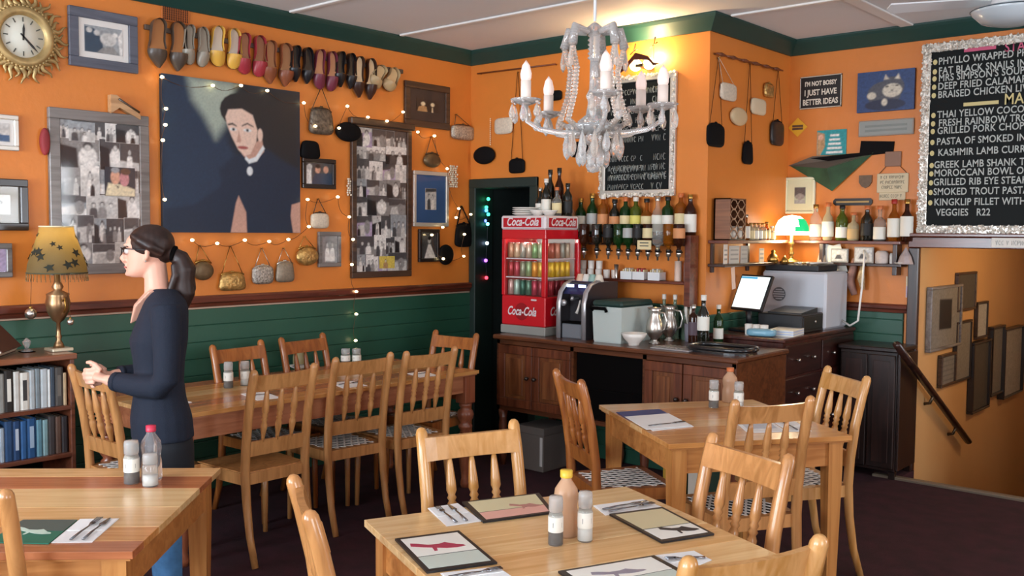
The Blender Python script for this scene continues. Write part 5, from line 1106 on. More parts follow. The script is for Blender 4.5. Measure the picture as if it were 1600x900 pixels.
for px, wd, ht, c, d in ((1284, .07, .10, 'b9a18c', 'brownish cone-shaped ornament'), (1312, .13, .10, '9a9c9a', 'grey landscape postcard'), (1350, .14, .115, 'a49e98', 'grey framed seaside photo'), (1378, .10, .09, 'c4b6ae', 'pale mug with a printed face'), (1393, .03, .075, 'e0dcd4', 'small white bottle'), (1415, .11, .12, 'a89a98', 'mauve folded napkin figure')):
    p = onY(px, 400, Y2-.07); t = thing('shelf_ornament', '%s on the dark lower recess shelf' % d, 'ornament', (p.x, Y2-.07, zs2)); m = mat('orn_'+c, c, .6, var=.15, vscale=20)
    if 'mug' in d or 'bottle' in d: MB().lathe([(0, 0), (wd*.42, 0), (wd*.45, ht*.1), (wd*.45, ht*.8), (wd*.3, ht), (0, ht)], 16).build('body', m, t)
    elif 'cone' in d or 'napkin' in d: MB().lathe([(0, 0), (wd*.5, 0), (wd*.35, ht*.45), (wd*.1, ht*.85), (0, ht)], 9, smooth=False).build('body', m, t)
    else: MB().box(-wd/2, wd/2, -.006, .006, 0, ht, .003).build('frame', m, t); printed('print', t, -wd/2+.01, wd/2-.01, .01, ht-.01, -.0075, [(G['dark'], [(.2, .2), (.7, .2), (.6, .55), (.35, .6)])], G['pale'])
p = onY(1405, 411, Y2-.12); q = MB().lathe([(0, 0), (.03, 0), (.05, .008), (.05, .011), (0, .006)], 16).build('saucer', CUPW); q.location = (p.x, Y2-.075, zs2+.0); tag(q, 'white saucer on the dark lower recess shelf', 'saucer')
# things on the recess wall
SGN = mat('sign_black', '17120f', .5); SGB = mat('sign_ivory', 'ddd5c4', .6)
t, w, h = hang('R', 'slogan_sign', 'black sign with a bossy slogan in ivory block letters and ivory border', 'sign', 1251, 118, 1316, 169)
MB().box(-w/2, w/2, -.012, 0, 0, h, .002).build('board', SGN, t); bars('border', t, w, h, .009, .014, SGB)
for k, (s, sz, sx) in enumerate((("I'M NOT BOSSY", .045, .78), ('I JUST HAVE', .058, .80), ('BETTER IDEAS', .058, .74))): text(s, sz, SGB, t, (0, -.0125, [h*.70, h*.41, h*.12][k]), 'lettering', 'CENTER', 0, sx, bold=.0018)
t, w, h = hang('R', 'cat_painting', 'dark blue canvas painting of a grey and white cat', 'painting', 1342, 111, 1431, 174)
MB().box(-w/2, w/2, -.025, 0, 0, h, .003).build('canvas', mat('canvas_plum', '2a1f3a', .6), t)
CB = mat('paint_night_blue', '27406e', .6, var=.25, vscale=8); CGy = mat('paint_cat_grey', '4a4c55', .6, var=.2, vscale=30); CW_ = mat('paint_cat_white', 'c6bfae', .6)
printed('picture', t, -w/2, w/2, 0, h, -.0262, [(CGy, ell(.48, .42, .30, .32, 20)), (mat('paint_shadow', '1b2440', .6), ell(.5, .16, .36, .14, 18)), (CGy, ell(.62, .58, .21, .26, 18)), (CW_, [(.47, .78), (.50, .90), (.56, .78)]), (CW_, [(.66, .78), (.72, .90), (.76, .76)]), (CW_, ell(.62, .50, .17, .17, 18)), (CW_, ell(.26, .40, .08, .09)), (CW_, ell(.49, .22, .05, .09)), (PH, ell(.53, .60, .03, .02)), (PH, ell(.70, .61, .03, .02)), (PH, ell(.62, .50, .02, .015)), (CGy, [(.55, .46), (.70, .47), (.70, .465), (.55, .453)])], CB, soft=.02, n=70)
t, w, h = hang('R', 'grey_plaque', 'long pale grey plaque with faint lettering under the cat painting', 'plaque', 1343, 187, 1429, 212); MB().box(-w/2, w/2, -.015, 0, 0, h, .004).build('board', mat('plaque_grey', '8f948f', .5), t); bars('rim', t, w, h, .010, .018, mat('plaque_rim', '9d948a', .5))
for k in range(2): MB().box(-w*.38, w*.38, -.0165, -.0152, h*(.28+.28*k), h*(.42+.28*k)).build('faint_line', mat('plaque_text', '7c837f', .5), t)
t, w, h = hang('R', 'warning_diamond', 'yellow diamond-shaped sign with two dark lines of print', 'sign', 1232, 184, 1262, 214); b = MB(); b.prism([(0, 0), (w/2, h/2), (0, h), (-w/2, h/2)], -.004, 0); b.build('plate', G['gold'], t)
for z in (.42, .56): MB().box(-w*.28, w*.28, -.0052, -.0041, h*z-.008, h*z+.008).build('printed_line', G['brown'], t)
t, w, h = hang('R', 'teal_leaflet', 'teal leaflet with white lines and a small portrait photo', 'leaflet', 1277, 203, 1323, 242); printed('sheet', t, -w/2, w/2, 0, h, -.003, [(G['tan'], [(0, 0), (.12, 0), (.28, .35), (.26, .85), (0, .95)]), (G['skin'], ell(.13, .72, .09, .12))]+[(G['white'], [(.45-.03*k, .82-.17*k), (.75+.03*k, .82-.17*k), (.75+.03*k, .74-.17*k), (.45-.03*k, .74-.17*k)]) for k in range(5)], G['teal'])
t, w, h = hang('R', 'black_pennant', 'black rectangular cloth pinned beside the green triangular scarf', 'cloth', 1344, 219, 1398, 243); b = MB(); b.prism([(-w/2, 0), (w*.47, h*.12), (w/2, h*.85), (-w*.46, h)], -.012, 0); b.build('cloth', B_BLACK, t)
t, w, h = hang('R', 'green_scarf', 'dark green triangular scarf with a grey fold pinned to the wall', 'scarf', 1235, 240, 1368, 299)
b = MB(); b.add([(-w*.5, -.01, h*.72), (-w*.02, -.06, h*.62), (0.02, -.03, 0), (w*.5, -.01, h*1.0), (-w*.2, -.01, h*.94)], [(0, 1, 2), (1, 3, 2), (0, 2, 3, 4)]); b.build('cloth', mat('scarf_green', '2c4a30', .75, var=.35, vscale=10), t)
b = MB(); b.add([(-w*.52, -.012, h*.72), (-w*.02, -.064, h*.60), (w*.45, -.018, h*.92), (-w*.22, -.016, h*.95)], [(0, 1, 2, 3)]); b.build('fold', mat('scarf_grey', '5f564c', .7), t)
b = MB(); b.add([(-w*.25, -.017, h*.90), (w*.47, -.022, h*1.0), (w*.47, -.022, h*.92), (-w*.02, -.03, h*.80)], [(0, 3, 2, 1)]); b.build('dark_lining', B_BLACK, t)
t, w, h = hang('R', 'shield_plaque', 'small brown shield plaque above the bottle shelf', 'plaque', 1343, 274, 1363, 294); b = MB(); b.prism([(-w/2, h), (-w/2, h*.45), (-w*.3, h*.15), (0, 0), (w*.3, h*.15), (w/2, h*.45), (w/2, h)], -.012, 0); b.build('shield', mat('shield_brown', '5a4632', .4, metal=.3, var=.2, vscale=40), t)
t, w, h = hang('R', 'hanging_plaque', 'cream lettered plaque hung on cords from a grey block', 'plaque', 1371, 270, 1420, 313); MB().box(-w/2, w/2, -.014, 0, h*.28, h*.98, .004).build('board', mat('plaque_cream', 'cbbd9c', .6), t); MB().box(-w*.42, w*.42, -.014, 0, 0, h*.30, .004).build('lower_board', mat('plaque_cream'), t)
for k in range(4): scribble(t, -w*.38, w*.36, [h*.78, h*.60, h*.42, h*.10][k], -.0148, .024, G['ink'], 70+k, 'lettering')
bl = wall_uv('R', 1396, 248); lz = bl[1]-t.location.z; MB().box(-.055, .055, -.02, 0, lz-.055, lz+.05, .004).build('block', mat('block_grey', '8a6a58', .6), t)
for s in (-1, 1): MB().tube([(s*w*.46, -.008, h*.95), (s*.045, -.01, lz-.05)], .0022, n=5).build('cord', F_BROWN, t)
t, w, h = hang('R', 'name_plate', 'narrow ornate black plate above the bottles', 'plaque', 1303, 310, 1364, 321); b = MB(); b.prism([(-w/2, h*.3), (-w/2, h*.7), (-w*.45, h), (w*.45, h), (w/2, h*.7), (w/2, h*.3), (w*.45, 0), (-w*.45, 0)], -.012, 0); b.build('plate', mat('plate_black', '1d1a16', .35), t); MB().box(-w*.42, w*.42, -.0135, -.012, h*.38, h*.62).build('raised_letters', F_GOLD, t)
framed('R', (1228, 277, 1275, 334), 'white-framed picture with a wide pale mount beside the bankers lamp', mat('white_frame', 'd3d3b8', .5), .02, [(G['dark'], [(0, .45), (1, .45), (1, 1), (0, 1)]), (G['mid'], ell(.5, .42, .4, .2)), (G['grey'], [(0, 0), (1, 0), (1, .25), (0, .2)])], G['sage'], mat('mount_pale', 'cfd2b4', .6), .055)
t, w, h = hang('R', 'notice_card', 'small cream notice card above the dado near the stair jamb', 'card', 1416, 432, 1431, 465); printed('card', t, -w/2, w/2, 0, h, -.003, [(G['lilac'], [(0, 0), (1, 0), (1, .45), (0, .55)]), (G['mid'], [(.2, .7), (.8, .7), (.8, .78), (.2, .78)])], G['cream'])
t = thing('rag_bundle', 'pinkish rag and dried flowers hanging below the dark shelf', 'rag', wall_pt('R', *wall_uv('R', 1340, 460), .02)); 
b = MB(); b.tube([(0, -.04, .0), (-.03, -.05, .1), (-.01, -.04, .2), (-.02, -.02, .26)], [.03, .05, .04, .015], n=8, flat=.6); b.build('rag', mat('rag_pink', '9a7468', .9, var=.3, vscale=20), t); b = MB(); b.tube([(.06, -.04, .04), (.05, -.05, .12), (.05, -.03, .24)], [.02, .04, .015], n=8, flat=.6); b.build('dried_flowers', mat('dried_straw', 'b59a72', .9, var=.4, vscale=40), t)
# menu chalkboard over the stairs
u0, v1 = wall_uv('R', 1442, 72); u0b, v0 = wall_uv('R', 1438, 365); CBW = 2.05; x0 = (u0+u0b)/2
t = thing('menu_chalkboard', 'large menu chalkboard in a silver sequinned frame over the stairs', 'chalkboard', (x0+CBW/2, Y2-.002, v0)); w = CBW; h = v1-v0
fb_ = .055; MB().box(-w/2+.03, w/2-.03, -.02, -.002, .03, h-.03).build('slate', mat('menu_slate', '0d1212', .6, var=.1, spec=.2), t); bars('frame', t, w, h, fb_, .03, F_SILVER); tinsel(t, w, h, fb_, 9, 0, -.032)
def chalk(s, px, py, size, m=M_CHALK, sx=.8):
    u, v = wall_uv('R', px, py); text(s, size, m, t, (u-t.location.x, -.0225, v-t.location.z), 'chalk_writing', sx=sx, bold=.0010, space=1.05)
ML = [('PHYLLO WRAPPED PRAWNS', 1468, 102), ('FAT BLACK SNAILS IN PERNOD', 1468, 117), ("MRS SIMPSON'S SOUP OF THE DAY", 1468, 128), ('DEEP FRIED CALAMARI', 1467, 141), ('BRAISED CHICKEN LIVERS', 1467, 154),
      ('THAI YELLOW COCONUT CURRY', 1466, 185), ('FRESH RAINBOW TROUT', 1468, 198), ('GRILLED PORK CHOPS', 1466, 210), ('PASTA OF SMOKED IN CREAM', 1465, 227), ('KASHMIR LAMB CURRY', 1467, 244), ('GREEK LAMB SHANK TOPPED', 1461, 263), ('MOROCCAN BOWL OF PRAWNS', 1461, 276), ('GRILLED RIB EYE STEAK WITH', 1460, 290), ('SMOKED TROUT PASTA IN', 1460, 305), ('KINGKLIP FILLET WITH', 1461, 321)]
for i, (s, px, py) in enumerate(ML):
    chalk(s, px, py, .066); u, v = wall_uv('R', 1463-i*.55, py-4)
    b = MB(); b.prism(ell(u-t.location.x, v-t.location.z, .014, .018), -.0225, -.0205); b.build('bullet', M_CHY, t)
chalk('VEGGIES   R22', 1464, 337, .066); chalk('STARTERS', 1571, 82, .085, M_CHP); chalk('MAINS', 1570, 164, .10, M_CHY)
for (xa, ya, xb, yb, m) in ((1508, 80, 1558, 74, M_CHP), (1507, 166, 1562, 158, M_CHY)):
    a = wall_uv('R', xa, ya); c = wall_uv('R', xb, yb); MB().box(a[0]-t.location.x, c[0]-t.location.x, -.0225, -.0205, (a[1]+c[1])/2-t.location.z-.012, (a[1]+c[1])/2-t.location.z+.012, .001).build('chalk_dash', m, t)
t, w, h = hang('R', 'header_sign', 'small white sign with worn lettering on the stair header', 'sign', 1557, 372, 1646, 387, off=.115); MB().box(-w/2, w/2, -.006, .012, 0, h, .002).build('plate', mat('sign_white', 'd8d4cb', .5), t); scribble(t, -w*.42, w*.42, h*.25, -.0065, h*.5, G['mid'], 77, 'lettering')
# ------------------------------------------------------------------ stair pictures, handrail, dark cabinet
def stairpic(box, label, fm, base, b=.018, depth=.03, shapes=None):
    t, w, h = hang('S', 'stair_picture', label, 'picture', *box); bars('frame', t, w, h, b, depth, fm); MB().box(-w/2+b, w/2-b, -depth*.5, -.002, b, h-b).build('backing', G['black'], t)
    printed('print', t, -w/2+b, w/2-b, b, h-b, -depth*.5-.002, shapes or [], base); return t
GP = mat('stair_print_grey', '77736c', .4, var=.15, vscale=6); GP2 = mat('stair_print_dark', '4a4742', .4, var=.15, vscale=6); GP3 = mat('stair_print_pale', 'a2a19c', .4, var=.1, vscale=6)
stairpic((1446, 446, 1495, 544), 'large grey-brown picture beside the stair jamb with a dark window shape', F_GREY, GP, .02, .04, [(G['black'], [(.3, .3), (.72, .28), (.72, .8), (.3, .82)])])
stairpic((1491, 425, 1520, 485), 'dark upright picture hung highest on the stair wall', F_BROWN, GP2)
stairpic((1521, 471, 1538, 528), 'narrow pale picture with a dark frame above the white one', F_BLACK, GP3, .02)
stairpic((1488, 501, 1512, 594), 'tall grey picture below the dark upright one', F_BLACK, GP, .02)
stairpic((1464, 552, 1487, 602), 'small grey ladder-like picture low by the jamb', F_BROWN, GP, .02, .035, [(G['dark'], [(0, .18*k+.1), (1, .18*k+.1), (1, .18*k+.13), (0, .18*k+.13)]) for k in range(5)])
stairpic((1511, 532, 1538, 640), 'long narrow dark grey picture hung lowest on the stair wall', F_BLACK, GP2, .02, .05)
stairpic((1541, 509, 1560, 615), 'narrow grey picture beside the white canvas', F_BLACK, GP, .02, .05)
stairpic((1559, 511, 1589, 616), 'white canvas with black edges on the stair wall', F_BLACK, GP3, .014, .06)
stairpic((1590, 520, 1618, 592), 'blue-grey picture further down the stair wall', F_BLACK, mat('stair_blue', '7d8790', .4), .016, .04)
a = onX(1401, 538, XS+.06); c = onX(1513, 690, XS+.06); t = thing('stair_handrail', 'dark wooden handrail running down beside the stairs', 'handrail', (a.x, a.y, a.z)); v = c-a
MB().tube([(0, 0, 0), v*.25, v*.5, v*.75, v], .028, n=8, flat=.8).build('rail', M_DARKW, t)
for f in (.46, .8):
    e = v*f; MB().tube([e-Vector((0, 0, .02)), e-Vector((.02, 0, .07)), e-Vector((.058, 0, .08))], .012, n=6).build('bracket', M_DKMET, t)
t = thing('dark_cabinet', 'dark stained wooden cabinet standing against the recess wall by the stairs', 'cabinet', (-2.445, 6.68, 0)); DCW = wood('cabinet_black_wood', '2c1913', '170c09', .4, axis=2); HH = .89
MB().box(-.21, .18, -.17, .17, .05, HH-.03, .004).build('carcass', DCW, t); MB().box(-.225, .195, -.185, .175, HH-.03, HH, .006).build('top', DCW, t)
for x0_, x1_ in ((-.20, -.02), (-.01, .17)):
    dd = MB().box(x0_, x1_, -.186, -.17, .07, HH-.05, .005).build('door', DCW, t); MB().box(x0_+.035, x1_-.035, -.190, -.186, .11, HH-.09, .003).build('panel', wood('cabinet_panel', '38201a', '1d100d', .4, axis=2), dd)
for x_ in (-.19, .16):
    for y_ in (-.15, .15): MB().box(x_-.02, x_+.02, y_-.02, y_+.02, 0, .05).build('foot', DCW, t)
MB().box(.182, .20, -.17, .17, .06, HH-.04, .003).build('side_panel', DCW, t)
# wall lamp inside the stairwell
t = thing('stair_wall_lamp', 'lit brass wall lamp high in the stairwell', 'lamp', (-.93, Y2+.95, 1.55)); MB().box(.0, .03, -.04, .04, -.06, .06, .005).build('back_plate', M_BRASS, t); MB().lathe([(0, -.07), (.05, -.07), (.07, .0), (.05, .07), (0, .07)], 16, (-.08, 0, 0)).build('globe', mat('stair_globe', 'fff0cc', .4, emit=8, ecol='ffd890'), t); MB().tube([(0, 0, 0), (-.05, 0, 0)], .01, n=6).build('arm', M_BRASS, t)
lamp('stair_light', (-.2, 0, 0), 22, (1, .78, .48), .08, t)
# ------------------------------------------------------------------ fairy lights
BULB = mat('fairy_bulb', 'fff0cc', .4, emit=9, ecol='ffe3a8'); WIRE = mat('fairy_wire', '5a3a22', .6)
FL = [[(245, 122), (251, 171), (250, 196), (246, 220), (249, 312)], [(245, 122), (324, 135), (368, 135), (409, 143), (466, 162), (484, 198), (521, 201), (534, 167), (566, 184), (596, 190), (621, 176), (644, 207), (670, 213)],
      [(292, 375), (331, 380), (374, 375), (412, 377), (442, 374), (474, 354), (472, 312), (519, 308), (537, 339), (543, 374), (541, 413), (548, 455), (548, 490), (547, 531)], [(670, 213), (690, 264), (708, 326), (704, 340), (727, 335), (717, 366), (716, 400), (684, 404), (666, 367), (683, 355)]]
LBF = ['fairy light string down the side of the portrait', 'fairy light string across the portrait top to the dark framed pair', 'fairy light string swagged under the portrait and down the green boards', 'fairy light string around the photographs near the doorway']
bmesh_b = None
for s, lb in zip(FL, LBF):
    pts = [Vector(wall_pt('L', *wall_uv('L', x, y), .062)) for x, y in s]; t = thing('fairy_lights', lb, 'fairy lights', pts[0])
    path = []
    for a, c in zip(pts, pts[1:]):
        for k in range(5): f = k/5; path.append(a.lerp(c, f)-Vector((.03*math.sin(PI*f), 0, .03*math.sin(PI*f)))-pts[0])
    path.append(pts[-1]-pts[0]); MB().tube(path, .0018, n=4).build('wire', WIRE, t)
    for p in pts:
        if bmesh_b is None: bo = MB().sphere((0, 0, 0), (.011, .013, .009), 8, 6).build('bulb', BULB, t); bmesh_b = bo.data
        else: bo = bpy.data.objects.new('bulb', bmesh_b); COL.objects.link(bo); bo.parent = t
        bo.location = p-pts[0]
t = thing('led_string', 'coloured fairy lights hanging down inside the dark doorway', 'fairy lights', (DX0+.10, YB+.10, 1.2)); yq = YB+.10
cols = [((760, 311), '30e090'), ((757, 324), '30e0a0'), ((757, 329), '40a0ff'), ((760, 335), '30e0a0'), ((755, 345), '5060ff'), ((759, 350), '60f0e0'), ((758, 380), 'c0d8ff'), ((756, 407), 'a050ff'), ((757, 434), 'ff3040')]
pp = [onY(x+3, y, yq)-Vector(t.location) for (x, y), c in cols]; MB().tube([p for p in pp], .002, n=4).build('wire', mat('led_wire', '3a3a44', .6), t)
for p, (_, c) in zip(pp, cols): MB().sphere(p, .014, 10, 7).build('bulb', mat('led_'+c, c, .4, emit=6), t)
# small white box on the floor of the doorway
t = thing('socket_box', 'grey switch box low on the wall beside the doorway', 'box', (DX1+.03, YB-.03, .52)); MB().box(-.05, .12, -.03, .0, 0, .16, .006).build('box', mat('socket_grey', '9a9a96', .5), t); MB().box(-.02, .09, -.034, -.03, .03, .13, .004).build('cover', mat('socket_cover', '7f7f7c', .5), t)
# ------------------------------------------------------------------ ceiling fan
fc_ = onZ(1580, 30, 2.80); t = thing('ceiling_fan', 'white ceiling fan with a glass bowl light and thin blades', 'fan', (fc_.x, fc_.y, HCEIL)); zz = 2.80-HCEIL; FANW = mat('fan_white', 'dfe3e6', .35); FANG = mat('fan_bowl', 'c6d3da', .2, coat=.5)
MB().lathe([(0, 0), (.06, 0), (.065, -.03), (.03, -.05), (.014, -.06), (.014, zz+.16), (.07, zz+.15), (.10, zz+.12), (.10, zz+.06), (0, zz+.05)], 24).build('motor', FANW, t)
MB().lathe([(0, zz-.035), (.08, zz-.03), (.15, zz-.01), (.19, zz+.03), (.20, zz+.045), (.19, zz+.055), (0, zz+.06)], 32).build('light_bowl', FANG, t)
MB().lathe([(.2, zz+.044), (.204, zz+.047), (.2, zz+.05)], 32).build('bowl_rim', mat('fan_rim', '4a565e', .4), t)
for k in range(4):
    a = .35+PI/2*k; b = MB(); b.T = Matrix.Rotation(a, 4, 'Z') @ Matrix.Translation((0, 0, zz+.10)) @ Matrix.Rotation(.2, 4, 'X'); b.prism([(.10, -.02), (.2, -.05), (.6, -.06), (.62, 0), (.6, .06), (.2, .05), (.10, .02)], -.004, .004, 'xy'); b.build('blade', FANW, t)
# ------------------------------------------------------------------ chandelier
CD = 3.55; cc = CC+ray(928, 160)*CD; t = thing('crystal_chandelier', 'glass chandelier with candle bulbs and crystal drops hanging from the ceiling', 'chandelier', (cc.x, cc.y, HCEIL))
CRY = mat('crystal', 'f6f6f4', .03, trans=.75, ior=1.5, spec=.8); CRW = mat('crystal_warm', 'f7eee4', .05, trans=.75, ior=1.5); CAND = mat('candle_sleeve', 'e8d8cc', .5); FLB = mat('frosted_bulb', 'ecd9d2', .35, emit=.25, ecol='ffe0d0')
def cz_(y): return (CC+ray(928, y)*CD).z-HCEIL
rt = Vector((CR.x, CR.y, 0)).normalized(); fw = Vector((-rt.y, rt.x, 0)); mpp = CD/FPX
MB().tube([(0, 0, 0), (0, 0, cz_(35))], .006, n=6).build('chain', FANW, t); MB().lathe([(0, 0), (.055, 0), (.05, -.02), (.015, -.04), (0, -.04)], 20).build('ceiling_rose', FANW, t)
prof = [(0, cz_(228)), (.025, cz_(226)), (.035, cz_(215)), (.02, cz_(207)), (.05, cz_(200)), (.06, cz_(190)), (.03, cz_(180)), (.022, cz_(160)), (.03, cz_(150)), (.018, cz_(140)), (.016, cz_(95))]
for k in range(6): prof += [(.026, cz_(92-k*7)), (.018, cz_(88-k*7))]
prof += [(.03, cz_(45)), (.012, cz_(38)), (0, cz_(36))]; MB().lathe(prof, 16).build('glass_stem', CRY, t); MB().lathe([(0, cz_(270)), (.02, cz_(268)), (.03, cz_(258)), (.02, cz_(248)), (.028, cz_(240)), (.018, cz_(230)), (0, cz_(228))], 14).build('finial', CRY, t)
MB().lathe([(.0, cz_(212)), (.09, cz_(205)), (.11, cz_(196)), (.105, cz_(196)), (.07, cz_(206)), (0, cz_(207))], 24).build('bobeche_dish', CRY, t)
def drop(b, p, L=.055, r=.011): b.lathe([(0, 0), (r*.45, -L*.2), (r, -L*.62), (r*.75, -L*.85), (0, -L)], 6, tuple(p), smooth=False)
RC = random.Random(8)
ANG = [-1.5, -.33, .70, 2.25, 3.3]
for k, a0 in enumerate(ANG):
    d = (rt*math.cos(a0)+fw*math.sin(a0)); Rr = .255; tipz = cz_(176 if k % 2 else 168)
    base = Vector((0, 0, cz_(195))); tip = d*Rr+Vector((0, 0, tipz)); arm = [base, base+d*.07+Vector((0, 0, -.035)), d*.14+Vector((0, 0, cz_(208))), d*.20+Vector((0, 0, cz_(204))), d*.25+Vector((0, 0, cz_(192))), tip]
    ao = MB().tube(arm, [.010, .012, .011, .010, .009, .009], n=8).build('arm', CRY, t)
    MB().lathe([(0, 0), (.012, .0), (.045, .012), (.058, .022), (.055, .024), (.02, .014), (0, .014)], 18, tuple(tip)).build('drip_pan', CRY, ao)
    MB().lathe([(0, .01), (.019, .01), (.019, .09), (0, .09)], 12, tuple(tip)).build('candle', CAND, ao); MB().lathe([(.016, .088), (.020, .10), (.021, .115), (.014, .145), (0, .165)], 12, tuple(tip)).build('candle_bulb', FLB, ao)
    for j in range(6):
        q = 2*PI*j/6; p = tip+Vector((.052*math.cos(q), .052*math.sin(q), .018)); b = MB(); b.sphere(p-Vector((0, 0, .006)), .006, 6, 4); drop(b, p-Vector((0, 0, .012)), RC.uniform(.05, .08), .014); b.build('crystal_drop', CRY if j % 2 else CRW, ao)
for k in range(5):
    a0 = ANG[k]+.55; d = rt*math.cos(a0)+fw*math.sin(a0); path = [Vector((0, 0, cz_(52)))+d*.03, d*.10+Vector((0, 0, cz_(48))), d*.115+Vector((0, 0, cz_(75))), d*.09+Vector((0, 0, cz_(110))), d*.10+Vector((0, 0, cz_(150))), d*.13+Vector((0, 0, cz_(190))), d*.07+Vector((0, 0, cz_(205)))]
    rad = [.011, .016, .019, .017, .018, .017, .010]; bo = MB().tube(path[:3], rad[:3], n=8).build('scroll', CRY, t)
    pth = []
    for a, c in zip(path[1:], path[2:]):
        for j in range(7): pth.append(a.lerp(c, j/7))
    b = MB()
    for p in pth: b.sphere(p, (.0125, .0125, .009), 8, 5)
    tag(b.build('bead_chain', CRW, t), 'chain of glass beads', kind='stuff')
    p = d*.12+Vector((0, 0, cz_(70))); q = MB(); q.sphere(p-Vector((0, 0, .005)), .009, 8, 5); drop(q, p-Vector((0, 0, .014)), .085, .012); q.build('crystal_drop', CRW, t)
for k in range(14):
    a = 2*PI*k/14; p = Vector((.1*math.cos(a), .1*math.sin(a), cz_(200))); q = MB(); q.sphere(p-Vector((0, 0, .006)), .007, 6, 4); drop(q, p-Vector((0, 0, .013)), RC.uniform(.07, .11), .017); q.build('crystal_drop', CRY if k % 2 else CRW, t)
for k in range(9):
    a = 2*PI*k/9+.3; p = Vector((.05*math.cos(a), .05*math.sin(a), cz_(222))); q = MB(); drop(q, p, RC.uniform(.07, .10), .017); q.build('crystal_drop', CRY, t)
# ------------------------------------------------------------------ bookcase, books and the lit table lamp
BX1 = -5.0; ztop = 1.0; yE = onX(116, 556, BX1).y; yS = yE-1.35; W_BK = wood('bookcase_wood', '6a3a26', '4a2416', .35, axis=1)
zs1 = onX(58, 640, BX1).z; zs0 = onX(58, 716, BX1).z
t = thing('bookcase', 'reddish wooden bookcase full of old books against the boarded wall', 'bookcase', ((XL+.03+BX1)/2, (yS+yE)/2, 0)); ox, oy = t.location.x, t.location.y
def K_(b): b.T = Matrix.Translation((-ox, -oy, 0)); return b
XB0 = XL+.06
K_(MB()).box(XB0, BX1+.012, yS-.01, yE+.012, ztop-.03, ztop, .004).build('top', wood('bookcase_top', '8a5232', '6a3a22', .3, axis=1), t)
for z in (zs1, zs0, .10): K_(MB()).box(XB0, BX1, yS+.02, yE-.02, z-.022, z, .002).build('shelf', W_BK, t)
for y in (yS, yE-.022): K_(MB()).box(XB0, BX1, y, y+.022, 0, ztop-.03, .002).build('side', W_BK, t)
K_(MB()).box(XB0, XB0+.01, yS, yE, .05, ztop-.03).build('back', M_BLK, t); K_(MB()).box(BX1-.02, BX1-.005, yS+.02, yE-.02, 0, .08).build('plinth', W_BK, t)
PG = mat('book_pages', 'd9cfb8', .8)
def book(y0, wd, z, h, c, label, tilt=0, band=None):
    tt = thing('book', label, 'book', (BX1-.03, y0+wd/2, z), PI/2, 'books in the bookcase'); d = .15; m = mat('book_'+c, c, .6, var=.12, vscale=20)
    # local: x along shelf, -y towards the room
    MB().box(-wd/2, -wd/2+.003, 0, d, 0, h).build('cover', m, tt); MB().box(wd/2-.003, wd/2, 0, d, 0, h).build('cover', m, tt)
    sp = MB().prism([(-wd/2, 0), (-wd/4, -.004), (wd/4, -.004), (wd/2, 0), (wd/2, .003), (-wd/2, .003)], 0, h, 'xy').build('spine', m, tt); MB().box(-wd/2+.003, wd/2-.003, .004, d-.004, .003, h-.004).build('pages', PG, tt)
    if band: MB().box(-wd*.22, wd*.22, -.0048, -.0038, h*.25, h*.8).build('spine_title', mat('title_'+band, band, .5), sp)
ROW1 = [(.035, .245, '2a2422', 'd8d4c8', 'black book with pale spine lettering'), (.03, .22, '8a8a84', None, 'grey book'), (.042, .235, '26221f', 'e0dccf', 'thick black book with white lettering'), (.03, .225, 'c9c7bf', None, 'off-white book'), (.045, .215, 'd5d1c6', '3a3a3a', 'cream book with a dark top'), (.028, .225, 'a9b0b2', None, 'pale blue-grey book'), (.024, .23, '7a858a', None, 'slate book'), (.036, .225, 'b4bcbe', None, 'silver-grey book'), (.012, .22, 'd5d6d2', None, 'thin white book'), (.022, .23, '36424f', None, 'navy book'), (.04, .225, '4a4642', '6a645c', 'dark brown-grey book'), (.018, .19, 'b59a76', None, 'small tan book')]
ROW2 = [(.03, .22, '3a5a80', None, 'steel blue book'), (.022, .2, '9aa6b0', None, 'pale grey-blue book'), (.04, .235, '28486e', None, 'broad navy blue book'), (.035, .23, '1f3f66', 'b8c4d0', 'blue book with a silver title'), (.03, .225, '2c5a8c', None, 'bright blue book'), (.045, .235, '25507e', '9fb6cc', 'thick blue book with a pale title'), (.03, .22, '5f8a9a', None, 'teal-grey book'), (.028, .215, '7fa0a4', None, 'pale teal book'), (.035, .23, '3f3a3a', None, 'charcoal book'), (.03, .225, '5a4236', None, 'brown book'), (.03, .22, '2f2a2c', None, 'black cloth book')]
for row, z, nm in ((ROW1, zs1, 'upper'), (ROW2, zs0, 'lower')):
    y = yE-.028; lim = ztop-.045-zs1 if nm == 'upper' else zs1-.03-zs0; k = 0; hs = lim/.25
    for rep in range(2):
        for (wd, h, c, bd, d) in row[::-1]:
            if rep: d = 'more distant ' + d
            y -= wd+.0012
            if y < yS+.03: break
            if rep and y < yE-.75: break
            book(y, wd, z+.001, h*hs*.98, c, '%s on the %s shelf of the bookcase' % (d.replace('more distant ', 'second '), nm), 0, bd)
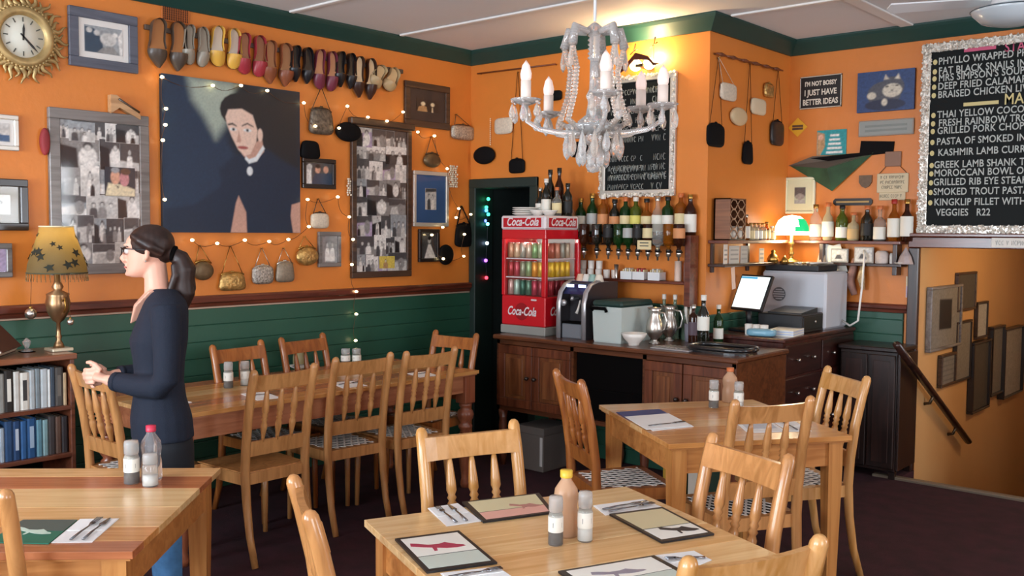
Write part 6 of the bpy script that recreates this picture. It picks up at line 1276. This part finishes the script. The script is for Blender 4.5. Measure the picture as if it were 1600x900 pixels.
# large book on a stand, ornaments and lamp on the bookcase
p = onZ(18, 556, ztop); t = thing('leaning_book', 'large brown book leaning open on top of the bookcase', 'book', (p.x-.02, p.y-.02, ztop+.01), .9); b = MB(); b.T = Matrix.Rotation(-.75, 4, 'Y'); b.box(0, .035, -.14, .14, 0, .27); b.build('page_block', PG, t)
for x in (-.006, .035): b = MB(); b.T = Matrix.Rotation(-.75, 4, 'Y'); b.box(x, x+.006, -.15, .15, -.005, .28, .002); b.build('cover', mat('brown_leather', '4a2c24', .5, var=.2), t)
p = onZ(42, 550, ztop); t = thing('glass_ornament', 'small crystal ornament beside the leaning book', 'ornament', (p.x, p.y, ztop)); MB().lathe([(0, 0), (.03, 0), (.03, .008), (.008, .02), (.018, .04), (.022, .055), (.008, .07), (0, .075)], 10, smooth=False).build('ornament', CRY, t); MB().box(-.035, .035, -.03, .03, 0, .004).build('base', M_BLK, t)
p = onZ(92, 548, ztop); lx, ly = p.x, p.y; pxm = (CC-Vector((lx, ly, HC))).length/FPX
t = thing('table_lamp', 'lit urn-shaped brass table lamp with a leaf-patterned green shade', 'lamp', (lx, ly, ztop)); H = lambda y: (548-y)*pxm
MB().box(-.055, .055, -.055, .055, 0, .018, .004).build('foot', mat('lamp_foot', 'c9bba0', .35, metal=.3), t)
MB().lathe([(0, .018), (.03, .018), (.022, .04), (.012, .06), (.017, .075), (.012, .09), (.010, H(508)), (.03, H(504)), (.055, H(492)), (.062, H(480)), (.055, H(470)), (.058, H(467)), (.02, H(462)), (.03, H(457)), (.018, H(450)), (.012, H(440)), (0, H(438))], 22).build('urn', mat('antique_brass', '9a7a58', .3, metal=.85), t)
for s in (-1, 1): MB().tube([(s*.05, 0, H(478)), (s*.085, 0, H(472)), (s*.09, 0, H(485)), (s*.07, 0, H(492))], .005, n=6).build('handle', M_BRASS, t)
SHD = mat('shade_cloth', '4c4a34', .8, var=.25, vscale=12); b = MB(); prof = [(.148, H(437)), (.142, H(425)), (.112, H(400)), (.088, H(380)), (.083, H(372))]
vs = []; N = 32
b.lathe(prof, N); b.f = b.f[:-2]; b.mi = b.mi[:-2]; b.sm = b.sm[:-2]
m = SHD; nt = m.node_tree; bs = nt.nodes['Principled BSDF']; bs.inputs['Subsurface Weight'].default_value = 0
tr = nt.nodes.new('ShaderNodeBsdfTranslucent'); tr.inputs[0].default_value = (.85, .62, .22, 1); mx = nt.nodes.new('ShaderNodeMixShader'); mx.inputs[0].default_value = .28; out = nt.nodes['Material Output']; nt.links.new(bs.outputs[0], mx.inputs[1]); nt.links.new(tr.outputs[0], mx.inputs[2]); nt.links.new(mx.outputs[0], out.inputs[0])
sh_o = b.build('shade', SHD, t)
lf = MB(); RL = random.Random(4)
for k in range(26):
    a = 2*PI*k/26+RL.uniform(-.1, .1); zr = RL.uniform(.1, .95)
    for i in range(len(prof)-1):
        pass
    zz = prof[0][1]+(prof[-1][1]-prof[0][1])*zr
    r = next(prof[i][0]+(prof[i+1][0]-prof[i][0])*((zz-prof[i][1])/(prof[i+1][1]-prof[i][1])) for i in range(len(prof)-1) if prof[i][1] <= zz <= prof[i+1][1])+.0035
    c = Vector((r*math.cos(a), r*math.sin(a), zz)); u = Vector((-math.sin(a), math.cos(a), 0)); v = Vector((-math.cos(a)*.5, -math.sin(a)*.5, 1)).normalized(); s = .030 if zr < .5 else .018
    lf.add([c+u*s*math.cos(q)*(1 if j % 2 else .45)+v*s*math.sin(q)*(1 if j % 2 else .45) for j, q in enumerate([2*PI*j/10 for j in range(10)])], [list(range(10))])
tag(lf.build('leaf_pattern', mat('shade_leaf', '23261c', .8), sh_o), 'dark leaf shapes scattered over the shade', kind='stuff')
for i in (0, -1): MB().tube([(prof[i][0]*math.cos(2*PI*k/32), prof[i][0]*math.sin(2*PI*k/32), prof[i][1]) for k in range(33)], .004, n=5).build('shade_rim', mat('shade_trim', '4a4a34', .7) if i == 0 else mat('shade_trim_pale', 'd9cfae', .7), sh_o)
MB().sphere((0, 0, H(390)), (.028, .028, .035), 12, 8).build('bulb', mat('lamp_bulb', 'fff0cc', .4, emit=12, ecol='ffd890'), t); lamp('table_lamp_light', (0, 0, H(388)), 5, (1, .70, .34), .03, t)
fr_ = MB()
for k in range(40): a = 2*PI*k/40; fr_.tube([(.148*math.cos(a), .148*math.sin(a), H(437)), (.150*math.cos(a), .150*math.sin(a), H(447))], .002, n=4); fr_.sphere((.15*math.cos(a), .15*math.sin(a), H(448)), .0035, 5, 3)
tag(fr_.build('bead_fringe', mat('fringe_bead', '8a6a42', .4), sh_o), kind='stuff')
for px, py, r in ((48, 490, .030), (110, 503, .018)):
    p = CC+ray(px, py)*((CC-Vector((lx, ly, HC))).length/ray(90, 490).length); q = thing('hanging_bauble', 'silver bauble hanging from the %s side of the table lamp' % ('bookcase' if px < 60 else 'window'), 'ornament', (p.x, p.y, p.z)); MB().sphere((0, 0, 0), r, 14, 9).build('ball', M_SILV, q); MB().lathe([(0, r*.9), (r*.3, r*.9), (r*.3, r*1.25), (0, r*1.3)], 10).build('cap', M_BRASS, q); MB().tube([(0, 0, r*1.2), (.02 if px < 60 else -.02, 0, H(440)-(p.z-ztop))], .0015, n=4).build('thread', WIRE, q)
# ------------------------------------------------------------------ things laid on the tables
ZTB = .76
def quadpts(px): return [onZ(x, y, ZTB) for x, y in px]
def flat(name, label, cat, px, layers, group=None, z0=0.0008):
    """a flat sheet or board from its four corner pixels on a table top; layers: (name, material, inset u0,u1,v0,v1, thickness)"""
    P = quadpts(px); c = sum(P, Vector())/4; t = thing(name, label, cat, (c.x, c.y, ZTB), 0, group); z = z0
    def pt(u, v): a = P[0].lerp(P[1], u); b = P[3].lerp(P[2], u); return a.lerp(b, v)-c
    for nm, m, (u0, u1, v0, v1), th in layers:
        q = [pt(u0, v0), pt(u1, v0), pt(u1, v1), pt(u0, v1)]; MB().prism([(p.x, p.y) for p in q], z, z+th, 'xy').build(nm, m, t); z += th+.0002
    return t, pt, z
def fork(parent, a, b, z, kind='fork'):
    a = Vector((a.x, a.y, z)); b = Vector((b.x, b.y, z)); d = (b-a); L = d.length; d.normalize(); n = Vector((-d.y, d.x, 0)); m = MB()
    m.tube([a+Vector((0, 0, .003)), a+d*L*.3+Vector((0, 0, .005)), a+d*L*.62+Vector((0, 0, .004))], [.006, .0045, .003], n=6, flat=.5)
    if kind == 'fork':
        m.tube([a+d*L*.6+Vector((0, 0, .004)), a+d*L*.75+Vector((0, 0, .005))], [.003, .010], n=6, flat=.35)
        for k in (-1.5, -.5, .5, 1.5): m.tube([a+d*L*.74+n*k*.005+Vector((0, 0, .005)), a+d*L+n*k*.0055+Vector((0, 0, .006))], .0018, n=4)
    else: m.tube([a+d*L*.6+Vector((0, 0, .004)), a+d*L*.7+Vector((0, 0, .004)), a+d*L+Vector((0, 0, .003))], [.004, .010, .004], n=6, flat=.2)
    return m
M_NAP = mat('paper_napkin', 'e8e8e6', .8); M_MB = mat('menu_black', '1a1a1c', .45); M_SH = mat('menu_paper', 'e6e3d8', .6); M_SH2 = mat('menu_sage', 'bfc7bb', .6); M_SH3 = mat('menu_sand', 'cfc49c', .6); M_SH4 = mat('menu_pink', 'dba595', .6); M_STEEL = mat('steel_cutlery', '8a8c90', .2, metal=1.0)
SHOE = [(0, .55), (.04, .72), (.16, .66), (.34, .52), (.55, .50), (.68, .56), (.86, .36), (.97, .30), (.99, .22), (.80, .18), (.60, .22), (.44, .30), (.40, .14), (.34, .14), (.36, .34), (.20, .42)]
def menu(label, px, cols, shoe, origin, size, rot=0):
    t, pt, z = flat('menu_board', label, 'menu', px, [('board', M_MB, (0, 1, 0, 1), .006), ('sheet', cols[0], (.06, .94, .06, .60), .0006)])
    t2 = [pt(u, v) for u, v in ((.06, .62), (.94, .62), (.94, .94), (.06, .94))]; MB().prism([(p.x, p.y) for p in t2], .0068, .0074, 'xy').build('printed_panel', cols[1], t)
    poly = [pt(origin[0]+size[0]*u, origin[1]+size[1]*(1-v)) for u, v in SHOE]; MB().prism([(p.x, p.y) for p in poly], .0076, .0082, 'xy').build('shoe_print', shoe, t); return t
menu('menu board with a crimson shoe print on the square table', [(617, 845), (717, 832), (777, 882), (667, 897)], (M_SH, M_SH2), mat('shoe_ink_red', 'a8324e', .5), (.10, .08), (.75, .5))
menu('menu board with a pink page on the square table beside the sauce bottle', [(722, 787), (842, 773), (866, 803), (755, 818)], (M_SH3, M_SH4), mat('shoe_ink_rose', 'b07a70', .5), (.5, .25), (.4, .5))
menu('menu board with a black slingback shoe print on the square table', [(952, 806), (1035, 795), (1116, 837), (1034, 850)], (M_SH3, M_SH), mat('shoe_ink_black', '25252a', .5), (.30, .48), (.6, .45))
menu('menu board partly under a fork at the near edge of the square table', [(872, 896), (1022, 871), (1085, 905), (930, 938)], (M_SH, M_SH2), mat('shoe_ink_grey', '8d8590', .5), (.22, .1), (.5, .5))
def setting(label, px, forks, grp=None):
    t, pt, z = flat('paper_napkin', label, 'napkin', px, [('napkin', M_NAP, (0, 1, 0, 1), .0015), ('fold', M_NAP, (.02, .98, .02, .52), .0012)], grp)
    c = Vector((t.location.x, t.location.y, 0))
    for k, (u0, v0, u1, v1, kind) in enumerate(forks):
        a, b = pt(u0, v0)+c, pt(u1, v1)+c; nm = 'table_fork' if kind == 'fork' else 'table_knife'; tt = thing(nm, 'steel %s on %s' % (kind, label.replace('white paper napkin', 'the napkin')), kind, ((a.x+b.x)/2, (a.y+b.y)/2, ZTB+.0045)); tt['group'] = 'steel cutlery on the tables'
        m = fork(None, a-Vector(tt.location), b-Vector(tt.location), .0, kind); m.build('steel', M_STEEL, tt)
FK = [(.3, .95, .25, .1, 'fork'), (.6, .95, .65, .08, 'knife')]
setting('white paper napkin beside the pink menu page', [(668, 795), (715, 787), (752, 815), (698, 823)], FK)
setting('white paper napkin beside the slingback menu', [(927, 791), (1005, 781), (1034, 793), (946, 806)], [(.05, .6, .95, .35, 'knife'), (.1, .85, .95, .7, 'fork')])
setting('white paper napkin near the golden chair back', [(1024, 869), (1085, 862), (1112, 876), (1062, 897)], [(.9, .8, .05, .35, 'fork')])
setting('white paper napkin below the crimson shoe menu', [(688, 897), (778, 887), (800, 902), (706, 916)], [(.05, .5, .98, .35, 'fork')])
def grinder(px, base, top, label, fill, table='', z=ZTB, w=None, strip=True):
    p = onZ(px, base, z); dist = (p-CC).dot(CF); h = (base-top)*dist/FPX*.96; r = (w or 13)*dist/FPX; t = thing('spice_grinder', label, 'grinder', (p.x, p.y, z))
    MB().lathe([(0, 0), (r*.85, 0), (r*.92, .004), (r*.9, h*.30), (r*.88, h*.6), (r*.75, h*.68), (0, h*.68)], 18).build('glass_jar', GLS2, t); MB().lathe([(0, .004), (r*.8, .004), (r*.8, h*.32), (0, h*.32)], 14).build('contents', fill, t)
    MB().lathe([(r*.7, h*.66), (r*.86, h*.70), (r*.86, h*.92), (r*.78, h*.99), (0, h)], 18).build('grinder_cap', mat('grinder_plastic', 'd9d9d6', .2, trans=.65), t)
    if strip: MB().lathe([(r*.925, h*.28), (r*.93, h*.285), (r*.92, h*.58), (r*.915, h*.585)], 18).build('paper_label', PW, t); MB().lathe([(r*.935, h*.38), (r*.935, h*.48)], 5, sx=1.0).build('label_mark', G['ink'], t)
    return t
SALT = mat('salt_white', 'eceae6', .8); PEP = mat('peppercorns', '4a3c34', .9, var=.5, vscale=300)
def sauce(px, base, top, label, body, cap, w, kind='sauce', z=ZTB):
    p = onZ(px, base, z); dist = (p-CC).dot(CF); h = (base-top)*dist/FPX*.97; return bottle((p.x, p.y, z), label, kind, h, w*dist/FPX/2, body, None, cap, name='sauce_bottle')
CAPM['y'] = mat('cap_yellow', 'd8b23a', .4); CAPM['p'] = mat('cap_crimson', 'c0304a', .4)
VIN = mat('vinegar_plastic', 'd8b08e', .25, trans=.35, ior=1.3); CLP = mat('clear_plastic', 'e6e6ea', .1, trans=.85, ior=1.2)
sauce(884, 836, 731, 'plastic vinegar bottle with a yellow cap on the square table', VIN, 'y', 40); grinder(868, 851, 770, 'glass pepper grinder with a white label on the square table', PEP); grinder(914, 845, 763, 'glass salt grinder with a white label on the square table', SALT)
sauce(1140, 628, 573, 'pale orange bottle on the bar table', VIN, 'o', 24); grinder(1115, 637, 591, 'pepper grinder with a white label on the bar table', PEP, w=8.5); grinder(1154, 638, 594, 'salt grinder with a white label on the bar table', SALT, w=8.5)
sauce(237, 750, 662, 'clear water bottle with a crimson cap on the striped table', CLP, 'p', 32); grinder(206, 755, 684, 'pepper grinder with a white label on the striped table', PEP); grinder(235, 759, 705, 'short salt pot beside the crimson-capped bottle', SALT, strip=False)
sauce(467, 569, 535, 'small pale oil bottle on the long table', mat('pale_oil', 'c9b98a', .2, trans=.4), 'y', 19)
for px, base, top, lb, f in ((357, 606, 563, 'white-capped pepper grinder near the plain chair on the long table', PEP), (383, 602, 562, 'white-capped salt grinder near the plain chair on the long table', SALT), (540, 571, 543, 'pepper grinder in the middle of the long table', PEP), (557, 570, 543, 'salt grinder in the middle of the long table', SALT)): grinder(px, base, top, lb, f, w=8)
# menus and settings on the other tables
t, pt, z = flat('menu_folder', 'blue and white menu papers with a fork on the bar table', 'menu', [(963, 645), (1030, 640), (1082, 667), (1010, 673)], [('cover', mat('menu_navy', '2b3f78', .5), (0, 1, 0, .45), .003), ('sheet', M_NAP, (.0, 1, .3, 1), .002)])
setting('white paper napkin beside the blue menu', [(1005, 664), (1065, 659), (1084, 667), (1020, 674)], [(.05, .4, .98, .3, 'fork')])
flat('menu_sheet', 'white menu sheet behind the spindles on the bar table', 'menu', [(1150, 661), (1205, 659), (1228, 675), (1168, 677)], [('sheet', M_NAP, (0, 1, 0, 1), .002), ('print', mat('menu_grey_print', 'b9bfc8', .6), (.1, .9, .15, .7), .0005)])
setting('white paper napkin beside the white menu sheet', [(1208, 660), (1240, 658), (1268, 674), (1232, 675)], [(.4, .95, .35, .1, 'knife')])
t, pt, z = flat('menu_card', 'green menu card with a pale shoe print on the striped table', 'menu', [(36, 814), (121, 814), (76, 851), (-20, 849)], [('card', mat('menu_green', '1f6b55', .5), (0, 1, 0, 1), .003), ('grey_half', mat('menu_slate_green', '4c5a54', .5), (0, 1, 0, .5), .0006)])
poly = [pt(.15+.7*u, .75-.55*v) for u, v in SHOE]; MB().prism([(p.x, p.y) for p in poly], .0046, .0052, 'xy').build('shoe_print', mat('shoe_ink_pale', 'bcd0c0', .5), t)
setting('white paper napkin beside the green menu card', [(125, 812), (186, 811), (144, 848), (80, 849)], [(.45, .95, .55, .05, 'fork'), (.75, .95, .8, .05, 'knife')])
for px, lb in (([(376, 616), (412, 613), (440, 622), (402, 626)], 'by the plain chair'), ([(516, 599), (552, 596), (574, 603), (536, 607)], 'by the middle webbed chair'), ([(636, 584), (664, 581), (684, 587), (656, 590)], 'by the turned leg chair'), ([(300, 629), (276, 632), (248, 628), (272, 624)], 'beside the standing person'), ([(448, 571), (478, 568), (492, 573), (462, 577)], 'opposite the middle webbed chair')):
    setting('white paper napkin on the long table %s' % lb, px, [(.1, .5, .95, .45, 'fork')])
# ------------------------------------------------------------------ the standing person
PD = 4.2; PO_ = CC+ray(250, 500)*(PD/ray(250, 500).dot(CF)); PO_.z = 0
RT = Vector((CR.x, CR.y, 0)).normalized(); FWD = Vector((-RT.y, RT.x, 0))
def L_(l, d, z): return RT*l+FWD*d+Vector((0, 0, z))                 # lateral, away, up
TA = math.radians(24); TF = -RT*math.cos(TA)-FWD*math.sin(TA); TS = RT*math.sin(TA)-FWD*math.cos(TA)
HA = math.radians(7); HF = -RT*math.cos(HA)-FWD*math.sin(HA); HS = RT*math.sin(HA)-FWD*math.cos(HA)
def loft(b, rings, F, S, n=20, power=.9):
    """rings: (centre, half depth, half width) stacked upwards"""
    vs = []; fs = []
    for c, d, w in rings:
        for k in range(n):
            a = 2*PI*k/n; ca, sa = math.cos(a), math.sin(a); vs.append(c+F*(math.copysign(abs(ca)**power, ca)*d)+S*(math.copysign(abs(sa)**power, sa)*w))
    for i in range(len(rings)-1):
        for k in range(n): fs.append((i*n+k, i*n+(k+1) % n, (i+1)*n+(k+1) % n, (i+1)*n+k))
    fs += [list(range(n))[::-1], [(len(rings)-1)*n+k for k in range(n)]]
    b.add(vs, fs, True)
def remeshed(b, name, m, parent, voxel=.006, smooth=6):
    o = b.build(name, m, None); md = o.modifiers.new('r', 'REMESH'); md.mode = 'VOXEL'; md.voxel_size = voxel; md.use_smooth_shade = True
    s = o.modifiers.new('s', 'SMOOTH'); s.factor = .5; s.iterations = smooth
    bpy.context.view_layer.update(); me = bpy.data.meshes.new_from_object(o.evaluated_get(DG())); bpy.data.objects.remove(o); me.name = name
    me.materials.clear(); me.materials.append(m)
    for p in me.polygons: p.use_smooth = True
    q = bpy.data.objects.new(name, me); COL.objects.link(q); q.parent = parent; return q
t = thing('person', 'standing person in a navy jumper with glasses, ponytail and clasped hands', 'person', (PO_.x, PO_.y, 0))
SKIN = mat('skin', 'd9a58e', .5, var=.04, vscale=10); HAIR = mat('dark_brown_hair', '2a1a15', .45, var=.3, vscale=60, stretch=(1, 1, .15)); KNIT = mat('navy_jumper', '111a2a', .85, bump=.3, bscale=300); JEAN = mat('blue_denim', '4a7cab', .85, var=.15, vscale=30); APR = mat('black_apron', '14181f', .8)
TOR = [(1.392, -.015, .045, .06), (1.37, -.018, .058, .115), (1.34, -.02, .078, .165), (1.30, -.018, .090, .172), (1.24, -.008, .100, .160), (1.17, .006, .112, .152), (1.08, .006, .098, .138), (.99, .006, .092, .130), (.91, .006, .102, .145), (.83, .0, .119, .174), (.74, -.006, .121, .178)]
def torso(b, g, lo=.70): loft(b, [(TF*f+Vector((0, 0, z)), d+g, w+g) for z, f, d, w in TOR[::-1] if z > lo], TF, TS)
ARM_L = ([L_(.078, -.150, 1.325), L_(.088, -.168, 1.24), L_(.092, -.178, 1.12), L_(.088, -.178, 1.02), L_(.05, -.165, .985), L_(-.06, -.125, .985), L_(-.155, -.09, .995), L_(-.205, -.072, 1.0)], [.056, .054, .048, .046, .045, .041, .034, .029])
ARM_R = ([L_(-.060, .150, 1.325), L_(-.055, .180, 1.24), L_(-.045, .190, 1.12), L_(-.045, .180, 1.02), L_(-.08, .155, .99), L_(-.14, .09, 1.0), L_(-.19, .035, 1.005), L_(-.215, .01, 1.008)], [.056, .054, .048, .046, .045, .041, .034, .029])
def arms(b, g, n=None):
    for pts, r in (ARM_L, ARM_R): b.tube(pts[:n], [x+g for x in r[:n]], n=14)
LEGS = [([TS*s*.085+TF*(-.005)+Vector((0, 0, .80)), TS*s*.088+Vector((0, 0, .62)), TS*s*.085+TF*.01+Vector((0, 0, .46)), TS*s*.085-TF*.01+Vector((0, 0, .30)), TS*s*.085-TF*.015+Vector((0, 0, .09))], [.088, .078, .060, .056, .040]) for s in (-1, 1)]
# --- body: one continuous surface from feet to crown, hands included
b = MB(); torso(b, -.004); arms(b, -.005)
for pts, r in LEGS:
    b.tube(pts, [x-.006 for x in r], n=14); e = pts[-1]; b.tube([e-TF*.05-Vector((0, 0, .05)), e+TF*.03-Vector((0, 0, .045)), e+TF*.14-Vector((0, 0, .065))], [.030, .036, .024], n=10)
HC_ = L_(-.053, 0, 0)                                                # head axis
loft(b, [(HC_+HF*((f+k)/2)+Vector((0, 0, z)), (f-k)/2, w) for z, f, k, w in ((1.440, .066, .012, .020), (1.448, .082, -.005, .034), (1.462, .086, -.028, .046), (1.478, .083, -.048, .053), (1.50, .081, -.066, .059), (1.53, .082, -.080, .066), (1.555, .080, -.087, .070), (1.578, .087, -.091, .073), (1.605, .082, -.091, .073), (1.628, .064, -.080, .063), (1.643, .034, -.055, .042), (1.649, .01, -.03, .02))], HF, HS, 24, 1.0)
b.tube([HC_-HF*.030+Vector((0, 0, 1.50)), HC_*.7-HF*.022+Vector((0, 0, 1.44)), L_(-.012, 0, 1.39), L_(.0, 0, 1.33)], [.050, .049, .052, .07], n=16)
hp = lambda f, s, z: HC_+HF*f+HS*s+Vector((0, 0, z))
b.tube([hp(.078, 0, 1.562), hp(.090, 0, 1.545), hp(.103, 0, 1.522), hp(.094, 0, 1.509), hp(.080, 0, 1.507)], [.008, .010, .0125, .011, .008], n=10)
for s in (-1, 1):
    b.sphere(hp(.090, s*.011, 1.514), (.011, .011, .008), 8, 6); b.tube([hp(-.012, s*.070, 1.56), hp(-.022, s*.078, 1.555), hp(-.018, s*.078, 1.53), hp(-.008, s*.070, 1.51)], [.008, .011, .011, .006], n=8)
    b.sphere(hp(.072, s*.034, 1.580), (.018, .018, .008), 8, 6)
b.sphere(hp(.082, 0, 1.4895), (.010, .014, .006), 10, 6); b.sphere(hp(.080, 0, 1.478), (.010, .014, .0065), 10, 6); b.sphere(hp(.078, 0, 1.455), (.013, .016, .012), 10, 6)
# V of bare chest above the jumper
b.add([TF*.046+TS*.075+Vector((0, 0, 1.385)), TF*.046-TS*.075+Vector((0, 0, 1.385)), TF*.124+Vector((0, 0, 1.235)), TF*.104+TS*.046+Vector((0, 0, 1.32)), TF*.104-TS*.046+Vector((0, 0, 1.32)), TF*.0+Vector((0, 0, 1.30)), TF*.0+TS*.06+Vector((0, 0, 1.385)), TF*0-TS*.06+Vector((0, 0, 1.385))], [(0, 3, 4, 1), (3, 2, 4), (0, 6, 5, 2, 3), (1, 4, 2, 5, 7), (0, 1, 7, 6), (5, 6, 7)])
# hands: left closed over right
def hand(b, wrist, palm, up, out, fing, thumb):
    b.tube([wrist, wrist.lerp(palm, .55), palm], [.026, .034, .032], n=12, flat=.62, up=out)
    for pts, r in fing: b.tube(pts, [r, r, r*.95, r*.85, r*.6], n=8)
    b.tube(thumb, [.013, .0115, .0105, .008], n=8)
zc = 1.012
fl = [([L_(-.262, -.058, zc+dz), L_(-.292-e, -.056, zc+dz-.001), L_(-.314-e, -.036, zc+dz-.004), L_(-.312-e, -.010, zc+dz-.007), L_(-.296-e, .004, zc+dz-.008)], .0092) for dz, e in ((.030, .002), (.011, .008), (-.008, .005), (-.026, -.006))]
hand(b, L_(-.200, -.073, 1.0), L_(-.258, -.055, zc), None, (0, 0, 1), fl, [L_(-.235, -.058, zc+.025), L_(-.262, -.054, zc+.052), L_(-.288, -.046, zc+.060), L_(-.308, -.038, zc+.058)])
fr2 = [([L_(-.258, .002, zc+dz), L_(-.284-e, -.004, zc+dz-.004), L_(-.300-e, -.024, zc+dz-.008), L_(-.292-e, -.040, zc+dz-.010), L_(-.276-e, -.046, zc+dz-.010)], .0088) for dz, e in ((.018, -.002), (-.001, .002), (-.020, .0), (-.038, -.008))]
hand(b, L_(-.212, .012, 1.008), L_(-.256, -.002, zc-.008), None, (0, 0, 1), fr2, [L_(-.238, -.006, zc+.018), L_(-.262, -.016, zc+.040), L_(-.284, -.020, zc+.046), L_(-.300, -.022, zc+.044)])
body = remeshed(b, 'body', SKIN, t, .0048, 4)
# --- clothes
b = MB(); torso(b, .010, .70); arms(b, .008, 7)
jo = remeshed(b, 'jumper', KNIT, t, .008, 5)
for pts, r in (ARM_L, ARM_R): q = MB(); q.tube([pts[6].lerp(pts[5], .12), pts[6].lerp(pts[7], .25)], [r[6]+.010, r[6]+.007], n=16); q.build('cuff', KNIT, jo)
b = MB()
for pts, r in LEGS: b.tube([p for p in pts], [x+.008 for x in r[:-1]]+[r[-1]+.018], n=16)
loft(b, [(TF*(-.008)+Vector((0, 0, .70)), .10, .165), (TF*(-.006)+Vector((0, 0, .80)), .116, .17), (TF*.0+Vector((0, 0, .90)), .108, .152)], TF, TS)
remeshed(b, 'jeans', JEAN, t, .009, 4)
b = MB(); loft(b, [(TF*.0+Vector((0, 0, .46)), .128, .190), (TF*(-.004)+Vector((0, 0, .60)), .130, .188), (TF*(-.006)+Vector((0, 0, .70)), .128, .184), (TF*.0+Vector((0, 0, .76)), .122, .178)], TF, TS, 32); ao_ = b.build('apron', APR, t)
q = MB(); q.T = Matrix.Translation(TF*.115+TS*.10+Vector((0, 0, .70))); q.sphere((0, 0, 0), (.012, .012, .02), 8, 6); q.sphere((.01, .01, .035), (.010, .010, .015), 8, 6); q.build('apron_badge', PW, ao_)
for pts, r in LEGS:
    e = pts[-1]; q = MB(); q.tube([e-TF*.065-Vector((0, 0, .052)), e+TF*.03-Vector((0, 0, .048)), e+TF*.12-Vector((0, 0, .062)), e+TF*.165-Vector((0, 0, .07))], [.036, .042, .034, .018], n=12); q.build('shoe', mat('dark_shoe', '22201f', .5), t)
# --- hair
b = MB(); hc = hp(-.020, 0, 1.588); M = Matrix((( *[HF.x*.098, HS.x*.086, 0], hc.x), (*[HF.y*.098, HS.y*.086, 0], hc.y), (0, 0, .083, hc.z), (0, 0, 0, 1)))
prof = [(math.sin(PI*i/12), -math.cos(PI*i/12)) for i in range(13)]; prof[0] = (0, -1); prof[-1] = (0, 1); b.lathe(prof, 24, M=M)
b.sphere(hp(-.070, 0, 1.555), (.045, .055, .055), 14, 10); b.sphere(hp(-.098, 0, 1.545), .034, 12, 8)
b.tube([hp(-.10, 0, 1.55), hp(-.135, -.01, 1.525), hp(-.155, -.012, 1.475), hp(-.150, -.01, 1.42), hp(-.160, -.006, 1.365), hp(-.150, -.004, 1.31), hp(-.148, -.004, 1.28)], [.026, .040, .050, .047, .040, .024, .008], n=12)
for k in range(5): b.tube([hp(-.12, -.02+.01*k, 1.50), hp(-.175+.012*k, -.03+.015*k, 1.45), hp(-.185+.02*k, -.03+.016*k, 1.39), hp(-.165+.012*k, -.02+.01*k, 1.33)], [.018, .020, .017, .006], n=8)
for s in (-1, 1): b.tube([hp(.050, s*.056, 1.625), hp(.01, s*.076, 1.60), hp(-.035, s*.080, 1.575), hp(-.08, s*.05, 1.55)], [.010, .018, .022, .02], n=8)
ho = remeshed(b, 'hair', HAIR, t, .006, 3)
MB().lathe([(.030, -.010), (.036, -.006), (.036, .006), (.030, .010)], 14, M=Matrix.Translation(hp(-.112, 0, 1.543)) @ (HF*-1+Vector((0, 0, -.3))).to_track_quat('Z', 'Y').to_matrix().to_4x4()).build('hair_tie', M_BLK, ho)
# --- face details and glasses
for s in (-1, 1):
    MB().sphere(hp(.0745, s*.032, 1.554), .0125, 12, 8).build('eyeball', mat('eye_white', 'e9e4de', .2), body); MB().sphere(hp(.0845, s*.032, 1.554), (.004, .004, .0055), 10, 6).build('iris', mat('iris_dark', '2c1d16', .2), body)
    MB().tube([hp(.082, s*.015, 1.572), hp(.083, s*.035, 1.578), hp(.066, s*.052, 1.573)], [.003, .0035, .002], n=6).build('eyebrow', HAIR, body)
MB().tube([hp(.084, -.020, 1.483), hp(.0925, 0, 1.4845), hp(.084, .020, 1.483)], [.003, .005, .003], n=8).build('lips', mat('lip_pink', 'b8685f', .45), body)
gl = MB(); GF = mat('glasses_frame', '121214', .3, coat=.3)
for s in (-1, 1):
    P = [hp(.101, s*.012, 1.567), hp(.100, s*.030, 1.569), hp(.090, s*.054, 1.567), hp(.090, s*.053, 1.543), hp(.099, s*.032, 1.538), hp(.101, s*.014, 1.543)]; gl.tube(P+[P[0]], .0026, n=6); gl.tube([P[2], hp(.06, s*.070, 1.564), hp(-.012, s*.080, 1.560), hp(-.026, s*.079, 1.545)], .0026, n=6)
gl.tube([hp(.101, -.012, 1.560), hp(.105, 0, 1.563), hp(.101, .012, 1.560)], .0024, n=6); go = gl.build('glasses', GF, t)
for s in (-1, 1): MB().add([hp(.1005, s*.013, 1.566), hp(.0995, s*.030, 1.568), hp(.0895, s*.053, 1.566), hp(.0895, s*.052, 1.544), hp(.0985, s*.032, 1.539), hp(.1005, s*.015, 1.544)], [(0, 1, 2, 3, 4, 5)]).build('lens', mat('lens', 'f2f6fa', .02, metal=.0, trans=.5, ior=1.5, coat=1.0), go)  # milky pale lenses: the glare is put into the glass colour
MB().sphere(hp(-.014, .082, 1.512), .005, 8, 6).build('earring', M_SILV, t)
